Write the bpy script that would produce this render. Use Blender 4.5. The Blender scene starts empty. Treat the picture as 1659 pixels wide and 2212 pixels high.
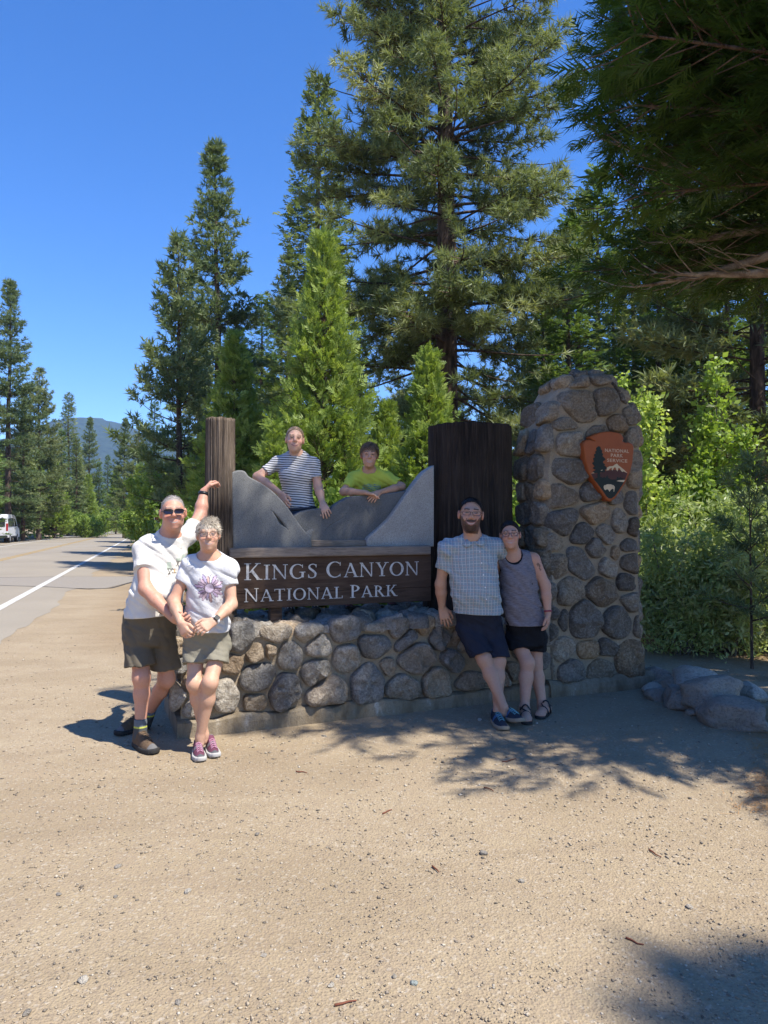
import bpy, bmesh, math, random
import numpy as np
from mathutils import Vector, Matrix

SC = bpy.context.scene
COL = SC.collection
random.seed(7)
rng = np.random.default_rng(7)

# ---------------------------------------------------------------- camera
FPX, CXP, CYP, HZ, CAMZ = 1560.0, 829.5, 1106.0, 1131.0, 1.6      # in units of a 1659 x 2212 picture
PITCH = math.atan((HZ - CYP) / FPX)
cam_d = bpy.data.cameras.new('camera')
cam_d.sensor_fit = 'VERTICAL'; cam_d.sensor_height = 24.0
cam_d.lens = FPX / 2212.0 * 24.0
cam_d.clip_start = 0.05; cam_d.clip_end = 20000
cam = bpy.data.objects.new('camera', cam_d); COL.objects.link(cam)
cam.location = (0, 0, CAMZ); cam.rotation_euler = (math.pi / 2 + PITCH, 0, 0)
SC.camera = cam

# ---------------------------------------------------------------- sky and sun
SUN = np.array([0.50, -0.36, 1.0]); SUN = SUN / np.linalg.norm(SUN)
w = bpy.data.worlds.new('World'); SC.world = w; w.use_nodes = True
wn = w.node_tree.nodes; wl = w.node_tree.links
bg = wn['Background']
sky = wn.new('ShaderNodeTexSky'); sky.sky_type = 'NISHITA'; sky.sun_disc = False
sky.sun_elevation = math.asin(SUN[2])
sky.sun_rotation = math.atan2(SUN[0], SUN[1])
sky.altitude = 1400; sky.air_density = 1.0; sky.dust_density = 0.2; sky.ozone_density = 4.0
hs = wn.new('ShaderNodeHueSaturation'); hs.inputs['Saturation'].default_value = 1.29; hs.inputs['Hue'].default_value = 0.510
wl.new(sky.outputs[0], hs.inputs['Color']); wl.new(hs.outputs[0], bg.inputs[0]); bg.inputs[1].default_value = 0.147
sd = bpy.data.lights.new('sun', 'SUN'); sd.energy = 4.7; sd.angle = math.radians(0.53); sd.color = (1.0, 0.955, 0.88)
so = bpy.data.objects.new('sun', sd); COL.objects.link(so)
so.rotation_euler = Vector((-SUN).tolist()).to_track_quat('-Z', 'Y').to_euler()
so.location = (20, -15, 40)
SC.view_settings.view_transform = 'Standard'; SC.view_settings.look = 'None'
SC.view_settings.exposure = 0.88; SC.view_settings.gamma = 1.0
SC.view_settings.use_curve_mapping = False
SC.cycles.max_bounces = 6; SC.cycles.diffuse_bounces = 4; SC.cycles.transmission_bounces = 4
SC.cycles.sample_clamp_indirect = 6.0
SC.cycles.use_denoising = True

def P(x, y, Y):
    """world point seen at picture position (x, y), at distance Y in front of the camera"""
    v = CYP - y; c, s = math.cos(PITCH), math.sin(PITCH)
    dy = FPX * c - v * s; dz = FPX * s + v * c
    k = Y / dy
    return np.array([(x - CXP) * k, Y, CAMZ + dz * k])

def G(x, y):
    """ground point seen at (x, y)"""
    v = CYP - y; c, s = math.cos(PITCH), math.sin(PITCH)
    dy = FPX * c - v * s; dz = FPX * s + v * c
    k = -CAMZ / dz
    return np.array([(x - CXP) * k, dy * k, 0.0])

# ---------------------------------------------------------------- object helpers
def link(o, parent=None):
    COL.objects.link(o)
    if parent is not None: o.parent = parent
    return o

def tag(o, label=None, cat=None, group=None, kind=None):
    if label: o['label'] = label
    if cat: o['category'] = cat
    if group: o['group'] = group
    if kind: o['kind'] = kind
    return o

def empty(name, loc=(0, 0, 0), rz=0.0):
    o = bpy.data.objects.new(name, None); o.empty_display_size = 0.2
    o.location = tuple(float(a) for a in loc); o.rotation_euler = (0, 0, rz)
    return link(o)

def mesh_np(name, V, F, mat=None, parent=None, smooth=False, col=None, tint=None, mats=None, midx=None):
    """V (n,3); F: (m,3) or (m,4) array or list of lists"""
    me = bpy.data.meshes.new(name)
    V = np.asarray(V, dtype=np.float32)
    if isinstance(F, np.ndarray):
        k = F.shape[1]; m = len(F)
        me.vertices.add(len(V)); me.vertices.foreach_set('co', V.ravel())
        me.loops.add(m * k); me.loops.foreach_set('vertex_index', F.astype(np.int32).ravel())
        me.polygons.add(m)
        me.polygons.foreach_set('loop_start', np.arange(0, m * k, k, dtype=np.int32))
        me.polygons.foreach_set('loop_total', np.full(m, k, dtype=np.int32))
    else:
        me.from_pydata([tuple(map(float, v)) for v in V], [], [list(map(int, f)) for f in F])
    if smooth:
        me.polygons.foreach_set('use_smooth', np.ones(len(me.polygons), dtype=bool))
    if col is not None:
        a = me.color_attributes.new('Col', 'FLOAT_COLOR', 'POINT')
        c4 = np.ones((len(V), 4), dtype=np.float32); c4[:, :3] = col
        a.data.foreach_set('color', c4.ravel())
    if tint is not None:
        a = me.attributes.new('tint', 'FLOAT', 'POINT')
        a.data.foreach_set('value', np.asarray(tint, dtype=np.float32))
    for mm in (mats or ([mat] if mat else [])): me.materials.append(mm)
    if midx is not None: me.polygons.foreach_set('material_index', np.asarray(midx, dtype=np.int32))
    me.update(calc_edges=True); me.validate(clean_customdata=False)
    o = bpy.data.objects.new(name, me)
    return link(o, parent)

class MB:
    """collects boxes, prisms and tubes into one mesh"""
    def __init__(s): s.v = []; s.f = []
    def add(s, V, F):
        n = len(s.v); s.v += [tuple(map(float, a)) for a in V]; s.f += [[i + n for i in f] for f in F]
    def box(s, lo, hi, M=None):
        x0, y0, z0 = lo; x1, y1, z1 = hi
        V = [(x0,y0,z0),(x1,y0,z0),(x1,y1,z0),(x0,y1,z0),(x0,y0,z1),(x1,y0,z1),(x1,y1,z1),(x0,y1,z1)]
        if M is not None: V = [tuple(M @ Vector(v)) for v in V]
        s.add(V, [(0,3,2,1),(4,5,6,7),(0,1,5,4),(1,2,6,5),(2,3,7,6),(3,0,4,7)])
    def prism(s, pts, h0, h1, fr):
        """pts 2-D outline; fr(a, b, h) -> 3-D"""
        n = len(pts)
        V = [fr(a, b, h0) for a, b in pts] + [fr(a, b, h1) for a, b in pts]
        F = [list(range(n))[::-1], list(range(n, 2 * n))] + [(i, (i + 1) % n, n + (i + 1) % n, n + i) for i in range(n)]
        s.add(V, F)
    def tube(s, pts, rad, n=6, caps=True):
        V, F = tube(np.array(pts, dtype=float), rad, n, caps); s.add(V, F)
    def build(s, name, mat, parent=None, smooth=False, bevel=0.0):
        o = mesh_np(name, np.array(s.v), s.f, mat, parent, smooth)
        if bevel:
            m = o.modifiers.new('bevel', 'BEVEL'); m.width = bevel; m.segments = 2; m.limit_method = 'ANGLE'
        return o

def tube(pts, rad, n=6, caps=True):
    pts = np.asarray(pts, dtype=float); k = len(pts)
    rad = np.broadcast_to(np.asarray(rad, dtype=float), (k,))
    d = np.gradient(pts, axis=0); d /= (np.linalg.norm(d, axis=1, keepdims=True) + 1e-9)
    up = np.array([0, 0, 1.0]) if abs(d[0, 2]) < 0.9 else np.array([1.0, 0, 0])
    V = []; a = np.cross(d[0], up)
    for i in range(k):
        a = a - d[i] * a.dot(d[i]); a /= np.linalg.norm(a) + 1e-9
        b = np.cross(d[i], a)
        th = np.arange(n) * 2 * math.pi / n
        V.append(pts[i] + rad[i] * (np.outer(np.cos(th), a) + np.outer(np.sin(th), b)))
    V = np.concatenate(V); F = []
    for i in range(k - 1):
        for j in range(n):
            F.append((i*n+j, i*n+(j+1) % n, (i+1)*n+(j+1) % n, (i+1)*n+j))
    if caps:
        F.append(tuple(range(n))[::-1]); F.append(tuple(range((k-1)*n, k*n)))
    return V, F

# ---------------------------------------------------------------- value noise (numpy)
_perm = np.random.default_rng(11).random((64, 64, 64)).astype(np.float32)
def vnoise(p):
    p = np.asarray(p, dtype=np.float32)
    i = np.floor(p).astype(np.int32); f = p - i; f = f * f * (3 - 2 * f)
    x0, y0, z0 = i[..., 0] & 63, i[..., 1] & 63, i[..., 2] & 63
    x1, y1, z1 = (x0 + 1) & 63, (y0 + 1) & 63, (z0 + 1) & 63
    fx, fy, fz = f[..., 0], f[..., 1], f[..., 2]
    def L(a, b, t): return a + (b - a) * t
    return L(L(L(_perm[x0, y0, z0], _perm[x1, y0, z0], fx), L(_perm[x0, y1, z0], _perm[x1, y1, z0], fx), fy),
             L(L(_perm[x0, y0, z1], _perm[x1, y0, z1], fx), L(_perm[x0, y1, z1], _perm[x1, y1, z1], fx), fy), fz) * 2 - 1
def fbm(p, o=3):
    s = 0; a = 0.5; p = np.asarray(p, dtype=np.float32)
    for k in range(o): s = s + a * vnoise(p * (2.03 ** k) + 17.3 * k); a *= 0.5
    return s

# ---------------------------------------------------------------- materials
class Mat:
    def __init__(s, name):
        s.m = bpy.data.materials.new(name); s.m.use_nodes = True
        s.n = s.m.node_tree.nodes; s.l = s.m.node_tree.links
        s.p = s.n['Principled BSDF']; s.out = s.n['Material Output']
        s.p.inputs['Roughness'].default_value = 0.85
        s.p.inputs['Specular IOR Level'].default_value = 0.25
    def coords(s, kind='Object', scale=(1, 1, 1), rot=(0, 0, 0)):
        tc = s.n.new('ShaderNodeTexCoord'); mp = s.n.new('ShaderNodeMapping')
        mp.inputs['Scale'].default_value = scale; mp.inputs['Rotation'].default_value = rot
        s.l.new(tc.outputs[kind], mp.inputs['Vector']); return mp.outputs[0]
    def geo(s): 
        g = s.n.new('ShaderNodeNewGeometry'); return g.outputs['Position']
    def scaled(s, vec, scale):
        mp = s.n.new('ShaderNodeMapping'); mp.inputs['Scale'].default_value = scale
        s.l.new(vec, mp.inputs['Vector']); return mp.outputs[0]
    def noise(s, vec, scale, detail=4, rough=0.6, dist=0.0):
        t = s.n.new('ShaderNodeTexNoise'); t.inputs['Scale'].default_value = scale
        t.inputs['Detail'].default_value = detail; t.inputs['Roughness'].default_value = rough
        t.inputs['Distortion'].default_value = dist
        if vec is not None: s.l.new(vec, t.inputs['Vector'])
        return t.outputs['Fac']
    def voronoi(s, vec, scale, out='Distance', feature='F1'):
        t = s.n.new('ShaderNodeTexVoronoi'); t.feature = feature; t.inputs['Scale'].default_value = scale
        if vec is not None: s.l.new(vec, t.inputs['Vector'])
        return t.outputs[out]
    def ramp(s, fac, stops, interp='LINEAR'):
        r = s.n.new('ShaderNodeValToRGB'); e = r.color_ramp.elements; r.color_ramp.interpolation = interp
        while len(e) > 1: e.remove(e[-1])
        e[0].position = stops[0][0]; e[0].color = (*stops[0][1], 1)
        for q, c in stops[1:]:
            n = e.new(q); n.color = (*c, 1)
        s.l.new(fac, r.inputs[0]); return r.outputs[0]
    def mix(s, fac, a, b, mode='MIX'):
        m = s.n.new('ShaderNodeMix'); m.data_type = 'RGBA'; m.blend_type = mode
        for sock, v in ((m.inputs['Factor'], fac), (m.inputs['A'], a), (m.inputs['B'], b)):
            if hasattr(v, 'node'): s.l.new(v, sock)
            elif isinstance(v, (int, float)): sock.default_value = v
            else: sock.default_value = (*v, 1)
        # RGBA sockets share names with other types: set explicitly
        return m.outputs['Result']
    def mixc(s, fac, a, b, mode='MIX'):
        m = s.n.new('ShaderNodeMix'); m.data_type = 'RGBA'; m.blend_type = mode
        socks = (m.inputs[0], m.inputs[6], m.inputs[7])
        for sock, v in zip(socks, (fac, a, b)):
            if hasattr(v, 'node'): s.l.new(v, sock)
            elif isinstance(v, (int, float)): sock.default_value = v
            else: sock.default_value = (*v, 1)
        return m.outputs[2]
    def math(s, op, a, b=None):
        m = s.n.new('ShaderNodeMath'); m.operation = op
        for i, v in enumerate((a, b)):
            if v is None: continue
            if hasattr(v, 'node'): s.l.new(v, m.inputs[i])
            else: m.inputs[i].default_value = v
        return m.outputs[0]
    def sep(s, vec):
        x = s.n.new('ShaderNodeSeparateXYZ'); s.l.new(vec, x.inputs[0]); return x.outputs
    def attr(s, name, out='Color'):
        a = s.n.new('ShaderNodeAttribute'); a.attribute_name = name; return a.outputs[out]
    def color(s, c):
        if hasattr(c, 'node'): s.l.new(c, s.p.inputs['Base Color'])
        else: s.p.inputs['Base Color'].default_value = (*c, 1)
        return s
    def rough(s, r): 
        if hasattr(r, 'node'): s.l.new(r, s.p.inputs['Roughness'])
        else: s.p.inputs['Roughness'].default_value = r
        return s
    def bump(s, h, dist=0.01, strength=1.0):
        b = s.n.new('ShaderNodeBump'); b.inputs['Distance'].default_value = dist; b.inputs['Strength'].default_value = strength
        s.l.new(h, b.inputs['Height']); s.l.new(b.outputs[0], s.p.inputs['Normal']); return s

def plain(name, c, rough=0.7, spec=0.3, metal=0.0):
    m = Mat(name); m.color(c); m.rough(rough); m.p.inputs['Specular IOR Level'].default_value = spec
    m.p.inputs['Metallic'].default_value = metal
    return m.m
# ================================================================ THE SETTING
def mat_dirt():
    m = Mat('dirt'); g = m.geo()
    big = m.noise(g, 0.45, 5, 0.6); mid = m.noise(g, 3.5, 5, 0.65); fine = m.noise(g, 60, 4, 0.7); grit = m.voronoi(g, 75, 'Color')
    c = m.ramp(big, [(0.28, (0.285, 0.217, 0.131)), (0.5, (0.352, 0.275, 0.170)), (0.70, (0.395, 0.318, 0.210))])
    c = m.mixc(m.ramp(mid, [(0.35, (0, 0, 0)), (0.7, (1, 1, 1))]), c, (0.325, 0.248, 0.155))
    gs = m.n.new('ShaderNodeSeparateColor'); m.l.new(grit, gs.inputs[0])
    c = m.mixc(m.ramp(gs.outputs[0], [(0.0, (0.5, 0.5, 0.5)), (0.12, (0, 0, 0)), (0.9, (0, 0, 0)), (1.0, (0.0, 0.0, 0.0))]), c, (0.16, 0.125, 0.095))
    c = m.mixc(m.ramp(gs.outputs[1], [(0.86, (0, 0, 0)), (0.97, (0.6, 0.6, 0.6))]), c, (0.46, 0.40, 0.31))
    trk = m.noise(m.scaled(g, (0.55, 1.6, 1)), 1.1, 4, 0.6, 0.8)
    c = m.mixc(m.ramp(trk, [(0.40, (0.55, 0.55, 0.55)), (0.55, (0, 0, 0))]), c, m.mixc(1.0, c, (0.80, 0.78, 0.75), 'MULTIPLY'))
    c = m.mixc(m.ramp(fine, [(0.35, (0.55, 0.55, 0.55)), (0.6, (0, 0, 0))]), c, (0.25, 0.19, 0.135))
    # needle litter and duff away from the pull-out
    x, y, z = m.sep(g)
    duff = m.ramp(m.math('ADD', m.math('MULTIPLY', m.math('SUBTRACT', x, 3.3), 0.33), m.math('MULTIPLY', m.math('SUBTRACT', m.noise(g, 1.3, 6, 0.75), 0.5), 2.4)), [(0.0, (0, 0, 0)), (0.55, (1, 1, 1))])
    far = m.ramp(m.math('MULTIPLY', m.math('SUBTRACT', y, 8.2), 0.5), [(0.0, (0, 0, 0)), (1.0, (1, 1, 1))])
    farx = m.ramp(m.math('MULTIPLY', m.math('ADD', x, m.math('ADD', m.math('MULTIPLY', y, 0.317), 1.2)), 0.5), [(0, (0, 0, 0)), (1, (1, 1, 1))])
    duffc = m.ramp(fine, [(0.3, (0.10, 0.062, 0.030)), (0.55, (0.24, 0.145, 0.07)), (0.8, (0.34, 0.23, 0.12))])
    c = m.mixc(m.mixc(0.75, (0, 0, 0), duff), c, duffc)
    c = m.mixc(m.mixc(1.0, far, farx, 'MULTIPLY'), c, duffc)
    m.color(c).rough(0.95)
    h = m.math('ADD', m.math('MULTIPLY', fine, 0.6), m.math('MULTIPLY', m.voronoi(g, 90), 0.5))
    h = m.math('ADD', h, m.math('MULTIPLY', mid, 1.2))
    m.bump(h, 0.011, 0.85); return m.m

def axis_pts(lo, hi, c, dmin, n):
    t = np.linspace(-1, 1, n); k = 5.5
    s = np.sinh(k * t) / np.sinh(k)
    return np.where(s < 0, c + (c - lo) * s, c + (hi - c) * s)

ROAD_D = np.array([-0.3022, 0.9532]); ROAD_D /= np.linalg.norm(ROAD_D)
ROAD_N = np.array([ROAD_D[1], -ROAD_D[0]])            # to the right of the road
ROAD_O = np.array([-7.235, 13.57])                    # on the right edge line
def road_xy(a, b): return ROAD_O + ROAD_D * a + ROAD_N * b
def road_b(x, y): return (x - ROAD_O[0]) * ROAD_N[0] + (y - ROAD_O[1]) * ROAD_N[1]

def ground_z(x, y):
    x = np.asarray(x, float); y = np.asarray(y, float)
    b = road_b(x, y)
    near = np.clip(1 - np.hypot(x, y - 6) / 30, 0, 1) * np.clip((b - 1.6) / 2, 0, 1)
    z = 0.020 * near * fbm(np.stack([x * 0.9, y * 0.9, x * 0 + 3], -1), 3) + 0.006 * near * fbm(np.stack([x * 5, y * 5, x * 0 + 9], -1), 2)
    lb = np.clip(-(b + 10.8), 0, None)                       # bank beyond the left shoulder
    z = z + np.minimum(0.42 * lb, 6 + 0.12 * lb) + np.clip(lb, 0, 1) * 0.35 * fbm(np.stack([x * 0.4, y * 0.4, x * 0], -1), 3)
    return z

xs = axis_pts(-900, 900, 0.3, 0, 230); ys = axis_pts(-60, 2600, 5.0, 0, 230)
GX, GY = np.meshgrid(xs, ys, indexing='ij'); GZ = ground_z(GX, GY)
V = np.stack([GX, GY, GZ], -1).reshape(-1, 3); nI, nJ = GX.shape
I, J = np.meshgrid(np.arange(nI - 1), np.arange(nJ - 1), indexing='ij'); a = (I * nJ + J).ravel()
ground = mesh_np('ground', V, np.stack([a, a + nJ, a + nJ + 1, a + 1], -1), mat_dirt(), smooth=True)
tag(ground, 'dusty tan gravel pull-out and forest floor', None, None, 'structure')

# --- road
def mat_asphalt():
    m = Mat('asphalt'); g = m.geo()
    a = m.noise(g, 0.25, 5, 0.6); b = m.noise(g, 40, 4, 0.7); v = m.voronoi(g, 60, 'Color')
    c = m.ramp(a, [(0.3, (0.255, 0.218, 0.165)), (0.7, (0.32, 0.278, 0.212))])
    c = m.mixc(m.ramp(b, [(0.35, (0.6, 0.6, 0.6)), (0.6, (0, 0, 0))]), c, (0.22, 0.19, 0.155))
    m.color(c).rough(0.9); m.bump(b, 0.006, 0.7); return m.m
def strip(name, a0, a1, b0, b1, z, mat, n=40, wob=0.0, kind='structure', label=None, parent=None):
    A = np.concatenate([np.linspace(a0, min(a1, a0 + 60), n), np.linspace(min(a1, a0 + 60), a1, n)[1:]]) if a1 - a0 > 60 else np.linspace(a0, a1, n)
    V = []
    for q in A:
        w0 = wob * fbm(np.array([q * 0.7, 1.0, 0.5]), 4); w1 = wob * fbm(np.array([q * 0.7, 7.0, 2.5]), 4)
        # slow right-hand curve far away
        e = 0.0005 * max(0, q - 70) ** 2
        for bb in (b0 + w0, b1 + w1):
            p = road_xy(q, bb + e); V.append((p[0], p[1], z))
    k = len(A); F = np.array([(2*i, 2*i+1, 2*i+3, 2*i+2) for i in range(k - 1)])
    o = mesh_np(name, V, F, mat, parent)
    if parent is None: tag(o, label, None, None, kind)
    return o
road = strip('road', -25, 260, -8.6, 0.95, 0.004, mat_asphalt(), 260, 0.45, label='pale sun-bleached two-lane asphalt road')
def mat_paint(name, c):
    m = Mat(name); g = m.geo(); n = m.noise(g, 18, 5, 0.7)
    m.color(m.mixc(m.ramp(n, [(0.36, (1, 1, 1)), (0.5, (0, 0, 0))]), c, (0.27, 0.235, 0.2))).rough(0.8); return m.m
wp = mat_paint('white_paint', (0.56, 0.545, 0.50)); yp = mat_paint('yellow_paint', (0.36, 0.22, 0.045))
strip('edge_line', -25, 260, -0.07, 0.09, 0.008, wp, 80, 0, parent=road)
strip('edge_line', -25, 260, -7.42, -7.28, 0.008, wp, 80, 0, parent=road)
strip('centre_line', -25, 260, -3.82, -3.70, 0.008, yp, 80, 0, parent=road)
strip('centre_line', -25, 260, -3.58, -3.46, 0.008, yp, 80, 0, parent=road)
def mat_patch():
    m = Mat('asphalt_patch'); g = m.geo(); b = m.noise(g, 30, 4, 0.7)
    m.color(m.ramp(b, [(0.3, (0.20, 0.175, 0.145)), (0.7, (0.30, 0.265, 0.215))])).rough(0.9); return m.m
# repaired trench across the lane and its tarred edges
def ground_poly(name, pts, z, mat, parent):
    V = [(*G(x, y)[:2], z) for x, y in pts]
    return mesh_np(name, V, [list(range(len(V)))], mat, parent)
pm = mat_patch(); tar = plain('tar', (0.06, 0.055, 0.05), 0.8)
ground_poly('asphalt_patch', [(-260, 1252), (0, 1248), (120, 1246), (215, 1246), (330, 1245), (300, 1253), (262, 1263), (225, 1272), (160, 1271), (90, 1267), (0, 1265), (-260, 1266)], 0.0065, pm, road)
def tarline(pts, w0, z=0.0075):
    q = np.array([G(x, y)[:2] for x, y in pts]); Q = []
    t = np.linspace(0, len(q) - 1, 60); qx = np.interp(t, np.arange(len(q)), q[:, 0]); qy = np.interp(t, np.arange(len(q)), q[:, 1])
    q = np.stack([qx, qy], -1); q += 0.03 * np.stack([fbm(np.stack([t * 3, t * 0, t * 0 + 2], -1)), fbm(np.stack([t * 3, t * 0 + 5, t * 0], -1))], -1)
    d = np.gradient(q, axis=0); d /= np.linalg.norm(d, axis=1, keepdims=True) + 1e-9
    n = np.stack([-d[:, 1], d[:, 0]], -1); ww = w0 * (0.6 + 0.8 * np.abs(fbm(np.stack([t * 2.1, t * 0, t * 0], -1))))[:, None]
    V = np.concatenate([np.c_[q + n * ww, np.full(60, z)], np.c_[q - n * ww, np.full(60, z)]])
    F = np.array([(i, i + 1, 61 + i, 60 + i) for i in range(59)])
    mesh_np('tar_seam', V, F, tar, road)
tarline([(-200, 1252), (0, 1248), (140, 1246)], 0.045)
tarline([(140, 1246), (215, 1246), (320, 1245)], 0.012)
tarline([(-200, 1266), (0, 1265), (100, 1268), (190, 1273)], 0.04)
tarline([(190, 1273), (240, 1271), (290, 1257), (370, 1244)], 0.05)

# --- far mountain
def mat_mountain():
    m = Mat('mountain_forest'); g = m.geo()
    n = m.noise(g, 0.012, 5, 0.7); f = m.noise(g, 0.05, 4, 0.7)
    c = m.ramp(f, [(0.35, (0.010, 0.020, 0.013)), (0.6, (0.03, 0.05, 0.03))])
    c = m.mixc(m.ramp(n, [(0.64, (0, 0, 0)), (0.72, (1, 1, 1))]), c, (0.14, 0.115, 0.085))
    m.color(c).rough(1.0); return m.m
mx = np.linspace(-2300, 1500, 260); my = np.linspace(0, 1, 40)
MX, MY = np.meshgrid(mx, my, indexing='ij')
ridge = 200 + 130 * np.exp(-((MX + 905) / 190) ** 2) + 70 * np.exp(-((MX + 500) / 250) ** 2) + 45 * fbm(np.stack([MX / 260, MX * 0, MX * 0], -1), 4)
MZ = ridge * np.sin(MY * math.pi * 0.55) ** 0.9 + (MY > 0.04) * (14 * fbm(np.stack([MX / 70, MY * 9, MX * 0], -1), 4) + 9 * np.abs(vnoise(np.stack([MX / 15, MY * 40, MX * 0], -1))))
MYY = 1500 + MY * 950
V = np.stack([MX, MYY, MZ - 3], -1).reshape(-1, 3); nI, nJ = MX.shape
I, J = np.meshgrid(np.arange(nI - 1), np.arange(nJ - 1), indexing='ij'); a = (I * nJ + J).ravel()
mountain = mesh_np('mountain', V, np.stack([a, a + nJ, a + nJ + 1, a + 1], -1), mat_mountain())
tag(mountain, 'distant forested mountain ridge at the end of the road', None, None, 'structure')
# ================================================================ STONE WALL, TOWER AND SIGN
WO = np.array([-1.55, 5.44]); WU = np.array([0.925, 0.380]); WU /= np.linalg.norm(WU); WB = np.array([-WU[1], WU[0]])
def W(t, s, z):
    p = WO + WU * t + WB * s; return np.array([p[0], p[1], z])
def wpix(x, y, s=0.0):
    """(t, z) on the plane s of the wall where picture point (x, y) meets it"""
    a = P(x, y, 1.0); d = a - np.array([0, 0, CAMZ]); k = (s + WO.dot(WB)) / d[:2].dot(WB)
    q = np.array([0, 0, CAMZ]) + d * k
    return float((q[:2] - WO).dot(WU)), float(q[2])

def mat_stone():
    m = Mat('granite_stone'); g = m.geo(); base = m.attr('Col')
    n = m.noise(g, 9, 6, 0.7, 0.6); f = m.noise(g, 48, 4, 0.8); v = m.noise(m.scaled(g, (3.0, 3.0, 14.0)), 2.2, 6, 0.7, 2.5)
    c = m.mixc(m.ramp(n, [(0.36, (0.95, 0.95, 0.95)), (0.58, (0, 0, 0))]), base, m.mixc(1.0, base, (0.62, 0.58, 0.53), 'MULTIPLY'))
    c = m.mixc(m.ramp(f, [(0.40, (0.75, 0.75, 0.75)), (0.55, (0, 0, 0))]), c, m.mixc(1.0, base, (0.42, 0.39, 0.36), 'MULTIPLY'))
    c = m.mixc(m.ramp(f, [(0.58, (0, 0, 0)), (0.74, (0.6, 0.6, 0.6))]), c, (0.50, 0.48, 0.44))
    c = m.mixc(m.ramp(v, [(0.62, (0, 0, 0)), (0.70, (0.55, 0.55, 0.55))]), c, (0.42, 0.40, 0.37))
    m.color(c).rough(0.86)
    h = m.math('ADD', n, m.math('MULTIPLY', f, 0.35)); m.bump(h, 0.05, 1.0); return m.m
def mat_mortar():
    m = Mat('mortar'); g = m.geo(); n = m.noise(g, 5, 5, 0.6); f = m.noise(g, 90, 3, 0.7)
    c = m.ramp(n, [(0.3, (0.28, 0.215, 0.14)), (0.7, (0.40, 0.32, 0.22))])
    c = m.mixc(m.ramp(f, [(0.35, (0.6, 0.6, 0.6)), (0.55, (0, 0, 0))]), c, (0.2, 0.165, 0.12))
    m.color(c).rough(0.95); m.bump(m.math('ADD', m.math('MULTIPLY', n, 2.0), m.math('MULTIPLY', f, 0.4)), 0.02, 0.9); return m.m
def mat_footing():
    m = Mat('footing_concrete'); g = m.geo(); x, y, z = m.sep(g)
    n = m.noise(m.scaled(g, (1, 1, 0.35)), 7, 5, 0.65); f = m.noise(g, 80, 3, 0.7)
    c = m.ramp(n, [(0.34, (0.13, 0.095, 0.055)), (0.5, (0.235, 0.185, 0.12)), (0.62, (0.28, 0.23, 0.16)), (0.70, (0.46, 0.42, 0.35))])
    c = m.mixc(m.ramp(f, [(0.35, (0.5, 0.5, 0.5)), (0.55, (0, 0, 0))]), c, (0.16, 0.13, 0.1))
    m.color(c).rough(0.95); m.bump(m.math('ADD', n, m.math('MULTIPLY', f, 0.4)), 0.02, 0.8); return m.m
M_STONE = mat_stone(); M_MORT = mat_mortar(); M_FOOT = mat_footing()
STONE_COLS = [(0.355, 0.32, 0.265), (0.42, 0.375, 0.305), (0.28, 0.26, 0.23), (0.39, 0.33, 0.25), (0.31, 0.295, 0.27), (0.46, 0.41, 0.335), (0.30, 0.255, 0.20), (0.23, 0.215, 0.195)]

def stone_outlines(stones, gap=0.024, grow=1.10, N=30):
    """stones: (a, b, w, h, angle deg); outlines as radial profiles clipped against the neighbours"""
    out = []
    th = np.arange(N) * 2 * math.pi / N
    def rad(st, t):
        a, b, w_, h_, an = st; q = t - math.radians(an)
        p = 3.4; return grow * 0.5 / ((np.abs(np.cos(q)) / w_) ** p + (np.abs(np.sin(q)) / h_) ** p) ** (1 / p)
    for i, st in enumerate(stones):
        r = rad(st, th) * (1 + 0.22 * fbm(np.stack([np.cos(th) * 1.3 + i * 7.1, np.sin(th) * 1.3, th * 0 + i], -1), 2))
        for j, sj in enumerate(stones):
            if i == j: continue
            D = np.array([sj[0] - st[0], sj[1] - st[1]]); L = np.hypot(*D)
            if L > 1.5 * (max(st[2:4]) + max(sj[2:4])) or L < 1e-6: continue
            an = math.atan2(D[1], D[0])
            ri = float(rad(st, np.array(an))); rj = float(rad(sj, np.array(an + math.pi)))
            lim = L * ri / (ri + rj) - gap / 2
            c = np.cos(th - an); ok = c > 0.12
            r = np.where(ok, np.minimum(r, lim / np.maximum(c, 0.12)), r)
        r = np.maximum(r, 0.015)
        for _ in range(1): r = 0.25 * np.roll(r, 1) + 0.5 * r + 0.25 * np.roll(r, -1)
        out.append((th, r))
    return out

def facet(q):
    """creased noise: flat planes meeting at ridges"""
    return np.maximum(1.0 - 2.6 * np.abs(vnoise(q)), -0.25)

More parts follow.
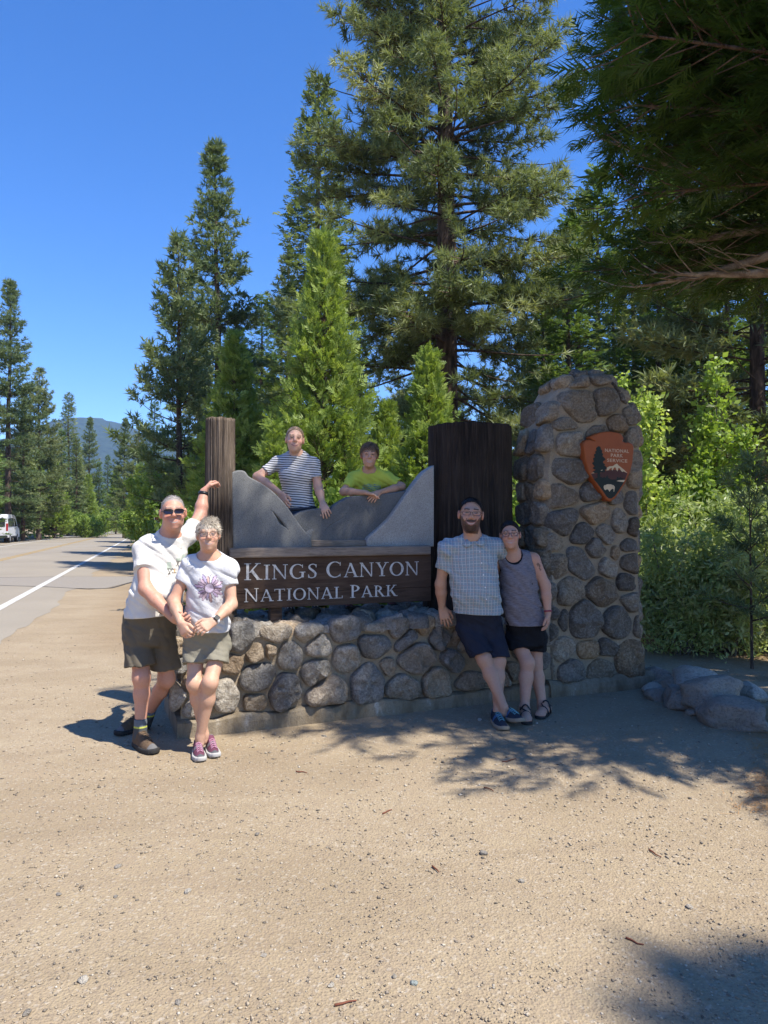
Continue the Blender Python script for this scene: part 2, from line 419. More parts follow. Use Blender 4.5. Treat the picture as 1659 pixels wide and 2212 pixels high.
def build_stones(stones, fr, parent, proud=0.05, sink=0.04, seed=0, name='stone', clampfn=None, cols=STONE_COLS, warm=None):
    R = np.random.default_rng(seed)
    outs = stone_outlines(stones)
    for i, (st, (th, r)) in enumerate(zip(stones, outs)):
        N = len(th); size = float(r.mean()); H = proud * (0.65 + 0.6 * R.random()) * min(1.25, 0.55 + size / 0.16)
        rings = [(1.0, -sink), (1.0, H * 0.05), (0.965, H * 0.55), (0.88, H * 0.86), (0.66, H * 0.97), (0.36, H * 1.0)]
        tilt = R.normal(0, 0.10, 2); V = []
        ph = R.random(3) * 50
        for k, (f, h) in enumerate(rings):
            a = np.cos(th) * r * f; b = np.sin(th) * r * f
            q = np.stack([a * 9 + ph[0], b * 9 + ph[1], a * 0 + ph[2]], -1)
            hh = h + a * 0 + (0 if k == 0 else (0.55 * H * facet(q * 0.55) + 0.35 * H * facet(q * 1.5) + 0.12 * H * fbm(q * 4.1, 2)) * min(1, k / 2) + (a * tilt[0] + b * tilt[1]) * min(1, k / 3))
            aa = st[0] + a; bb = st[1] + b
            for x_, y_, z_ in zip(aa, bb, hh): V.append(fr(x_, y_, z_))
        q0 = np.array([ph[0], ph[1], ph[2]])
        V.append(fr(st[0], st[1], H * 1.0 + 0.55 * H * float(facet(q0 * 0.55)) + 0.35 * H * float(facet(q0 * 1.5))))
        F = []
        for k in range(len(rings) - 1):
            for j in range(N): F.append((k*N+j, k*N+(j+1) % N, (k+1)*N+(j+1) % N, (k+1)*N+j))
        c = len(V) - 1; k = len(rings) - 1
        for j in range(N): F.append((k*N+j, k*N+(j+1) % N, c))
        base = np.array(cols[R.integers(len(cols))]) * (0.84 + 0.5 * R.random())
        if R.random() < 0.22: base = base * np.array([1.12, 0.98, 0.82])
        if warm is not None: base = base * np.asarray(warm)
        o = mesh_np(name, np.array(V), F, M_STONE, parent, True, col=np.tile(base, (len(V), 1)))

# ---- low wall
wall = empty('stone_wall', W(1.7, 0.45, 0))
tag(wall, 'low rubble stone wall carrying the wooden park sign, on a concrete footing', 'wall')
def child(o, par):
    o.parent = par; o.matrix_parent_inverse = Matrix.Translation(-Vector(par.location)); return o
def kids(par, fn):
    """everything linked by fn becomes a child of par, keeping world coordinates"""
    before = set(COL.objects); r = fn()
    for o in set(COL.objects) - before:
        if o.parent is None: child(o, par)
    return r
WL, WT, WD = 3.36, 0.775, 1.0                 # length to the tower, height, thickness
def wall_parts():
    # mortar body with a skewed left end
    mb = MB(); pts = [(0.03, 0.035), (WL + 0.1, 0.035), (WL + 0.1, WD - 0.03), (0.115, WD - 0.03)]
    V = [W(a, b, 0.10) for a, b in pts] + [W(a, b, WT - 0.03) for a, b in pts]
    mb.add(V, [(3, 2, 1, 0), (4, 5, 6, 7), (0, 1, 5, 4), (1, 2, 6, 5), (2, 3, 7, 6), (3, 0, 4, 7)])
    mb.build('mortar_core', M_MORT)
    # uneven concrete footing
    n = 90; T = np.linspace(-0.005, WL + 0.02, n); V = []
    for t in T:
        w0 = 0.022 * float(fbm(np.array([t * 6, 0.3, 0.1]), 3)); w1 = -0.03 + 0.055 * float(fbm(np.array([t * 4, 3.3, 0.1]), 3))
        V += [W(t, -0.035 + w0, -0.15), W(t, -0.035 + w0, 0.07), W(t, -0.03 + w0 * 1.6, 0.125 + w1 * 0.6), W(t, -0.012, 0.15 + w1), W(t, 0.09, 0.165 + w1), W(t, 0.93, 0.165), W(t, 0.93, -0.15)]
    F = []
    for i in range(n - 1):
        for j in range(6): F.append((i*7+j, (i+1)*7+j, (i+1)*7+j+1, i*7+j+1))
    F.append(tuple(range(7))); F.append(tuple(range((n-1)*7, n*7))[::-1])
    mesh_np('footing', V, F, M_FOOT)
    Z7 = [(415,225,165,165,0),(612,200,205,98,0),(800,168,180,96,5),(1000,175,175,140,0),(1172,145,140,62,0),(1305,148,115,110,0),(1450,122,130,105,10),(1590,118,100,70,0),
          (495,312,118,112,0),(578,300,74,90,0),(690,330,140,160,-15),(855,265,160,120,0),(1165,262,195,150,0),(1355,230,200,92,40),(1540,218,150,130,35),(1645,232,80,110,0),
          (368,372,130,112,0),(505,440,225,165,8),(840,412,165,130,12),(1020,337,160,172,0),(1250,388,82,104,0),(1415,337,220,172,0),(1615,345,135,140,-20),
          (318,552,165,185,0),(490,592,132,98,0),(660,518,190,170,30),(900,520,255,150,10),(1130,478,195,215,0),(1330,497,200,130,0),(1530,467,175,165,0),
          (60,545,90,240,0),(65,380,100,120,0),(140,470,110,150,0),(170,610,150,120,0),(200,340,150,120,0),(60,280,110,110,0),(180,225,150,110,0),(300,225,80,100,0),(620,420,0,0,0)]
    st = []
    for cx, cy, w_, h_, an in Z7:
        if w_ == 0: continue
        x, y = 365 + .38 * cx, 1294 + .38 * cy
        t, z = wpix(x, y); t1, _ = wpix(x + .19 * w_, y); _, z1 = wpix(x, y - .19 * h_)
        st.append((t, min(max(z, 0.2), 0.72), 2 * (t1 - t), 2 * (z1 - z), an))
    ZD = [(455,1640,270,135,0),(390,1335,150,150,30),(640,1480,150,160,0),(790,1570,170,160,0),(720,1720,200,120,0),(560,1340,150,130,0),(480,1200,180,120,0),(700,1300,170,170,0),(880,1400,170,170,0),(940,1600,170,180,0),(850,1230,180,130,0),(650,1180,140,100,0),(1000,1300,120,160,0),(1010,1480,120,150,0)]
    for cx, cy, w_, h_, an in ZD:
        x, y = 895.8 + .27 * cx, 1028.5 + .27 * cy
        t, z = wpix(x, y); t1, _ = wpix(x + .135 * w_, y); _, z1 = wpix(x, y - .135 * h_)
        if t > WL - 0.04: continue
        st.append((t, min(max(z, 0.2), 0.72), 2 * (t1 - t), 2 * (z1 - z), an))
    build_stones(st, lambda a, b, h: W(a, 0.035 - h, b), None, 0.052, 0.04, 3)
    # left end
    e0 = W(0.03, 0.035, 0); e1 = W(0.115, WD - 0.03, 0); eu = (e1 - e0)[:2]; eL = np.hypot(*eu); eu /= eL; en = np.array([-eu[1], eu[0]])
    if en.dot(-WU) < 0: en = -en
    R = np.random.default_rng(5); se = [(0.16 + 0.3 * i + 0.03 * R.random(), 0.27 + 0.21 * j, 0.27, 0.20, 0) for i in range(3) for j in range(3)]
    build_stones(se, lambda a, b, h: np.array([e0[0] + eu[0]*a + en[0]*h, e0[1] + eu[1]*a + en[1]*h, b]), None, 0.03, 0.03, 8)
    # back
    sb = [(0.25 + 0.30 * i + 0.05 * R.random() + 0.12 * (j % 2), 0.27 + 0.21 * j, 0.30, 0.20, 0) for i in range(10) for j in range(3)]
    build_stones(sb, lambda a, b, h: W(a, WD - 0.03 + h, b), None, 0.03, 0.03, 9)
    # top
    tp = []
    for t in np.arange(0.12, WL, 0.27):
        for q in range(4):
            tp.append((t + R.uniform(-.05, .05) + (0.13 if q % 2 else 0), 0.13 + 0.245 * q + R.uniform(-.03, .03), R.uniform(.24, .34), R.uniform(.2, .27), R.uniform(-20, 20)))
    tp = [q for q in tp if 0.10 + 0.09 * q[1] < q[0] < WL - 0.05]
    build_stones(tp, lambda a, b, h: W(a, b, WT - 0.03 + h * 0.9), None, 0.045, 0.04, 12)
kids(wall, wall_parts)

# ---- tower
tower = empty('stone_tower', W(3.95, 0.3, 0))
tag(tower, 'tall tapering rubble stone pillar with rounded top and arrowhead emblem', 'stone pillar')
TF = [wpix(*q, 0.02) for q in [(1186, 1500), (1186, 1300), (1181, 1100), (1176, 1010), (1186, 930), (1202, 868), (1225, 828), (1258, 809), (1290, 806), (1325, 822), (1355, 850), (1376, 888), (1386, 940), (1388, 1010), (1385, 1100), (1384, 1250), (1390, 1400), (1396, 1482)]]
TF[0] = (TF[0][0], -0.1); TF[-1] = (TF[-1][0], -0.1)
TD = 0.50
def tower_parts():
    zt = max(z for _, z in TF); n = len(TF); tc = np.mean([t for t, _ in TF])
    def lay(s, k):
        return [W(tc + (t - tc) * k, s, (z if z < 0.3 else 0.3 + (z - 0.3) * (1 - (1 - k) * 0.25))) for t, z in TF]
    L = [lay(0.09, 0.93), lay(0.04, 0.985), lay(0.02 + 0.10, 1.0), lay(TD - 0.1, 1.0), lay(TD, 0.97)]
    # front cap, sides, back cap
    V = np.concatenate([lay(0.02, 0.93)] + L[2:]); F = []
    k = len(V) // n
    for i in range(k - 1):
        for j in range(n): F.append((i*n+j, i*n+(j+1) % n, (i+1)*n+(j+1) % n, (i+1)*n+j))
    F.append(tuple(range(n))[::-1]); F.append(tuple(range((k-1)*n, k*n)))
    mesh_np('mortar_core', V, F, M_MORT)
    mb = MB(); t0, t1 = TF[0][0], TF[-1][0]
    nn = 40; T = np.linspace(t0 - 0.03, t1 + 0.05, nn); V = []
    for t in T:
        w0 = 0.012 * float(fbm(np.array([t * 6, 0.3, 4.1]), 3)); w1 = 0.03 * float(fbm(np.array([t * 4, 3.3, 7.1]), 3))
        V += [W(t, -0.06 + w0, -0.15), W(t, -0.06 + w0, 0.05), W(t, -0.05 + w0, 0.10 + w1), W(t, -0.01, 0.14 + w1), W(t, 0.09, 0.15), W(t, TD + .04, 0.15), W(t, TD + .04, -0.15)]
    F = []
    for i in range(nn - 1):
        for j in range(6): F.append((i*7+j, (i+1)*7+j, (i+1)*7+j+1, i*7+j+1))
    F.append(tuple(range(7))); F.append(tuple(range((nn-1)*7, nn*7))[::-1])
    mesh_np('footing', V, F, M_FOOT)
    z5 = [(965,232,185,125,0),(785,262,190,120,15),(1180,345,250,140,-38),(1265,560,200,205,0),(800,475,300,300,0),(1010,440,225,225,0),(1110,632,205,150,0),(690,642,270,112,5),(710,822,230,235,0),(955,712,290,125,0),(1290,745,205,190,0),(1300,1050,215,330,0),(700,1060,310,230,0),(610,1290,315,230,0),(890,1250,200,175,0),(640,1510,265,245,0),(925,1440,275,185,0),(1145,1510,140,215,0),(1290,1350,190,215,0),(1310,1560,180,185,0),(980,900,260,230,0),(1090,1110,180,200,0),(1100,1290,150,130,0)]
    z6 = [(800,105,215,190,0),(1010,110,150,165,-30),(550,182,225,150,0),(925,230,235,172,0),(1110,285,84,132,0),(1255,205,285,112,0),(790,362,315,250,-25),(1045,410,185,172,0),(1275,375,250,180,0),(590,400,220,225,0),(1230,540,265,150,-10),(680,620,262,252,0),(970,632,285,262,0),(1265,720,235,172,0),(645,885,86,212,0),(835,870,295,345,0),(1120,905,275,275,0),(1350,940,155,205,0),(620,1140,265,220,0),(855,1142,195,172,0),(1025,1120,175,152,0),(1270,1222,315,312,0),(700,1332,245,200,0),(965,1320,245,162,0),(520,1340,120,200,0),(520,1000,130,200,0),(530,820,110,150,0),(540,620,100,160,0)]
    st = []
    for (L_, y0) in ((z5, 763.1), (z6, 1128.1)):
        for cx, cy, w_, h_, an in L_:
            x, y = 1061.7 + .24 * cx, y0 + .24 * cy
            t, z = wpix(x, y, 0.02); t1_, _ = wpix(x + .12 * w_, y, 0.02); _, z1 = wpix(x, y - .12 * h_, 0.02)
            st.append((t, max(z, 0.17), 2 * (t1_ - t), 2 * (z1 - z), an))
    TFa = np.array(TF); zl = TFa[:9][np.argsort(TFa[:9, 1])]; zr = TFa[9:][np.argsort(TFa[9:, 1])]
    def fr(a, b, h):
        # roll the faces back towards the rounded edges
        lo = np.interp(b, zl[:, 1], zl[:, 0]); hi = np.interp(b, zr[:, 1], zr[:, 0])
        e = min(a - lo, hi - a, (zt - b) + 0.02); back = 0.10 * max(0.0, 1 - max(e, -0.05) / 0.11) ** 2
        a = min(max(a, lo - 0.03), hi + 0.03); b = min(b, zt + 0.02)
        return W(a, 0.02 - h + back, b)
    build_stones(st, fr, None, 0.038, 0.05, 21, warm=(0.86, 0.80, 0.72))
    # left and right sides, back: courses of narrower stones
    R = np.random.default_rng(31)
    def side(edge, sgn, seed):
        ss = []; z = 0.24; row = 0
        while z < 2.78:
            h = R.uniform(0.17, 0.30)
            dv = [0.12, 0.27, 0.42] if row % 2 else [0.16, 0.37]
            for q in dv: ss.append((q + R.uniform(-.02, .02), z + h / 2 - 0.1 + R.uniform(-.03, .03), R.uniform(.13, .2) if row % 2 else R.uniform(.19, .24), h * 1.05, R.uniform(-15, 15)))
            z += h * 0.93; row += 1
        e = np.array(sorted(edge, key=lambda q: q[1]))
        def f(a, b, h): return W(np.interp(b, e[:, 1], e[:, 0]) + sgn * (h + 0.0), a, b)
        build_stones(ss, f, None, 0.035, 0.05, seed, warm=(0.98, 0.88, 0.76))
    side(TF[:8], -1, 33); side(TF[9:], 1, 34)
    top = []
    for i, q in enumerate(np.linspace(0.18, 0.82, 6)):
        for j, s in enumerate((0.14, 0.34)):
            top.append((q + R.uniform(-.02, .02), s, 0.15, 0.19, R.uniform(-15, 15)))
    arc = np.array(TF[5:13]); cum = np.r_[0, np.cumsum(np.hypot(*np.diff(arc, axis=0).T))]; Lc = cum[-1]
    top = [(a * Lc, b, w_ * Lc, h_, g_) for a, b, w_, h_, g_ in top]
    def ft(a, b, h):
        t = np.interp(a, cum, arc[:, 0]); z = np.interp(a, cum, arc[:, 1])
        e = 0.02; t2 = np.interp(a + e, cum, arc[:, 0]) - np.interp(a - e, cum, arc[:, 0]); z2 = np.interp(a + e, cum, arc[:, 1]) - np.interp(a - e, cum, arc[:, 1])
        l = math.hypot(t2, z2) + 1e-9
        return W(t - z2 / l * h, b, z + t2 / l * h)
    build_stones(top, ft, None, 0.035, 0.05, 40, warm=(1.02, 0.92, 0.79))
kids(tower, tower_parts)

# ---- wooden sign on the wall
def mat_wood(name, c0, c1, c2, sc=(1, 1, 1), gscale=3.0, bump=0.012, rot=(0, 0, 0)):
    m = Mat(name); tc = m.coords('Object', (1, 1, 1), rot); v = m.scaled(tc, sc)
    n = m.noise(v, gscale, 6, 0.7, 0.8); f = m.noise(v, gscale * 4.5, 4, 0.7); b = m.noise(tc, 1.6, 3, 0.5)
    c = m.ramp(n, [(0.3, c0), (0.5, c1), (0.7, c2)])
    c = m.mixc(m.ramp(f, [(0.36, (0.8, 0.8, 0.8)), (0.52, (0, 0, 0))]), c, c0)
    c = m.mixc(m.ramp(b, [(0.4, (0, 0, 0)), (0.65, (0.5, 0.5, 0.5))]), c, c2)
    m.color(c).rough(0.85); m.bump(m.math('ADD', n, m.math('MULTIPLY', f, 0.6)), bump, 0.8); return m.m
sign = empty('park_sign', W(1.3, 0.36, WT))
tag(sign, 'wooden park entrance sign with carved white letters below stone mountain panels', 'sign')
SROT = math.atan2(WU[1], WU[0])
def sframe(s0, t0=0.0, z0=0.0):
    """matrix: local x along the wall, y up, z out of the wall"""
    o = W(t0, s0, z0)
    return Matrix(((WU[0], 0, -WB[0], o[0]), (WU[1], 0, -WB[1], o[1]), (0, 1, 0, o[2]), (0, 0, 0, 1)))
M_POST = mat_wood('weathered_log', (0.022, 0.015, 0.010), (0.125, 0.088, 0.060), (0.28, 0.22, 0.165), (1, 1, 0.05), 34, 0.03)
M_STUMP = mat_wood('dark_stump', (0.008, 0.0055, 0.004), (0.028, 0.019, 0.013), (0.075, 0.052, 0.036), (1, 1, 0.06), 30, 0.02)
M_BOARD = mat_wood('stained_board', (0.040, 0.023, 0.014), (0.085, 0.050, 0.032), (0.135, 0.085, 0.057), (0.08, 1, 1), 22, 0.004)
M_CAP = mat_wood('grey_weathered_rail', (0.10, 0.075, 0.055), (0.24, 0.185, 0.14), (0.34, 0.27, 0.21), (0.09, 1, 1), 24, 0.006)
def log(name, t, s, r0, r1, z0, z1, mat, flare=0.0, seed=0, na=260, nz=70, groove=0.06, ax=1.0, parent=None):
    th = np.arange(na) * 2 * math.pi / na; V = []
    zz = np.linspace(z0, z1, nz)
    for z in zz:
        f = (z - z0) / (z1 - z0); r = r0 + (r1 - r0) * f + flare * max(0, 1 - f / 0.45) ** 2
        wob = z * 0.55
        q = np.stack([np.cos(th) * 9 + seed, np.sin(th) * 9, th * 0 + wob], -1)
        q2 = np.stack([np.cos(th) * 24 + seed, np.sin(th) * 24, th * 0 + wob * 1.7], -1)
        rr = r * (1 + 0.05 * fbm(np.stack([np.cos(th) * 1.2 + seed, np.sin(th) * 1.2, th * 0 + wob * 0.6], -1), 2) - groove * np.abs(fbm(q, 2)) - groove * 0.55 * np.abs(vnoise(q2)))
        c = W(t, s, z)
        V.append(np.stack([c[0] + rr * (np.cos(th) * WU[0] * ax + np.sin(th) * WB[0]), c[1] + rr * (np.cos(th) * WU[1] * ax + np.sin(th) * WB[1]), th * 0 + z + (0.006 * vnoise(q * 0.7) if z == zz[-1] else 0)], -1))
    V = np.concatenate(V); F = []
    for i in range(nz - 1):
        for j in range(na): F.append((i*na+j, i*na+(j+1) % na, (i+1)*na+(j+1) % na, (i+1)*na+j))
    F.append(tuple(range((nz-1)*na, nz*na))); F.append(tuple(range(na))[::-1])
    c = W(t, s, z0); V = V - c
    o = mesh_np(name, V, F, mat, None, True); o.location = tuple(c)
    ed = o.data.polygons; ed[len(ed)-1].use_smooth = False; ed[len(ed)-2].use_smooth = False
    return o
def wl(x, y, s): return wpix(x, y, s)
def curve_panel(name, splines, s_front, thick, bev, mat):
    cu = bpy.data.curves.new(name, 'CURVE'); cu.dimensions = '2D'; cu.fill_mode = 'BOTH'
    cu.extrude = max(thick / 2 - bev, 0.001); cu.bevel_depth = bev; cu.bevel_resolution = 2
    for pts in splines:
        sp = cu.splines.new('POLY'); sp.points.add(len(pts) - 1); sp.use_cyclic_u = True
        for p_, (a, b) in zip(sp.points, pts): p_.co = (a, b, 0, 1)
    tmp = bpy.data.objects.new(name, cu); COL.objects.link(tmp)
    dg = bpy.context.evaluated_depsgraph_get(); me = bpy.data.meshes.new_from_object(tmp.evaluated_get(dg))
    bpy.data.objects.remove(tmp); bpy.data.curves.remove(cu)
    me.materials.clear(); me.materials.append(mat)
    o = bpy.data.objects.new(name, me); link(o); o.matrix_world = sframe(s_front + thick / 2)
    return o
def smooth_open(pts, n=8):
    """Catmull-Rom through open points"""
    p = np.array(pts, float); out = []
    for i in range(len(p) - 1):
        a, b, c, d = p[max(i-1, 0)], p[i], p[i+1], p[min(i+2, len(p)-1)]
        for t in np.linspace(0, 1, n, endpoint=False):
            out.append(0.5 * ((2*b) + (c - a) * t + (2*a - 5*b + 4*c - d) * t*t + (3*b - a - 3*c + d) * t**3))
    out.append(p[-1]); return [tuple(q) for q in out]
def mat_concrete(name, c0, c1):
    m = Mat(name); g = m.geo(); n = m.noise(g, 5, 4, 0.6); f = m.noise(g, 130, 3, 0.8); v = m.voronoi(g, 150, 'Color')
    c = m.ramp(n, [(0.3, c0), (0.7, c1)])
    c = m.mixc(m.ramp(f, [(0.40, (0.6, 0.6, 0.6)), (0.50, (0, 0, 0))]), c, tuple(0.5 * q for q in c0))
    c = m.mixc(m.ramp(f, [(0.60, (0, 0, 0)), (0.72, (0.5, 0.5, 0.5))]), c, tuple(min(1, 1.5 * q) for q in c1))
    m.color(c).rough(0.9); m.bump(f, 0.004, 0.9); return m.m
def zc(zx, zy): return 431.3 + .32 * zx, 862.6 + .32 * zy
def sign_parts():
    tl = wl(475, 1200, 0.42)[0]
    log('log_post', tl, 0.42, 0.132, 0.122, WT - 0.02, wl(475, 905, 0.42)[1], M_POST, 0.012, 2, 300, 60, 0.17)
    ta = wl(932, 1000, 0.42)[0]; tb = wl(1098, 1000, 0.52)[0]; r = (tb - ta) / 2 * 0.92
    log('stump', (ta + tb) / 2, 0.50, r * 1.0, r * 0.98, WT - 0.04, wl(1016, 920, 0.4)[1], M_STUMP, 0.05, 5, 420, 80, 0.075)
    # cap rail, ledge and lettered board
    l0 = wl(497, 1192, 0.26); l1 = wl(931, 1182, 0.26); zc0 = wl(497, 1206, 0.26)[1]; zc1 = wl(497, 1184, 0.26)[1]
    zb = wl(505, 1317, 0.30)[1]
    def bx(name, t0, t1, s0, s1, z0, z1, mat, bev=0.008):
        mb = MB(); mb.box((t0, z0, -s1), (t1, z1, -s0)); o = mb.build(name, mat, None, False, bev)
        o.matrix_world = sframe(0.0); return o
    bx('cap_rail', l0[0], l1[0], 0.255, 0.42, zc0, zc1, M_CAP, 0.012)
    bx('ledge', wl(650, 1170, .4)[0], wl(805, 1170, .4)[0], 0.37, 0.50, zc1 + 0.001, zc1 + 0.055, M_CAP, 0.006)
    tb0 = wl(500, 1250, 0.30)[0]; tb1 = wl(931, 1250, 0.30)[0]; zm = zb + (zc0 - zb) * 0.30
    bx('board', tb0, tb1, 0.30, 0.375, zb, zm - 0.0015, M_BOARD, 0.003)
    bx('board', tb0, tb1, 0.2985, 0.375, zm + 0.0015, zc0 - 0.001, M_BOARD, 0.003)
    ts = wl(597, 1318, 0.33)[0]
    bx('support_block', ts - 0.05, ts + 0.05, 0.33, 0.42, WT - 0.02, zb + 0.03, M_BOARD, 0.004)
    ts = wl(940, 1300, 0.33)[0]
    # stone mountain panels
    zr = zc1 + 0.0
    cl = mat_concrete('dark_cast_stone', (0.165, 0.165, 0.157), (0.215, 0.212, 0.20)); cd = mat_concrete('slate_cast_stone', (0.125, 0.125, 0.12), (0.17, 0.167, 0.16)); cr = mat_concrete('pale_cast_stone', (0.34, 0.31, 0.27), (0.46, 0.42, 0.365))
    def tz(zpts, s): return [wl(*zc(a, b), s) for a, b in zpts]
    s = 0.33
    top = smooth_open(tz([(228, 500), (262, 490), (300, 495), (330, 530), (420, 580), (500, 640), (575, 720), (640, 810), (690, 880), (745, 935)], s), 6)
    outl = top + [wl(*zc(748, 975), s), wl(*zc(235, 990), s)]
    outl[-2] = (outl[-2][0], zr); outl[-1] = (outl[-1][0], zr)
    slot1 = smooth_open(tz([(345, 697), (375, 745), (410, 820), (440, 885), (455, 937)], s), 5) + smooth_open(tz([(450, 900), (425, 830), (395, 765), (370, 725)], s), 5)
    slot2 = smooth_open(tz([(470, 745), (500, 752), (540, 790), (580, 840), (606, 892)], s), 5) + smooth_open(tz([(575, 872), (535, 845), (510, 800), (490, 768)], s), 5)
    curve_panel('mountain_panel', [outl[::-1], slot1, slot2], s, 0.11, 0.014, cl)
    curve_panel('slot_backing', [outl[3:-8][::-1] + [(outl[3][0], zr + 0.02)]] if False else [[(a, b) for a, b in tz([(250, 520), (310, 520), (560, 740), (690, 930), (250, 960)], s)]], s + 0.05, 0.04, 0.002, cl)
    s = 0.40
    top = smooth_open(tz([(600, 960), (612, 850), (640, 797), (700, 763), (800, 745), (880, 757), (915, 722), (980, 682), (1020, 664), (1110, 657), (1250, 645), (1400, 622), (1480, 600)], s), 6)
    outl = top + [wl(*zc(1480, 975), s), wl(*zc(600, 975), s)]
    outl[-2] = (outl[-2][0], zr); outl[-1] = (outl[-1][0], zr)
    sl = smooth_open(tz([(840, 888), (870, 850), (930, 815), (987, 779)], s), 5) + smooth_open(tz([(960, 812), (915, 838), (870, 866)], s), 5)
    curve_panel('mountain_panel', [outl[::-1], sl], s, 0.10, 0.012, cd)
    curve_panel('slot_backing', [tz([(760, 780), (1100, 720), (1100, 940), (760, 940)], s)], s + 0.045, 0.03, 0.002, cd)
    s = 0.36
    curve_panel('foothill', [smooth_open(tz([(712, 960), (722, 912), (740, 893), (762, 886), (757, 910), (745, 960)], s), 5)], s, 0.05, 0.008, cl)
    s = 0.335
    top = smooth_open(tz([(1140, 955), (1150, 935), (1200, 890), (1280, 815), (1340, 735), (1400, 650), (1470, 560), (1520, 500), (1575, 462)], s), 6)
    outl = top + [(wl(*zc(1575, 970), s)[0], zr), (wl(*zc(1140, 970), s)[0], zr)]
    g1 = tz([(1330, 870), (1385, 800), (1478, 690), (1390, 812)], s); g2 = tz([(1440, 695), (1505, 610), (1460, 690)], s); g3 = tz([(1310, 935), (1400, 870), (1475, 790), (1405, 882)], s)
    curve_panel('mountain_panel', [outl[::-1], g1, g2, g3], s, 0.11, 0.014, cr)
    curve_panel('slot_backing', [tz([(1290, 950), (1300, 870), (1440, 660), (1540, 560), (1540, 950)], s)], s + 0.022, 0.06, 0.002, cr)
kids(sign, sign_parts)

# ---- carved serif letters
def band(pts, wd, n=10):
    """stroke of varying width through points -> outline"""
    c = np.array(smooth_open(pts, n)); wv = np.interp(np.linspace(0, 1, len(c)), np.linspace(0, 1, len(wd)), wd)
    d = np.gradient(c, axis=0); d /= np.linalg.norm(d, axis=1, keepdims=True) + 1e-9
    nn = np.stack([-d[:, 1], d[:, 0]], -1) * wv[:, None] / 2
    return [tuple(q) for q in c + nn] + [tuple(q) for q in (c - nn)[::-1]]
def rc(a, b, c, d): return [(a, b), (c, b), (c, d), (a, d)]
def diag(x0, y0, x1, y1, w_): return [(x0 - w_/2, y0), (x0 + w_/2, y0), (x1 + w_/2, y1), (x1 - w_/2, y1)]
def ell_arc(cx, cy, rx, ry, a0, a1, n=9): return [(cx + rx * math.cos(math.radians(q)), cy + ry * math.sin(math.radians(q))) for q in np.linspace(a0, a1, n)]
_sh = 0.045
def ser(x0, x1, y): return rc(x0, y, x1, y + _sh)
STEM = [rc(.10, 0, .23, 1), ser(0, .33, 0), ser(0, .33, 1 - _sh)]
GLY = {
 'I': (.33, STEM),
 'K': (.84, STEM + [diag(.27, .44, .66, .98, .075), ser(.52, .80, 1 - _sh), [(.30, .52), (.40, .64), (.78, .02), (.62, .02)], ser(.60, .88, 0)]),
 'N': (.86, [rc(.09, 0, .145, .95), ser(0, .235, 0), [(.0, 1), (.17, 1), (.76, .0), (.70, -.01)], ser(0, .16, 1 - _sh), rc(.70, .05, .755, 1), ser(.60, .86, 1 - _sh)]),
 'A': (.82, [diag(.08, 0, .39, .98, .06), [(.33, 1), (.45, 1), (.80, 0), (.655, 0)], rc(.20, .30, .60, .355), ser(0, .24, 0), ser(.58, .88, 0)]),
 'Y': (.76, [[(.06, 1), (.20, 1), (.45, .46), (.34, .46)], diag(.415, .46, .66, .98, .06), rc(.33, 0, .46, .50), ser(.22, .57, 0), ser(0, .28, 1 - _sh), ser(.54, .80, 1 - _sh)]),
 'T': (.72, [rc(.295, 0, .425, .97), rc(0, .945, .72, 1), rc(0, .82, .035, .96), rc(.685, .82, .72, .96), ser(.19, .53, 0)]),
 'L': (.62, [rc(.10, 0, .23, 1), ser(0, .34, 1 - _sh), rc(0, 0, .60, .05), rc(.56, 0, .60, .22)]),
 'P': (.64, STEM + [band(ell_arc(.20, .735, .34, .235, 90, -90), [.05, .09, .15, .09, .05])]),
 'R': (.80, STEM + [band(ell_arc(.20, .745, .32, .225, 90, -90), [.05, .09, .15, .09, .05]), [(.30, .50), (.43, .53), (.78, .02), (.63, .02)], ser(.60, .86, 0)]),
 'O': (.86, [band(ell_arc(.43, .5, .37, .48, 90, 270, 13), [.045, .10, .15, .10, .045]), band(ell_arc(.43, .5, .37, .48, 90, -90, 13), [.045, .10, .15, .10, .045])]),
 'C': (.80, [band(ell_arc(.44, .5, .38, .48, 50, 310, 15), [.06, .05, .11, .15, .11, .05, .06]), rc(.70, .74, .735, .96), rc(.695, .06, .725, .22)]),
 'G': (.88, [band(ell_arc(.44, .5, .38, .48, 50, 315, 15), [.06, .05, .11, .15, .11, .05, .05]), rc(.70, .74, .735, .96), rc(.66, .08, .79, .42), ser(.55, .88, .42)]),
 'S': (.56, [band([(.49, .84), (.40, .955), (.26, .97), (.12, .88), (.11, .72), (.24, .58), (.37, .45), (.46, .30), (.42, .11), (.27, .03), (.12, .06), (.06, .19)], [.045, .05, .05, .09, .13, .14, .13, .09, .05, .05, .045]), rc(.475, .74, .51, .96), rc(.04, .04, .075, .26)]),
}
def mat_letter():
    m = Mat('carved_white_letter'); g = m.geo(); n = m.noise(g, 40, 4, 0.7)
    m.color(m.ramp(n, [(0.34, (0.40, 0.36, 0.31)), (0.5, (0.66, 0.63, 0.58))])).rough(0.7); return m.m
M_LET = mat_letter()
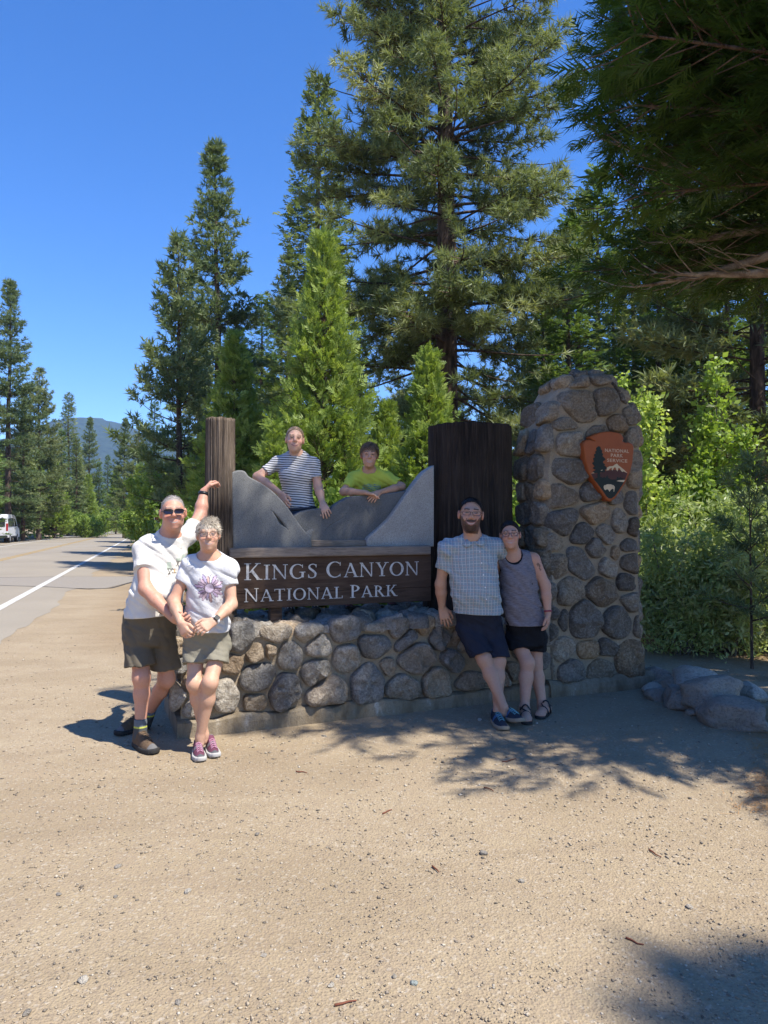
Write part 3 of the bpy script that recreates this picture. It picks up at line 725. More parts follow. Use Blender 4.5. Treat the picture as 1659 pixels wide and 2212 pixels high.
def text_line(txt, p0, p1, capz, s, big=()):
    adv = []; x = 0
    for i, ch in enumerate(txt):
        k = 1.12 if i in big else 1.0
        if ch == ' ': x += 0.42; continue
        adv.append((ch, x, k)); x += GLY[ch][0] * k + 0.13
    x -= 0.13; sx = (p1[0] - p0[0]) / x
    for ch, x0, k in adv:
        mb = MB()
        for q, poly in enumerate(GLY[ch][1]):
            pts = [(p0[0] + (x0 + a * k) * sx, p0[1] + b * k * capz) for a, b in poly]
            hgt = 0.004 + 0.0006 * q
            mb.prism(pts, -s - 0.002, -s + hgt, lambda a, b, h: (a, b, h))
        o = mb.build('letter_' + ch.lower(), M_LET); o.matrix_world = sframe(0.0)
        bm = bmesh.new(); bm.from_mesh(o.data); bmesh.ops.recalc_face_normals(bm, faces=bm.faces); bm.to_mesh(o.data); bm.free()
def letters():
    a = wl(*zc(300, 1226), 0.2985); b = wl(*zc(1478, 1181), 0.2985)
    top = wl(*zc(300, 1122), 0.2985)
    text_line('KINGS CANYON', (a[0], 0.5 * (a[1] + b[1])), b, (top[1] - a[1]) * 0.97, 0.2985, (0, 6))
    a = wl(*zc(300, 1371), 0.30); b = wl(*zc(1330, 1325), 0.30); top = wl(*zc(300, 1287), 0.30)
    text_line('NATIONAL PARK', (a[0], 0.5 * (a[1] + b[1])), b, (top[1] - a[1]) * 0.97, 0.2985, (0, 9))
kids(sign, letters)

# ---- arrowhead emblem on the tower
emblem = empty('arrowhead_emblem', W(*(lambda q: (q[0], -0.06, q[1]))(wpix(1318, 1085, -0.06))))
tag(emblem, 'red-brown arrowhead emblem with tree, mountain and bison on the stone pillar', 'emblem')
def ez(zx, zy): return wpix(1247.5 + .084 * zx, 915.7 + .084 * zy, -0.10)
def mat_enamel(name, c):
    m = Mat(name); g = m.geo(); n = m.noise(g, 14, 4, 0.6)
    m.color(m.mixc(m.ramp(n, [(0.4, (0, 0, 0)), (0.7, (0.35, 0.35, 0.35))]), c, tuple(0.6 * q for q in c))).rough(0.5)
    m.p.inputs['Specular IOR Level'].default_value = 0.18; return m.m
def emblem_parts():
    red = mat_enamel('red_brown_paint', (0.34, 0.088, 0.026)); grn = mat_enamel('dark_green_paint', (0.016, 0.022, 0.016)); mar = mat_enamel('maroon_paint', (0.085, 0.030, 0.022)); cream = mat_enamel('cream_paint', (0.66, 0.50, 0.30)); txt = mat_enamel('tan_paint', (0.60, 0.40, 0.25))
    body = [(380,345),(440,310),(560,255),(700,228),(850,222),(1000,240),(1110,275),(1150,325),(1175,370),(1145,430),(1165,470),(1240,510),(1310,500),(1400,530),(1435,590),(1430,700),(1400,1000),(1350,1200),(1230,1480),(1060,1750),(960,1890),(870,1960),(800,1950),(740,1890),(640,1740),(480,1480),(340,1280),(270,1060),(230,880),(200,640),(190,520),(250,440),(320,430),(380,450),(430,475),(485,455),(470,415),(430,395)]
    o = curve_panel('arrowhead', [[ez(*q) for q in body][::-1]], -0.098, 0.085, 0.012, red)
    def flat(name, pts, mat, lift):
        p2 = [ez(*q) for q in pts]; mb = MB(); mb.prism(p2, 0.098 - 0.004, 0.098 + lift, lambda a, b, h: (a, b, h))
        q = mb.build(name, mat); q.matrix_world = sframe(0.0)
        bm = bmesh.new(); bm.from_mesh(q.data); bmesh.ops.recalc_face_normals(bm, faces=bm.faces); bm.to_mesh(q.data); bm.free()
    flat('maroon_hills', [(345,1278),(600,1265),(760,1205),(900,1180),(1100,1180),(1285,1272),(1215,1450),(440,1450)], mar, 0.0010)
    flat('dark_forest', [(425,1430),(480,1390),(560,1380),(600,1360),(650,1390),(690,1360),(720,1390),(765,1310),(800,1390),(860,1430),(1000,1430),(1020,1350),(1060,1390),(1100,1370),(1150,1390),(1222,1430),(1195,1500),(1050,1730),(955,1860),(870,1920),(800,1910),(745,1860),(655,1720),(490,1500)], grn, 0.0018)
    flat('tree', [(545,570),(590,590),(600,660),(640,690),(625,745),(665,770),(640,830),(670,850),(700,880),(725,930),(660,955),(655,1000),(710,1040),(690,1070),(735,1100),(755,1150),(705,1180),(720,1220),(660,1250),(580,1255),(580,1440),(515,1440),(515,1262),(440,1270),(395,1225),(470,1185),(385,1140),(440,1090),(375,1010),(430,965),(400,890),(450,850),(420,790),(470,760),(455,710),(490,690),(480,620)], grn, 0.0030)
    flat('snowy_peak', [(745,1200),(765,1120),(830,1090),(915,1085),(965,1045),(1015,1020),(1050,1065),(1110,1110),(1200,1185),(1290,1268),(1185,1215),(1160,1235),(1125,1215),(1090,1140),(1050,1130),(1032,1220),(1000,1180),(985,1120),(940,1120),(895,1205),(880,1160),(900,1120),(830,1150),(800,1190)], cream, 0.0026)
    flat('snowfield', [(345,1272),(430,1238),(460,1265)], cream, 0.0026)
    flat('snowfield', [(595,1195),(640,1175),(640,1195),(605,1210)], cream, 0.0040)
    flat('lake', [(1005,1470),(1060,1447),(1215,1440),(1190,1497),(1100,1487)], cream, 0.0026)
    flat('bison', [(670,1620),(690,1575),(730,1570),(760,1550),(850,1552),(930,1580),(960,1620),(955,1670),(940,1745),(925,1740),(930,1690),(905,1665),(860,1690),(822,1745),(800,1700),(760,1675),(720,1705),(705,1690),(685,1680)], cream, 0.0026)
    for s_, y0, y1, x0, x1 in (('NATIONAL', 630, 720, 708, 1325), ('PARK', 760, 850, 860, 1172), ('SERVICE', 890, 975, 763, 1282)):
        a = ez(x0, y1); b = ez(x1, y1); c = ez(x0, y0)
        cu = bpy.data.curves.new('t', 'FONT'); cu.body = s_; cu.size = 1.0; cu.offset = 0.02; cu.extrude = 0.002; cu.space_character = 1.12
        tmp = bpy.data.objects.new('t', cu); COL.objects.link(tmp)
        dg = bpy.context.evaluated_depsgraph_get(); me = bpy.data.meshes.new_from_object(tmp.evaluated_get(dg))
        bpy.data.objects.remove(tmp); bpy.data.curves.remove(cu)
        me.materials.clear(); me.materials.append(txt)
        co = np.array([v.co[:] for v in me.vertices]); lo, hi = co.min(0), co.max(0)
        ux = (b[0] - a[0]) / (hi[0] - lo[0]); uy = (c[1] - a[1]) / (hi[1] - lo[1])
        for v in me.vertices: v.co = (a[0] + (v.co.x - lo[0]) * ux, a[1] + (v.co.y - lo[1]) * uy, 0.098 + (0.002 if v.co.z > 0 else -0.002))
        q = bpy.data.objects.new('lettering', me); link(q); q.matrix_world = sframe(0.0)
kids(emblem, emblem_parts)
# ================================================================ TREES AND SHRUBS
def mat_leaf(name, c0, c1, c2, trans=0.3, rough=0.55, spec=0.3):
    m = Mat(name); t = m.attr('tint', 'Fac')
    c = m.ramp(t, [(0.0, c0), (0.55, c1), (1.0, c2)])
    m.color(c).rough(rough); m.p.inputs['Specular IOR Level'].default_value = spec
    tr = m.n.new('ShaderNodeBsdfTranslucent'); m.l.new(m.mixc(1.0, c, (1.25, 1.25, 0.6), 'MULTIPLY'), tr.inputs[0])
    mx = m.n.new('ShaderNodeMixShader'); mx.inputs[0].default_value = trans
    m.l.new(m.p.outputs[0], mx.inputs[1]); m.l.new(tr.outputs[0], mx.inputs[2]); m.l.new(mx.outputs[0], m.out.inputs[0])
    return m.m
def mat_bark(name, c0, c1, c2, sc=(1, 1, 0.25), gs=9):
    m = Mat(name); tc = m.coords('Object'); v = m.scaled(tc, sc); n = m.noise(v, gs, 5, 0.7, 0.5)
    m.color(m.ramp(n, [(0.33, c0), (0.5, c1), (0.68, c2)])).rough(0.95); m.bump(n, 0.05, 1.0); return m.m
L_PINE = mat_leaf('pine_needles', (0.085, 0.115, 0.048), (0.190, 0.228, 0.098), (0.345, 0.370, 0.180), 0.33, 0.5, 0.25)
L_PINE2 = mat_leaf('blue_green_needles', (0.075, 0.115, 0.052), (0.160, 0.210, 0.092), (0.280, 0.315, 0.150), 0.33, 0.5, 0.25)
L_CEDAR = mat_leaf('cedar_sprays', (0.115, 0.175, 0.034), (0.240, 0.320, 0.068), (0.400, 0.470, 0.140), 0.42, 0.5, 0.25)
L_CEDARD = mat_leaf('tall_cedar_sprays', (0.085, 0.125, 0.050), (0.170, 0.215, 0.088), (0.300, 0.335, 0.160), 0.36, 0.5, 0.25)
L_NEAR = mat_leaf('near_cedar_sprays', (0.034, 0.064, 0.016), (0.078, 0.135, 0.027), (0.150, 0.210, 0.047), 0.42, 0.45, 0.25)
L_FIR = mat_leaf('fir_sprays', (0.055, 0.100, 0.032), (0.115, 0.180, 0.054), (0.240, 0.315, 0.092), 0.34, 0.5, 0.25)
L_ASPEN = mat_leaf('cottonwood_leaves', (0.170, 0.260, 0.045), (0.300, 0.410, 0.080), (0.470, 0.540, 0.170), 0.44, 0.4)
L_WILLOW = mat_leaf('willow_leaves', (0.190, 0.250, 0.078), (0.340, 0.410, 0.150), (0.540, 0.570, 0.330), 0.40, 0.4)
L_OAK = mat_leaf('oak_leaves', (0.120, 0.190, 0.034), (0.235, 0.330, 0.062), (0.380, 0.460, 0.120), 0.42, 0.45)
B_PINE = mat_bark('pine_bark', (0.022, 0.016, 0.012), (0.085, 0.058, 0.042), (0.16, 0.11, 0.08))
B_CEDAR = mat_bark('cedar_bark', (0.05, 0.03, 0.02), (0.14, 0.085, 0.055), (0.24, 0.17, 0.12), (1, 1, 0.1), 14)
B_LIMB = mat_bark('pale_cedar_limb', (0.12, 0.08, 0.055), (0.27, 0.20, 0.14), (0.42, 0.34, 0.26), (0.6, 0.6, 0.6), 12)
B_GREY = mat_bark('grey_stem', (0.08, 0.07, 0.06), (0.19, 0.17, 0.14), (0.3, 0.27, 0.23))

def unit(v): return v / (np.linalg.norm(v, axis=-1, keepdims=True) + 1e-9)
def tpl_pine(R, n=15, wid=0.075):
    T = []
    for i in range(n):
        ca = math.cos(math.radians(R.uniform(12, 95))); sa = math.sqrt(1 - ca * ca); ph = R.uniform(0, 2 * math.pi)
        d = np.array([sa * math.cos(ph), sa * math.sin(ph), ca]); o = np.array([0, 0, R.uniform(-0.25, 0.25)])
        s = unit(np.cross(d, R.normal(size=3))) * wid * 0.5; L = R.uniform(0.7, 1.05)
        T.append([o + d * 0.05 - s, o + d * 0.05 + s, o + d * L])
    return np.array(T)
def tpl_spray(R, n=11, spread=50, droop=0.18, wid=0.07):
    """flat fan of scale leaves in the x-z plane"""
    T = []
    for i in range(n):
        u = i / (n - 1); sd = 1 if i % 2 else -1
        an = math.radians(sd * (spread * (1 - 0.55 * u) + R.uniform(-8, 8))) * (0 if i == n - 1 else 1)
        o = np.array([0, R.normal(0, 0.02), 0.75 * u]); L = (0.62 - 0.32 * u) * R.uniform(0.8, 1.15)
        d = np.array([math.sin(an), R.normal(0, 0.12) - droop, math.cos(an)]); d = unit(d)
        s = unit(np.cross(d, np.array([0, 1, 0.1]))) * wid
        m = o + d * L * 0.45
        T.append([o, m - s, o + d * L]); T.append([o, o + d * L, m + s])
    return np.array(T)
def tpl_frond(R, n=15, wid=0.030):
    """feathery frond: slender single blades along a drooping axis"""
    T = []
    for i in range(n):
        u = i / (n - 1); sd = 1 if i % 2 else -1; an = math.radians(sd * (46 * (1 - 0.6 * u) + R.uniform(-10, 10)))
        o = np.array([R.normal(0, .02), -0.12 * u * u + R.normal(0, .03), 0.85 * u]); L = (0.62 - 0.30 * u) * R.uniform(0.75, 1.2)
        d = unit(np.array([math.sin(an), -0.16 + R.normal(0, 0.14), math.cos(an)])); s = unit(np.cross(d, np.array([0, 1, 0.2]))) * wid
        T.append([o - s, o + s, o + d * L])
    return np.array(T)
def tpl_leaves(R, n=7, wl=0.42, narrow=0.36):
    T = []
    for i in range(n):
        o = R.normal(0, 0.30, 3); d = unit(R.normal(size=3) + np.array([0, 0, 0.25])); s = unit(np.cross(d, R.normal(size=3)))
        L = wl * R.uniform(0.7, 1.2); m = o + d * L * 0.45; s = s * L * narrow
        T.append([o, m - s, o + d * L]); T.append([o, o + d * L, m + s])
    return np.array(T)

def scatter(pos, dirs, scale, tpls, R, tint, flat=False):
    """templates -> one triangle soup; local z follows dirs; flat keeps the fan's plane roughly horizontal"""
    pos = np.asarray(pos); d = unit(np.asarray(dirs)); scale = np.asarray(scale); tint = np.asarray(tint); N = len(pos)
    if flat:
        up = np.array([0, 0, 1.0]) + R.normal(0, 0.35, (N, 3)); y = unit(up - d * (up * d).sum(1, keepdims=True)); x = np.cross(y, d)
    else:
        a = R.normal(size=(N, 3)); x = unit(a - d * (a * d).sum(1, keepdims=True)); y = np.cross(d, x)
    M = np.stack([x, y, d], -1) * scale[:, None, None]
    which = R.integers(len(tpls), size=N); Vs = []; ts = []
    for k, T in enumerate(tpls):
        ii = np.where(which == k)[0]
        if len(ii) == 0: continue
        v = np.einsum('nij,mj->nmi', M[ii], T.reshape(-1, 3)) + pos[ii][:, None, :]
        Vs.append(v.reshape(-1, 3)); ts.append(np.repeat(tint[ii], T.shape[0] * 3))
    V = np.concatenate(Vs); t = np.concatenate(ts)
    return V, np.arange(len(V)).reshape(-1, 3), np.clip(t + R.normal(0, 0.06, len(t)), 0, 1)

class Limbs:
    def __init__(s): s.v = []; s.f = []; s.n = 0
    def add(s, pts, rad, n=5):
        V, F = tube(pts, rad, n, False); s.v.append(V); s.f += [tuple(i + s.n for i in f) for f in F]; s.n += len(V)
    def build(s, name, mat): return mesh_np(name, np.concatenate(s.v), s.f if not s.f else np.array(s.f), mat, None, True)

def trunk_pts(H, R, bend=0.01, n=14):
    z = np.linspace(-0.3, H, n); ph = R.uniform(0, 50)
    o = fbm(np.stack([z * 0.12 + ph, z * 0, z * 0], -1), 2), fbm(np.stack([z * 0.12, z * 0 + ph, z * 0], -1), 2)
    b = bend * H; return np.stack([o[0] * b * z / H * 2, o[1] * b * z / H * 2, z], -1)

def conifer(R, H, hb, rfun, nbr, elev, kind, tuft, tr, spacing=0.22, twig=0.36, curl=0.5, jit=0.25, tpls=None, flat=False, clump=0.0, limb_r=0.010, dead=0, side=None, tiptuft=1.0, droop=0.0, tintsd=0.18, minz=None):
    """one conifer: limbs collector, tuft positions, directions, scales, tints.
    rfun(u): branch length at crown height u (0 base, 1 tip); elev(u): start angle in degrees"""
    L = Limbs(); tp = trunk_pts(H, R); rz = tr * (1 - np.clip(tp[:, 2], 0, H) / H * 0.95) ** 0.85; rz[0] *= 1.25
    L.add(tp, rz, 10)
    pos = []; dr = []; sc = []; ti = []
    us = np.sort(R.random(nbr)) ** 0.92
    az = R.random() * 6
    for i, u in enumerate(us):
        z = hb + u * (H - hb); az += 2.399 + R.normal(0, 0.4)
        ln = rfun(u) * R.uniform(1 - jit, 1 + jit)
        if side is not None: ln *= side(az)
        if ln < 0.12: ln = 0.12
        e0 = math.radians(elev(u) + R.normal(0, 7)); k = 7; s = np.linspace(0, 1, k)
        base = np.array([np.interp(z, tp[:, 2], tp[:, 0]), np.interp(z, tp[:, 2], tp[:, 1]), z])
        ee = e0 + math.radians(curl * 45) * s ** 1.6 - math.radians(droop * 60) * np.sin(s * math.pi * 0.8)
        ww = az + R.normal(0, 0.25) * s * s
        step = np.stack([np.cos(ee) * np.cos(ww), np.cos(ee) * np.sin(ww), np.sin(ee)], -1) * ln / (k - 1)
        pts = base + np.r_[[np.zeros(3)], np.cumsum(step[:-1], 0)]
        rr = max(0.006, limb_r * ln ** 0.8 + 0.004)
        L.add(pts, rr * (1 - 0.85 * s), 4)
        tb = np.clip(0.5 + R.normal(0, tintsd), 0, 1)
        # twigs
        nt = max(2, int(ln * (1 - 0.22) / spacing)); s0 = 0.12 if ln < 1.0 else max(0.16, 0.34 - 0.22 * u)
        for a in np.linspace(s0, 1, nt):
            q = np.array([np.interp(a, s, pts[:, j]) for j in range(3)]); j0 = min(int(a * (k - 1)), k - 2); d0 = unit(step[j0])
            sd = 1 if R.random() < 0.5 else -1
            lat = unit(np.cross(d0, [0, 0, 1.0])) * sd
            for rep in range(2):
                if rep: lat = -lat
                l2 = twig * ln * (1.12 - a) * R.uniform(0.5, 1.15) + tuft * 0.5
                if clump and vnoise(np.array(q) * 1.3 + i * 0.37) < clump - 0.75: continue
                d2 = unit(d0 * R.uniform(0.5, 1.0) + lat * R.uniform(0.5, 1.0) + np.array([0, 0, R.normal(0.05, 0.22)]))
                m = max(1, int(round(l2 / (tuft * 0.48))))
                e = q + d2 * l2
                if l2 > tuft * 1.2 and kind != 'far': L.add(np.array([q, (q + e) / 2 + [0, 0, -0.03 * l2], e]), np.array([rr * 0.35, rr * 0.25, 0.003]), 3)
                for b in range(m):
                    f = (b + 1) / m; p = q + d2 * l2 * f + R.normal(0, tuft * 0.16, 3)
                    pos.append(p); dr.append(d2 + np.array([0, 0, 0.25 if not flat else -0.12])); sc.append(tuft * R.uniform(0.75, 1.2)); ti.append(np.clip(tb + R.normal(0, 0.10), 0, 1))
        pos.append(pts[-1]); dr.append(unit(step[-1])); sc.append(tuft * 1.15 * tiptuft); ti.append(tb)
    pos.append(tp[-1]); dr.append([0, 0, 1.0]); sc.append(tuft * 1.2); ti.append(0.5)
    for _ in range(dead):
        z = R.uniform(0.08, 1) * hb; a = R.uniform(0, 6.28); l = R.uniform(0.4, 1.6)
        L.add(np.array([[0, 0, z], [math.cos(a) * l * .6, math.sin(a) * l * .6, z - 0.05], [math.cos(a) * l, math.sin(a) * l, z - R.uniform(0, .4)]]), np.array([0.022, 0.013, 0.004]), 4)
    return L, np.array(pos), np.array(dr), np.array(sc), np.array(ti)

def make_tree(name, R, L, pos, dr, sc, ti, tpls, leafm, barkm, flat=False, minz=None):
    root = bpy.data.objects.new(name, None); link(root); root.empty_display_size = 0.3
    if minz is not None:
        k = pos[:, 2] > minz; pos, dr, sc, ti = pos[k], dr[k], sc[k], ti[k]
    tk = L.build('trunk', barkm); tk.parent = root
    V, F, t = scatter(pos, dr, sc, tpls, R, ti, flat)
    cr = mesh_np('crown', V, F, leafm, root, False, tint=t)
    return root
USED = {}
def plant(proto, loc, rz, sc, label, cat, group=None, mats=None):
    """the prototype itself the first time, then copies that share its meshes"""
    if proto.name in USED:
        o = proto.copy(); link(o)
        for ch in proto.children:
            c = ch.copy(); link(c, o)
            if mats and ch.name.startswith('crown'):
                c.material_slots[0].link = 'OBJECT'; c.material_slots[0].material = mats
    else:
        o = proto; USED[proto.name] = 1
    o.location = (float(loc[0]), float(loc[1]), float(loc[2])); o.rotation_euler = (0, 0, rz)
    o.scale = (sc, sc, sc) if not isinstance(sc, tuple) else sc
    for k in ('group',):
        if k in o: del o[k]
    return tag(o, label, cat, group)

R = np.random.default_rng(101)
PT = [tpl_pine(R, 20, 0.10) for _ in range(6)]
PTF = [tpl_pine(R, 11, 0.19) for _ in range(5)]
CS = [tpl_spray(R, 9, 52, 0.10, 0.065) for _ in range(5)]
CSF = [tpl_spray(R, 7, 55, 0.10, 0.13) for _ in range(5)]
FS = [tpl_spray(R, 8, 62, 0.02, 0.055) for _ in range(4)]
LV = [tpl_leaves(R, 7) for _ in range(5)]
LVW = [tpl_leaves(R, 8, 0.55, 0.15) for _ in range(5)]

# --- the big pine behind the stump
R = np.random.default_rng(3)
big = conifer(R, 25.0, 2.6, lambda u: 3.55 * (1 - 0.75 * max(0, u - .35) / .65) * (0.62 + 0.38 * min(1, u / 0.25)), 300,
              lambda u: -14 + 55 * u, 'near', 0.29, 0.36, spacing=0.22, twig=0.33, curl=0.55, clump=0.66, jit=0.2, limb_r=0.016, droop=0.25, tintsd=0.2)
T_BIG = make_tree('pine_tree', R, *big, PT, L_PINE, B_PINE)
# --- mid pines
R = np.random.default_rng(4)
mp = conifer(R, 20.0, 1.8, lambda u: 3.0 * (1 - u) ** 0.75 * (0.6 + 0.4 * min(1, u / .2)) + 0.15, 190, lambda u: -12 + 62 * u, 'far', 0.31, 0.26, spacing=0.22, twig=0.36, curl=0.6, clump=0.50, droop=0.2)
T_MID = make_tree('pine_tree', R, *mp, PTF, L_PINE2, B_PINE)
R = np.random.default_rng(14)
mp = conifer(R, 17.0, 2.5, lambda u: 3.3 * (1 - u) ** 0.7 * (0.5 + 0.5 * min(1, u / .2)) + 0.15, 165, lambda u: -8 + 55 * u, 'far', 0.31, 0.24, spacing=0.22, twig=0.36, curl=0.7, clump=0.52, droop=0.15)
T_MID2 = make_tree('pine_tree', R, *mp, PTF, L_PINE, B_PINE)
R = np.random.default_rng(5)
yp_ = conifer(R, 11.5, 1.6, lambda u: 2.0 * (1 - u) ** 0.62 + 0.25, 105, lambda u: 2 + 48 * u, 'near', 0.28, 0.15, spacing=0.19, twig=0.25, curl=0.8, clump=0.46, limb_r=0.012, dead=10)
T_YP = make_tree('pine_tree', R, *yp_, PTF, L_PINE2, B_PINE)
# --- tall and young cedars
R = np.random.default_rng(6)
tc = conifer(R, 20.5, 1.5, lambda u: 2.35 * (1 - u) ** 0.8 * (0.75 + 0.25 * min(1, u / .2)) + 0.2, 330, lambda u: -18 + 40 * u, 'far', 0.36, 0.28, spacing=0.22, twig=0.40, curl=0.9, flat=True, clump=0.46, droop=0.3)
T_TC = make_tree('cedar_tree', R, *tc, CSF, L_CEDARD, B_CEDAR, True)
R = np.random.default_rng(7)
yc = conifer(R, 7.6, 0.2, lambda u: 1.75 * (1 - u) ** 0.85 + 0.14, 330, lambda u: 5 + 45 * u, 'near', 0.27, 0.10, spacing=0.16, twig=0.34, curl=0.9, flat=True, clump=0.12)
T_YC = make_tree('cedar_tree', R, *yc, CS, L_CEDAR, B_CEDAR)
# --- fir
R = np.random.default_rng(8)
fr_ = conifer(R, 19.0, 0.8, lambda u: 2.7 * (1 - u) ** 0.85 + 0.15, 260, lambda u: -14 + 40 * u, 'far', 0.38, 0.25, spacing=0.23, twig=0.36, curl=0.35, flat=True, clump=0.25)
T_FIR = make_tree('fir_tree', R, *fr_, CSF, L_FIR, B_PINE, True)

# --- broad-leaved shrubs and saplings
def bush(name, R, H, W_, nst, nleaf, leaf, tpls, leafm, barkm, spread=0.5, shape='bush'):
    L = Limbs(); pos = []; dr = []; sc = []; ti = []
    for i in range(nst):
        a = R.uniform(0, 6.28); rr = W_ * 0.5 * math.sqrt(R.random()); top = np.array([math.cos(a) * rr, math.sin(a) * rr, 0])
        h = H * (R.uniform(0.55, 1.0) if shape == 'bush' else R.uniform(0.5, 1.0)) * (1 - 0.35 * (rr / (W_ * 0.5)) ** 2)
        b0 = top * spread * 0.35; k = 7; s = np.linspace(0, 1, k)
        pts = np.outer(1 - s, b0) + np.outer(s, top); pts[:, 2] = s * h
        pts[:, :2] += np.stack([fbm(np.stack([s * 2 + i * 3.3, s * 0, s * 0], -1), 2), fbm(np.stack([s * 2, s * 0 + i * 5.1, s * 0], -1), 2)], -1) * 0.28 * s[:, None] * W_ * 0.5
        L.add(pts, 0.006 + 0.018 * (h / 4) * (1 - s * 0.8), 4)
        tb = np.clip(0.5 + R.normal(0, .15), 0, 1); m = nleaf // nst
        for q in range(m):
            f = R.uniform(0.12, 1.0) ** 0.8; p = np.array([np.interp(f, s, pts[:, j]) for j in range(3)])
            out = unit(np.array([R.normal(), R.normal(), R.normal(0.2, 0.6)])); l = abs(R.normal(0, 1)) * (0.10 + 0.13 * W_ * (1.1 - f))
            p = p + out * l
            if p[2] < 0.05: p[2] = R.uniform(0.05, 0.3)
            pos.append(p); dr.append(unit(out + np.array([0, 0, 0.4]))); sc.append(leaf * R.uniform(0.7, 1.3)); ti.append(np.clip(tb + R.normal(0, .16), 0, 1))
            if q % 6 == 0 and l > 0.15: L.add(np.array([p - out * l, p]), np.array([0.006, 0.002]), 3)
    return make_tree(name, R, L, np.array(pos), np.array(dr), np.array(sc), np.array(ti), tpls, leafm, barkm)
T_ASP = bush('cottonwood_sapling', np.random.default_rng(21), 4.6, 1.15, 6, 1150, 0.19, LV, L_ASPEN, B_GREY, 0.5, 'pole')
T_ASP2 = bush('cottonwood_sapling', np.random.default_rng(31), 4.6, 1.0, 5, 1000, 0.19, LV, L_ASPEN, B_GREY, 0.5, 'pole')
T_WIL = bush('willow_shrub', np.random.default_rng(22), 2.3, 2.6, 22, 2600, 0.21, LVW, L_WILLOW, B_GREY, 0.4)
T_OAK = bush('oak_shrub', np.random.default_rng(23), 2.6, 3.0, 18, 2200, 0.26, LV, L_OAK, B_GREY, 0.4)
T_OAKT = bush('oak_tree', np.random.default_rng(24), 7.5, 6.0, 22, 3000, 0.50, LV, L_OAK, B_GREY, 0.2)

def at(x, Y): p = P(x, HZ, Y); return (p[0], p[1], float(ground_z(p[0], p[1])))
def hgt(y, Y): return CAMZ + (HZ - y) / FPX * Y      # height of something whose top shows at row y

# placed trees ------------------------------------------------------------
plant(T_BIG, at(962, 19.5), 0.7, 1.0, 'huge pine with a dark straight trunk rising behind the stump', 'tree')
plant(T_TC, at(688, 31), 1.0, hgt(170, 31) / 20.5, 'tall slender cedar left of the huge pine, its tip second highest', 'tree')
plant(T_MID, at(466, 34), 2.2, hgt(308, 34) / 20.0, 'pointed pine in the middle of the left group, taller than its neighbour by the road', 'tree')
plant(T_YP, at(388, 26), 0.4, hgt(528, 26) / 11.5, 'open-branched young pine right of the road with upswept limbs', 'tree')
plant(T_YC, at(702, 15.5), 0.0, (0.84 * hgt(530, 15.5) / 7.6, 0.84 * hgt(530, 15.5) / 7.6, hgt(530, 15.5) / 7.6), 'bright green conical young cedar behind the striped-shirt girl', 'tree')
plant(T_YC, at(925, 13.5), 2.0, hgt(775, 13.5) / 7.6, 'small light green cedar just left of the dark stump', 'tree')
plant(T_YC, at(505, 23), 4.0, hgt(735, 23) / 7.6, 'light green young cedar standing behind the log post', 'tree')
plant(T_YC, at(835, 16.5), 1.2, hgt(880, 16.5) / 7.6, 'short leafy cedar behind the boy in the yellow shirt', 'tree')
plant(T_YC, at(590, 14.0), 3.1, hgt(925, 14.0) / 7.6, 'shortest leafy cedar, left of the striped-shirt girl', 'tree')
plant(T_MID2, at(905, 42), 2.6, hgt(640, 42) / 17, 'far pine showing through the gap under the huge pine limbs', 'tree')
plant(T_FIR, at(1235, 24), 0.5, hgt(470, 24) / 19, 'dark fir directly behind the stone pillar', 'tree')
plant(T_FIR, at(1420, 27), 2.5, hgt(380, 27) / 19, 'dark fir in the right background above the cottonwoods', 'tree', 'dark firs on the right')
plant(T_FIR, at(1570, 25), 4.1, hgt(330, 25) / 19, 'dark fir at the right edge behind the near cedar', 'tree', 'dark firs on the right')
plant(T_FIR, at(1330, 36), 5.0, hgt(540, 36) / 19, 'farther dark fir between pillar and right cottonwood', 'tree')
plant(T_MID2, at(1190, 33), 1.4, hgt(600, 33) / 17, 'pine right of the huge pine, left of the pillar top', 'tree')
plant(T_MID2, at(1640, 17), 0.9, 0.95, 'pine with a dark bare trunk at the right edge', 'tree')
plant(T_MID, at(1500, 38), 0.9, 0.95, 'far pine seen between the two right cottonwood saplings', 'tree')
for i, (x, Y, y, pr, h0, lab) in enumerate([
    (1300, 42, 360, T_FIR, 19.0, 'far dark fir rising behind the pillar top'),
    (1375, 31, 440, T_TC, 20.5, 'dark cedar behind the left cottonwood sapling'),
    (1500, 30, 400, T_TC, 20.5, 'dark cedar behind the right cottonwood sapling'),
    (1620, 34, 300, T_FIR, 19.0, 'far dark fir at the right edge'),
    (1175, 26, 560, T_FIR, 19.0, 'dark fir between the huge pine and the pillar top'),
    (1250, 33, 420, T_TC, 20.5, 'tall dark cedar straight above the pillar'),
    (1450, 44, 330, T_FIR, 19.0, 'farthest dark fir above the right saplings'),
    (1000, 27, 860, T_FIR, 19.0, 'short dark fir straight behind the stump'),
    (1080, 24, 880, T_TC, 20.5, 'short cedar behind the right edge of the stump'),
    (885, 29, 830, T_FIR, 19.0, 'short dark fir behind the small light green cedar')]):
    plant(pr, at(x, Y), 1.1 * i + .4, hgt(y, Y) / h0, lab, 'tree')
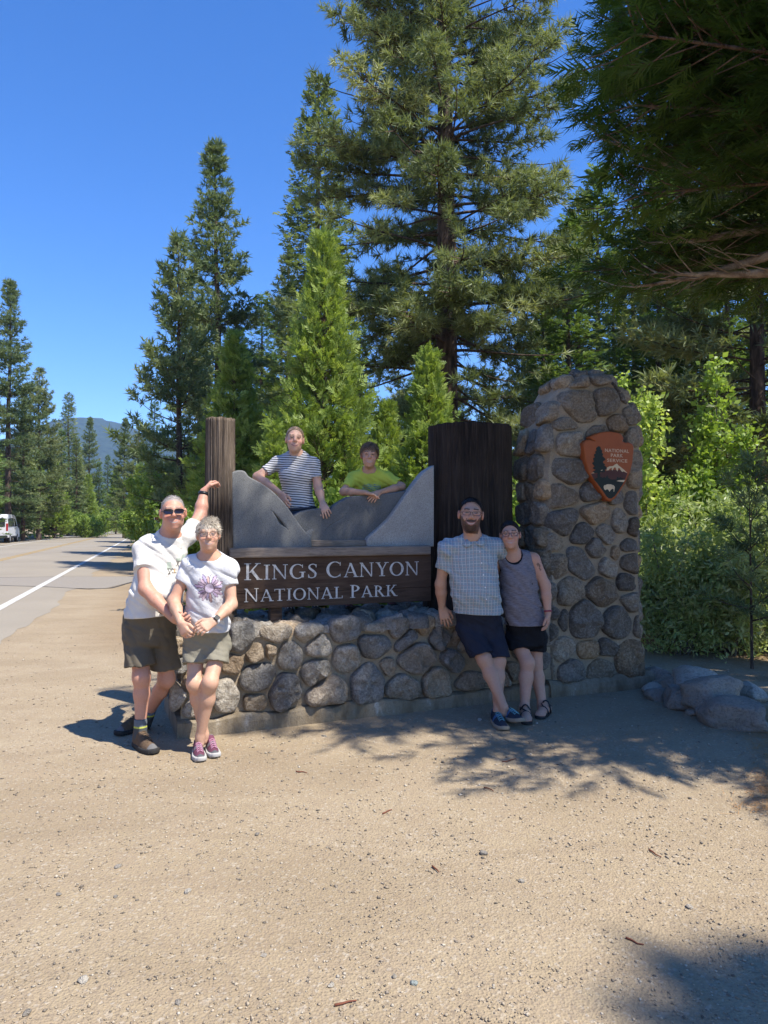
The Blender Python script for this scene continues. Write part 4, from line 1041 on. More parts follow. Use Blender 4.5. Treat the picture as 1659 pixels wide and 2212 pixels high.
# left of the road
for i, (x, Y, y, pr, h0, lab) in enumerate([
    (18, 62, 605, T_MID, 20.0, 'tall pine at the left edge of the picture, beyond the parked van'),
    (84, 70, 800, T_MID2, 17.0, 'second pine from the left edge, rounder and shorter'),
    (148, 95, 852, T_TC, 20.5, 'narrow cedar standing alone against the sky left of the road'),
    (192, 120, 903, T_MID, 20.0, 'small pointed far pine left of where the road ends'),
    (232, 150, 985, T_FIR, 19.0, 'farthest fir straight above the end of the road'),
    (172, 105, 985, T_MID2, 17.0, 'low pine under the lone narrow cedar'),
    (214, 118, 1000, T_FIR, 19.0, 'low dark fir beside the end of the road'),
    (116, 80, 955, T_TC, 20.5, 'cedar between the rounder pine and the lone narrow cedar'),
    (268, 80, 905, T_MID, 20.0, 'dark pointed pine just right of the end of the road'),
    (298, 62, 925, T_MID2, 17.0, 'pine right of the road, behind the brown road sign'),
    (335, 48, 870, T_FIR, 19.0, 'fir behind the open-branched young pine'),
    (430, 44, 700, T_TC, 20.5, 'cedar filling the gap right of the open-branched pine'),
    (560, 40, 640, T_FIR, 19.0, 'dark fir left of the tall slender cedar'),
    (620, 46, 560, T_MID2, 17.0, 'pine between the dark fir and the tall slender cedar'),
    (780, 36, 700, T_FIR, 19.0, 'dark fir half hidden behind the conical young cedar'),
    (50, 66, 860, T_TC, 20.5, 'cedar between the two leftmost pines'),
    (132, 84, 930, T_FIR, 19.0, 'fir beside the lone narrow cedar, on its left'),
    (165, 92, 945, T_TC, 20.5, 'cedar touching the right side of the lone narrow cedar'),
    (-70, 52, 700, T_FIR, 19.0, 'fir cut off by the left edge of the picture'),
    (1060, 30, 800, T_FIR, 19.0, 'short fir under the right limbs of the huge pine'),
    (1130, 44, 690, T_MID, 20.0, 'far pine between the huge pine and the pillar')]):
    plant(pr, at(x, Y), 1.3 * i, hgt(y, Y) / h0, lab, 'tree')
for i, (x, Y, y, lab) in enumerate([
    (30, 74, 930, 'bright green oak over the parked van at the left edge'),
    (118, 78, 1000, 'bright conical cedar between the left pines, above the rock slope'),
    (190, 98, 1030, 'conical cedar left of the end of the road'),
    (250, 110, 1020, 'conical cedar straight behind the end of the road'),
    (300, 60, 1010, 'bright cedar right of the road behind the brown sign'),
    (360, 36, 960, 'leafy oak behind the bald man with sunglasses'),
    (430, 30, 985, 'leafy oak close behind the log post'),
    (545, 27, 900, 'leafy oak left of the conical cedar')]):
    pr, h0 = (T_YC, 7.6) if i in (1, 2, 3, 4) else (T_OAKT, 7.5)
    plant(pr, at(x, Y), 0.9 * i, hgt(y, Y) / h0, lab, 'tree')
# right-hand saplings and shrubs
plant(T_ASP, at(1370, 12.5), 0.2, hgt(690, 12.5) / 4.4, 'leafy cottonwood sapling just right of the stone pillar top', 'sapling')
plant(T_ASP2, at(1545, 12.0), 1.9, hgt(690, 12.0) / 4.4, 'tall narrow cottonwood sapling near the right edge', 'sapling')
plant(T_ASP, at(1455, 11.5), 3.3, hgt(950, 11.5) / 4.4, 'shorter cottonwood sapling between the two tall ones', 'sapling')
plant(T_ASP, at(1120, 12.5), 4.0, hgt(930, 12.5) / 4.4, 'sunlit sapling in the gap between stump and pillar', 'sapling')
plant(T_ASP2, at(1185, 13.5), 5.2, hgt(900, 13.5) / 4.4, 'sapling half hidden behind the stone pillar', 'sapling')
for i, (x, Y, y, lab) in enumerate([
    (1462, 8.9, 1150, 'pale willow shrub beside the stone pillar, nearest of the willows to it'),
    (1585, 8.9, 1130, 'pale willow shrub at the right edge over the boulders'),
    (1530, 10.4, 1070, 'taller pale willow shrub behind the other two'),
    (1690, 9.4, 1060, 'willow shrub cut by the right edge of the picture')]):
    plant(T_WIL, at(x, Y), 1.7 * i, hgt(y, Y) / 2.15, lab, 'shrub')
for i, (x, Y, y, lab) in enumerate([
    (640, 11.6, 1010, 'green leafy shrub behind the left stone mountain panel'),
    (800, 11.8, 985, 'green leafy shrub behind the boy in yellow'),
    (520, 13.5, 1030, 'green leafy shrub showing beside the log post'),
    (905, 12.0, 960, 'green leafy shrub against the left side of the stump'),
    (1440, 12.6, 1050, 'dark green shrub behind the willows')]):
    plant(T_OAK, at(x, Y), 2.1 * i, hgt(y, Y) / 2.6, lab, 'shrub')
for i, (x, Y, y, lab) in enumerate([
    (205, 88, 1088, 'grey-green roadside bush left of the road end'),
    (185, 82, 1095, 'low grey-green bush by the white delineator post'),
    (330, 44, 1075, 'low bright bush under the brown road sign'),
    (395, 28, 1090, 'low bush beside the road behind the man')]):
    plant(T_OAK, at(x, Y), 2.1 * i, hgt(y, Y) / 2.6, lab, 'shrub')

# --- near cedar: trunk out of the picture on the right, long limbs reaching in
R = np.random.default_rng(9)
NC = np.array([8.2, 5.4])
L = Limbs(); tp = trunk_pts(22, R, 0.004); L.add(tp, 0.42 * (1 - np.clip(tp[:, 2], 0, 22) / 22 * .95) ** 0.9, 14)
pos = []; dr = []; sc = []; ti = []
def near_limb(base, tip, sag, nsub, dens, tuft=0.24, bare=0.35, rad=0.05, rise=0.0):
    k = 12; s = np.linspace(0, 1, k)
    pts = np.outer(1 - s, base) + np.outer(s, tip); pts[:, 2] += -sag * np.sin(s * math.pi) + rise * s ** 3
    ln = np.linalg.norm(tip - base)
    pts += 0.05 * ln * np.stack([fbm(np.stack([s * 3 + R.uniform(0, 50), s * 0, s * 0], -1), 2) for _ in range(3)], -1) * (s * (1 - s) * 3)[:, None]
    L.add(pts, rad * (1 - 0.88 * s) + 0.003, 7)
    d = unit(np.gradient(pts, axis=0))
    for a in np.linspace(bare, 1, nsub):
        q = np.array([np.interp(a, s, pts[:, j]) for j in range(3)]); dd = d[min(int(a * (k - 1)), k - 1)]
        for sd in (1, -1):
            lat = unit(np.cross(dd, [0, 0, 1.0])) * sd
            l2 = (0.34 * ln * (1.15 - a) + 0.35) * R.uniform(0.55, 1.15)
            d2 = unit(dd * R.uniform(.5, 1) + lat * R.uniform(.45, 1.) + np.array([0, 0, R.normal(0.0, .25)])); e = q + d2 * l2 + np.array([0, 0, 0.12 * l2])
            mid = (q + e) / 2 - np.array([0, 0, 0.06 * l2]); L.add(np.array([q, mid, e]), np.array([max(rad * .16, .003), max(rad * .1, .0025), .002]), 4)
            tb = np.clip(0.5 + R.normal(0, .2), 0, 1); m = max(2, int(l2 * dens))
            for b in range(m):
                f = 0.22 + 0.78 * (b + R.random()) / m; p = (1-f)**2 * q + 2*f*(1-f) * mid + f*f * e
                o = unit(d2 + np.cross(d2, [0, 0, 1.0]) * R.choice([-1, 1]) * R.uniform(.2, 1.0) + np.array([0, 0, R.normal(-0.05, .25)]))
                pos.append(p + R.normal(0, .05, 3)); dr.append(o); sc.append(tuft * R.uniform(.7, 1.3)); ti.append(np.clip(tb + R.normal(0, .12), 0, 1))
for i in range(92):          # the limbs that reach over the pillar
    z = R.uniform(4.0, 9.4); a = math.radians(R.uniform(154, 184)); ln = (6.45 - 0.12 * (z - 4)) * R.uniform(0.60, 1.0)
    base = np.array([NC[0], NC[1], z + 0.5]); tip = base + np.array([math.cos(a) * ln, math.sin(a) * ln, R.uniform(-.9, .3)])
    near_limb(base, tip, 0.04 * ln, int(6 + ln * 1.9), 10.5, 0.27, rad=0.007 * ln + 0.006, bare=0.55)
for i in range(42):          # the side towards the viewer, out of the picture, which shades pillar and couple
    z = R.uniform(4.8, 10.0); a = math.radians(R.uniform(180, 219)); ln = 5.75 * R.uniform(0.70, 1.0) * (0.84 if a > math.radians(206) else 1)
    base = np.array([NC[0], NC[1], z]); tip = base + np.array([math.cos(a) * ln, math.sin(a) * ln, R.uniform(-.7, .3)])
    near_limb(base, tip, 0.05 * ln, int(4 + ln * 1.6), 5.0, 0.42, rad=0.008 * ln + 0.008)
for i in range(18):          # the upper crown
    u = (i + R.random()) / 18; z = 9.5 + 9 * u; a = math.radians(R.uniform(150, 235)); ln = 3.2 * (1 - u) ** 0.8 * R.uniform(0.75, 1.08) + 0.3
    base = np.array([NC[0], NC[1], z]); tip = base + np.array([math.cos(a) * ln, math.sin(a) * ln, R.uniform(-.2, .5)])
    near_limb(base, tip, 0.05 * ln, int(3 + ln * 1.6), 4.0, 0.45, rad=0.010 * ln + 0.01)
# the bare pale limbs that show low on the right
L_dark = L; L = Limbs()
for (x0, y0, Y0, x1, y1, Y1) in [(1760, 455, 6.4, 1300, 300, 7.2), (1760, 470, 6.4, 1400, 525, 6.9), (1760, 520, 6.3, 1370, 620, 6.8), (1760, 575, 6.2, 1420, 590, 6.6)]:
    near_limb(P(x0, y0, Y0), P(x1, y1, Y1), 0.05, 7, 1.2, rad=0.055, bare=0.25)
nc = bpy.data.objects.new('cedar_tree', None); link(nc)
for a in L.v: a -= np.array([NC[0], NC[1], 0])
lb = L.build('limb', B_LIMB); lb.parent = nc
tk = L_dark.build('trunk', B_CEDAR)
# limbs were made in world coordinates around the trunk foot; the straight trunk itself starts at the origin
n0 = len(tp) * 14; co = np.empty(len(tk.data.vertices) * 3, dtype=np.float32); tk.data.vertices.foreach_get('co', co); co = co.reshape(-1, 3)
co[n0:] -= np.array([NC[0], NC[1], 0]); tk.data.vertices.foreach_set('co', co.ravel()); tk.data.update(); tk.parent = nc
V, F, t = scatter(np.array(pos) - np.array([NC[0], NC[1], 0]), dr, sc, [tpl_frond(R, 17) for _ in range(6)], R, ti, True)
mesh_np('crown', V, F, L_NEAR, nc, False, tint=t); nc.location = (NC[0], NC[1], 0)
tag(nc, 'shaded near cedar hanging its feathery limbs over the upper right corner', 'tree')
print('TREE_TRIS', sum(len(m.polygons) for m in bpy.data.meshes))
# ================================================================ PEOPLE: implicit bodies turned into one skin each
class S:
    """signed-distance model: rounded cones and ellipsoids joined smoothly"""
    def __init__(s): s.ops = []; s.lo = np.full(3, 1e9); s.hi = np.full(3, -1e9)
    def _b(s, p, r):
        p = np.asarray(p, float); s.lo = np.minimum(s.lo, p - r); s.hi = np.maximum(s.hi, p + r)
    def c(s, a, b, ra, rb, k=0.02):
        a = np.asarray(a, np.float32); b = np.asarray(b, np.float32); s._b(a, ra); s._b(b, rb); s.ops.append(('c', a, b, ra, rb, k)); return s
    def chain(s, pts, rs, k=0.02):
        for i in range(len(pts) - 1): s.c(pts[i], pts[i + 1], rs[i], rs[i + 1], k)
        return s
    def e(s, c, r, R=None, k=0.03):
        c = np.asarray(c, np.float32); r = np.asarray(r, np.float32); s._b(c, float(np.max(r))); s.ops.append(('e', c, r, np.eye(3, dtype=np.float32) if R is None else np.asarray(R, np.float32), k)); return s
    def sube(s, c, r, R=None, k=0.01):
        s.ops.append(('-e', np.asarray(c, np.float32), np.asarray(r, np.float32), np.eye(3, dtype=np.float32) if R is None else np.asarray(R, np.float32), k)); return s
    def subc(s, a, b, ra, rb, k=0.01):
        s.ops.append(('-c', np.asarray(a, np.float32), np.asarray(b, np.float32), ra, rb, k)); return s
    def cut(s, p, n):
        s.ops.append(('cut', np.asarray(p, np.float32), unit(np.asarray(n, np.float32)))); return s
    def join(s, o, k=0.03):
        s.lo = np.minimum(s.lo, o.lo); s.hi = np.maximum(s.hi, o.hi); s.ops.append(('s', o, k)); return s
    def fold(s, amp, freq, ph=0.0): s.ops.append(('f', amp, np.asarray(freq, np.float32), ph)); return s
    def torso(s, pts, T, k=0.05, g=0.0, pw=2.25):
        """elliptical trunk through (point, half width, half depth) from bottom to top"""
        o = np.asarray(pts[0][0], float); q = np.array([(np.asarray(a) - o) @ T for a, _, _ in pts]); h = q[:, 2]
        hh = np.linspace(h[0], h[-1], 60); w_ = np.hanning(9); w_ /= w_.sum()
        def sm(v):
            v = np.interp(hh, h, v); return np.convolve(np.r_[[v[0]] * 4, v, [v[-1]] * 4], w_, 'valid')
        tab = np.stack([hh, sm(q[:, 0]), sm(q[:, 1]), sm(np.array([b for _, b, _ in pts])) + g, sm(np.array([c for _, _, c in pts])) + g]).astype(np.float32)
        for a, b, c in pts: s._b(a, max(b, c) + g + .02)
        s.ops.append(('t', o.astype(np.float32), np.asarray(T, np.float32), tab, k, pw)); return s
    @staticmethod
    def _torso(p, o, T, tab, pw):
        q = (p - o) @ T; z = q[:, 2]; cx = np.interp(z, tab[0], tab[1]); cy = np.interp(z, tab[0], tab[2]); rx = np.interp(z, tab[0], tab[3]); ry = np.interp(z, tab[0], tab[4])
        r = (np.abs((q[:, 0] - cx) / rx) ** pw + np.abs((q[:, 1] - cy) / ry) ** pw) ** (1 / pw)
        d = (r - 1) * np.minimum(rx, ry); e = np.maximum(z - tab[0, -1], tab[0, 0] - z); k = .03; h = np.maximum(k - np.abs(d - e), 0) / k
        return (np.maximum(d, e) + h * h * k * .25).astype(np.float32)
    @staticmethod
    def _cone(p, a, b, ra, rb):
        ba = b - a; t = np.clip(((p - a) @ ba) / (ba @ ba + 1e-12), 0, 1)
        q = p - a - t[:, None] * ba; return np.sqrt((q * q).sum(1)) - (ra + t * (rb - ra))
    @staticmethod
    def _ell(p, c, r, R):
        q = (p - c) @ R; k0 = np.sqrt(((q / r) ** 2).sum(1)); k1 = np.sqrt(((q / (r * r)) ** 2).sum(1)) + 1e-9
        return k0 * (k0 - 1) / k1
    def __call__(s, p):
        p = np.asarray(p, np.float32); d = np.full(len(p), 9.0, np.float32)
        def smin(a, b, k): h = np.maximum(k - np.abs(a - b), 0) / k; return np.minimum(a, b) - h * h * k * 0.25
        for o in s.ops:
            if o[0] == 'c': d = smin(d, S._cone(p, *o[1:5]), o[5])
            elif o[0] == 'e': d = smin(d, S._ell(p, *o[1:4]), o[4])
            elif o[0] == '-e': d = -smin(-d, S._ell(p, *o[1:4]), o[4])
            elif o[0] == '-c': d = -smin(-d, S._cone(p, *o[1:5]), o[5])
            elif o[0] == 't': d = smin(d, S._torso(p, *o[1:4], o[5]), o[4])
            elif o[0] == 's': d = smin(d, o[1](p), o[2])
            elif o[0] == 'cut': d = np.maximum(d, (p - o[1]) @ o[2])
            elif o[0] == 'f':
                w = vnoise((p @ o[2] if o[2].ndim == 2 else p * o[2]) + o[3]); d = d + o[1] * (1 - 2.2 * np.abs(w)) * (np.abs(d) < 0.1)
        return d

def net(f, cell, lo=None, hi=None):
    """surface nets over the model's bounding box, refined only near the surface"""
    lo = (f.lo if lo is None else np.asarray(lo)) - 3 * cell; hi = (f.hi if hi is None else np.asarray(hi)) + 3 * cell
    B = 8; nb = np.ceil((hi - lo) / (cell * B)).astype(int) + 1; n = nb * B
    g = [lo[i] + (np.arange(nb[i]) * B + B / 2) * cell for i in range(3)]
    C = np.stack(np.meshgrid(*g, indexing='ij'), -1).reshape(-1, 3); dc = f(C)
    keep = np.abs(dc) < cell * B * 1.35 + 0.012
    val = np.where(dc < 0, -1.0, 1.0).astype(np.float32)
    D = np.repeat(np.repeat(np.repeat(val.reshape(nb), B, 0), B, 1), B, 2)
    ki = np.argwhere(keep.reshape(nb)); off = np.stack(np.meshgrid(*[np.arange(B)] * 3, indexing='ij'), -1).reshape(-1, 3)
    idx = (ki[:, None, :] * B + off[None]).reshape(-1, 3)
    dv = np.empty(len(idx), np.float32)
    for i in range(0, len(idx), 400000): dv[i:i+400000] = f(lo + idx[i:i+400000] * cell)
    D[idx[:, 0], idx[:, 1], idx[:, 2]] = dv
    ins = D < 0
    cnt = sum(ins[a:n[0]-1+a, b:n[1]-1+b, c:n[2]-1+c].astype(np.int8) for a in (0, 1) for b in (0, 1) for c in (0, 1))
    act = np.argwhere((cnt > 0) & (cnt < 8)); vid = np.full(n - 1, -1, np.int64); vid[act[:, 0], act[:, 1], act[:, 2]] = np.arange(len(act))
    corners = [(a, b, c) for a in (0, 1) for b in (0, 1) for c in (0, 1)]
    cv = {q: D[act[:, 0]+q[0], act[:, 1]+q[1], act[:, 2]+q[2]] for q in corners}
    acc = np.zeros((len(act), 3)); w = np.zeros(len(act))
    for q in corners:
        for ax in range(3):
            if q[ax]: continue
            r = list(q); r[ax] = 1; a_, b_ = cv[q], cv[tuple(r)]
            m = (a_ < 0) != (b_ < 0); t = np.where(m, a_ / np.where(m, a_ - b_, 1), 0)
            p = np.array(q, float)[None] + np.zeros((len(act), 3)); p[:, ax] += t
            acc += p * m[:, None]; w += m
    V = lo + (act + acc / w[:, None]) * cell
    F = []
    for ax in range(3):
        o1, o2 = [(1, 2), (2, 0), (0, 1)][ax]
        sl0 = [slice(1, -1)] * 3; sl1 = [slice(1, -1)] * 3; sl0[ax] = slice(0, -1); sl1[ax] = slice(1, None)
        A = ins[tuple(sl0)]; Bm = ins[tuple(sl1)]; e = np.argwhere(A != Bm)
        if not len(e): continue
        flip = A[e[:, 0], e[:, 1], e[:, 2]]; base = e.copy(); 
        for q in (o1, o2): base[:, q] += 1
        def cid(d1, d2):
            k = base.copy(); k[:, o1] -= d1; k[:, o2] -= d2; return vid[k[:, 0], k[:, 1], k[:, 2]]
        Q = np.stack([cid(0, 0), cid(1, 0), cid(1, 1), cid(0, 1)], -1)
        Q[~flip] = Q[~flip][:, ::-1]; F.append(Q)
    F = np.concatenate(F); F = F[(F >= 0).all(1)]
    return V, F

def cloth_mat(name, c=None, bump=0.0006, sc=900, rough=0.9, var=0.06):
    m = Mat(name); g = m.geo(); n = m.noise(g, 14, 4, 0.6)
    base = m.attr('Col')
    m.color(m.mixc(m.ramp(n, [(0.35, (var * 6, var * 6, var * 6)), (0.65, (0, 0, 0))]), base, m.mixc(1.0, base, (0.82, 0.82, 0.84), 'MULTIPLY'))).rough(rough)
    m.p.inputs['Specular IOR Level'].default_value = 0.15
    f = m.noise(g, 90, 3, 0.7); m.bump(m.math('ADD', m.math('MULTIPLY', n, 4.0), f), 0.003, 0.6); return m.m
def skin_mat():
    m = Mat('skin'); g = m.geo(); n = m.noise(g, 60, 3, 0.6); b = m.attr('Col')
    m.color(m.mixc(m.ramp(n, [(0.35, (0.35, 0.35, 0.35)), (0.65, (0, 0, 0))]), b, m.mixc(1.0, b, (0.86, 0.76, 0.72), 'MULTIPLY'))).rough(0.52)
    m.p.inputs['Specular IOR Level'].default_value = 0.35
    m.p.inputs['Subsurface Weight'].default_value = 0.12; m.p.inputs['Subsurface Radius'].default_value = (1.0, 0.35, 0.2); m.p.inputs['Subsurface Scale'].default_value = 0.012
    return m.m
M_SKIN = skin_mat(); M_CLOTH = cloth_mat('knit_cloth'); M_WOVEN = cloth_mat('woven_cloth', rough=0.8)
def hair_mat():
    m = Mat('hair'); m.color(m.attr('Col')).rough(0.5); m.p.inputs['Specular IOR Level'].default_value = 0.35; return m.m
M_HAIR = hair_mat()
M_BLACK = plain('black_plastic', (0.012, 0.012, 0.014), 0.4, 0.4); M_RUB = plain('grey_rubber', (0.22, 0.21, 0.19), 0.8); M_DRUB = plain('dark_rubber', (0.03, 0.028, 0.026), 0.8)
M_SILV = plain('silver', (0.7, 0.68, 0.62), 0.25, 0.5, 0.9); M_WHITE = plain('white_band', (0.8, 0.8, 0.8), 0.5)
def glass_mat(name, c, alpha):
    m = Mat(name); m.color(c).rough(0.05); m.p.inputs['Specular IOR Level'].default_value = 0.5
    tr = m.n.new('ShaderNodeBsdfTransparent'); mx = m.n.new('ShaderNodeMixShader'); mx.inputs[0].default_value = alpha
    m.l.new(tr.outputs[0], mx.inputs[1]); m.l.new(m.p.outputs[0], mx.inputs[2]); m.l.new(mx.outputs[0], m.out.inputs[0]); return m.m
M_LENS = glass_mat('clear_lens', (0.5, 0.5, 0.55), 0.10); M_DARKLENS = plain('dark_lens', (0.012, 0.010, 0.022), 0.12, 0.5)

def frame(fwd, up=(0, 0, 1), roll=0.0):
    """columns: right (seen from the front: picture right), forward, up"""
    f = unit(np.asarray(fwd, float)); u = np.asarray(up, float); u = unit(u - f * (u @ f)); r = np.cross(u, f)
    if roll:
        c, s_ = math.cos(math.radians(roll)), math.sin(math.radians(roll)); r, u = r * c + u * s_, u * c - r * s_
    return np.stack([r, f, u], -1)

def hand(s, wrist, d, palm, thumb, sz=1.0, curl=(20, 30, 20), spread=6, tcurl=0.3):
    """palm and five separate fingers; d finger direction, palm the way the palm faces, thumb the side the thumb is on"""
    f = unit(np.asarray(d, float)); n = np.asarray(palm, float); n = unit(n - f * (n @ f)); t = np.asarray(thumb, float); t = unit(t - f * (t @ f) - n * (t @ n))
    w = np.asarray(wrist, float)
    for i in range(4):
        k = w + (f * (0.088 - 0.005 * abs(i - 1)) + t * (0.031 - 0.0205 * i)) * sz
        s.c(w + (f * 0.012 + t * (0.016 - 0.011 * i)) * sz, k, 0.0155 * sz, 0.0125 * sz, 0.016)
        L = np.array([0.072, 0.080, 0.075, 0.058])[i] * sz; a = math.radians(spread * (1.5 - i))
        dirn = f * math.cos(a) + t * math.sin(a); p = k; ang = 0.0; r = np.array([0.0095, 0.0098, 0.0093, 0.0082])[i] * sz
        for j, fr_ in enumerate((0.44, 0.31, 0.25)):
            ang += math.radians(curl[j]); q = p + (dirn * math.cos(ang) + n * math.sin(ang)) * L * fr_
            s.c(p, q, r, r * 0.93, 0.004); p = q; r *= 0.93
    b = w + (t * 0.020 + f * 0.018) * sz; m = b + (t * 0.030 + f * 0.034 + n * 0.012) * sz; e = m + unit(t * (0.35 - tcurl * .5) + f * 0.85 + n * tcurl) * 0.034 * sz; g = e + unit(t * (0.1 - tcurl * .6) + f * 0.9 + n * tcurl) * 0.026 * sz
    s.c(b, m, 0.0155 * sz, 0.0125 * sz, 0.012); s.c(m, e, 0.0125 * sz, 0.0105 * sz, 0.004); s.c(e, g, 0.0105 * sz, 0.009 * sz, 0.004)

def head_ops(s, c, F, k=1.0, neck=None, nr=0.056, wide=1.0):
    def L(x, y, z): return np.asarray(c) + F @ (np.array([x * wide, y, z]) * k)
    def E(x, y, z, rx, ry, rz, kk=0.03): s.e(L(x, y, z), np.array([rx * wide, ry, rz]) * k, F, kk * k)
    E(0, -.018, .030, .074, .094, .086); E(0, .018, -.030, .062, .072, .086, .03); E(0, .030, -.072, .047, .05, .042, .03); E(0, .068, -.100, .020, .018, .016, .02)
    for q in (-1, 1): E(q * .040, .058, -.030, .024, .023, .022, .02)
    s.c(L(-.038, .077, .029), L(.038, .077, .029), .0135 * k, .0135 * k, .022 * k)
    E(0, .070, -.062, .032, .022, .024, .02)
    for q in (-1, 1): s.sube(L(q * .030, .101, .009), np.array([.019, .014, .0105]) * k, F, .012 * k)
    for q in (-1, 1): E(q * .030, .0775, .008, .0145, .0125, .0115, .006)
    s.c(L(0, .086, .022), L(0, .106, -.020), .0095 * k, .0125 * k, .014 * k)
    for q in (-1, 1): E(q * .012, .094, -.025, .009, .010, .008, .008)
    for q in (-1, 1): E(q * .079, -.010, -.002, .011, .020, .032, .010); s.sube(L(q * .089, .0, .0), np.array([.005, .009, .016]) * k, F, .006 * k)
    s.chain([L(-.033, .071, -.053), L(-.015, .083, -.060), L(0, .0875, -.0625), L(.015, .083, -.060), L(.033, .071, -.053)], [.0035 * k, .0042 * k, .0048 * k, .0042 * k, .0035 * k], .006 * k)
    s.chain([L(-.027, .073, -.064), L(0, .085, -.0785), L(.027, .073, -.064)], [.0038 * k, .0052 * k, .0038 * k], .006 * k)
    if neck is not None: s.c(L(0, -.022, -.055), neck, nr * k * 0.98, nr * k * 1.12, .035 * k)

def face_colour(V, c, F, k, skin, lips=(0.50, 0.20, 0.17), brow=(0.10, 0.06, 0.035), beard=None, buzz=None, blush=0.35, browz=.036, wide=1.0, teeth=True, bt=0.0042, iris=(0.06, 0.04, 0.03)):
    q = ((V - np.asarray(c)) @ F) / k; x, y, z = q[:, 0] / wide, q[:, 1], q[:, 2]
    C = np.tile(np.asarray(skin, float), (len(V), 1)); fr_ = (y > .03)
    def put(w, col): 
        C[:] = C * (1 - w[:, None]) + np.asarray(col) * w[:, None]
    g = np.exp(-(((np.abs(x) - .042) / .02) ** 2 + ((z + .028) / .02) ** 2)) * fr_; put(blush * g, np.asarray(skin) * np.array([1.0, .62, .6]))
    g = np.exp(-((x / .016) ** 2 + ((z + .02) / .014) ** 2)) * (y > .085); put(blush * .8 * g, np.asarray(skin) * np.array([1.0, .68, .65]))
    put(np.where((np.abs(x) > .070) & (y < .03) & (z > -.04) & (z < .04), .35, 0), np.asarray(skin) * np.array([1.0, .6, .55]))
    if buzz is not None:
        a = (y - .052) * .86 - (z - .078) * .51 + 0.010 * vnoise(q * 40); w = np.clip((0.0 - a) / .010, 0, 1) * (z > -.045) * (np.abs(x) + np.maximum(y, 0) * .2 < .2)
        w = np.where((np.abs(x) > .074) & (z < .035) & (z > -.04) & (y > -.035), 0, w); put(w * .9, buzz)
    if beard is not None:
        n = vnoise(q * 60) * .006
        line = -.036 - .26 * np.clip(.070 - np.abs(x), 0, 1) * 0 + np.where(np.abs(x) > .045, (np.abs(x) - .045) * 1.4, 0)
        w = ((z < line + n - .004 - .35 * np.clip(.05 - np.abs(x), 0, .02)) & (y > -.005) & (z > -.135) & (np.abs(x) < .073)).astype(float) * .82
        mo = ((np.abs(z + .044 + .25 * np.abs(x)) < .0095) & (np.abs(x) < .034) & (y > .06)).astype(float); w = np.maximum(w * (np.hypot(x / .9, (z + .066)) > .0), mo * .95)
        gt = ((np.abs(x) < .036) & (z < -.074) & (y > .03)).astype(float); w = np.maximum(w, gt * .96)
        put(w, beard)
    zm = -.0685 + .0155 * np.clip(np.abs(x) / .031, 0, 1.2) ** 2
    lw = fr_ & (np.abs(x) < .035) & (np.abs(z - zm) < .0115 - .20 * np.abs(x)) & (y > .055); put(lw.astype(float) * .6, lips)
    if teeth:
        tw = fr_ & (np.abs(x) < .025) & (np.abs(z - zm - .001) < .0042 - .09 * np.abs(x)) & (y > .055); put(tw.astype(float), (0.46, 0.41, 0.36))
    if not teeth: put((fr_ & (np.abs(x) < .031) & (np.abs(z - zm) < .0019) & (y > .055)) * .9, (0.10, 0.03, 0.03))
    put((fr_ & (np.abs(np.abs(x) - .034 - .25 * np.clip(-.03 - z, 0, .03)) < .0016) & (z < -.028) & (z > -.056)) * .35, np.asarray(skin) * .55)
    bz = browz - .10 * np.clip(np.abs(x) - .03, 0, 1) + .003 * vnoise(q * 90); bw = fr_ & (np.abs(z - bz) < bt) & (np.abs(x) > .012) & (np.abs(x) < .050); put(bw * .8, brow)
    ex = np.abs(x) - .030; ew = fr_ & ((ex / .0140) ** 2 + ((z - .0075) / .0036) ** 2 < 1); put(ew.astype(float) * .85, (0.16, 0.11, 0.09))
    put((fr_ & (np.hypot(ex, (z - .0075)) < .0062) & ew).astype(float), iris)
    lid = fr_ & (np.abs(ex) < .0165) & (np.abs(z - .0135 + .5 * np.abs(ex) ** 1.4) < .0022); put(lid * .85, np.asarray(brow) * .5)
    return C

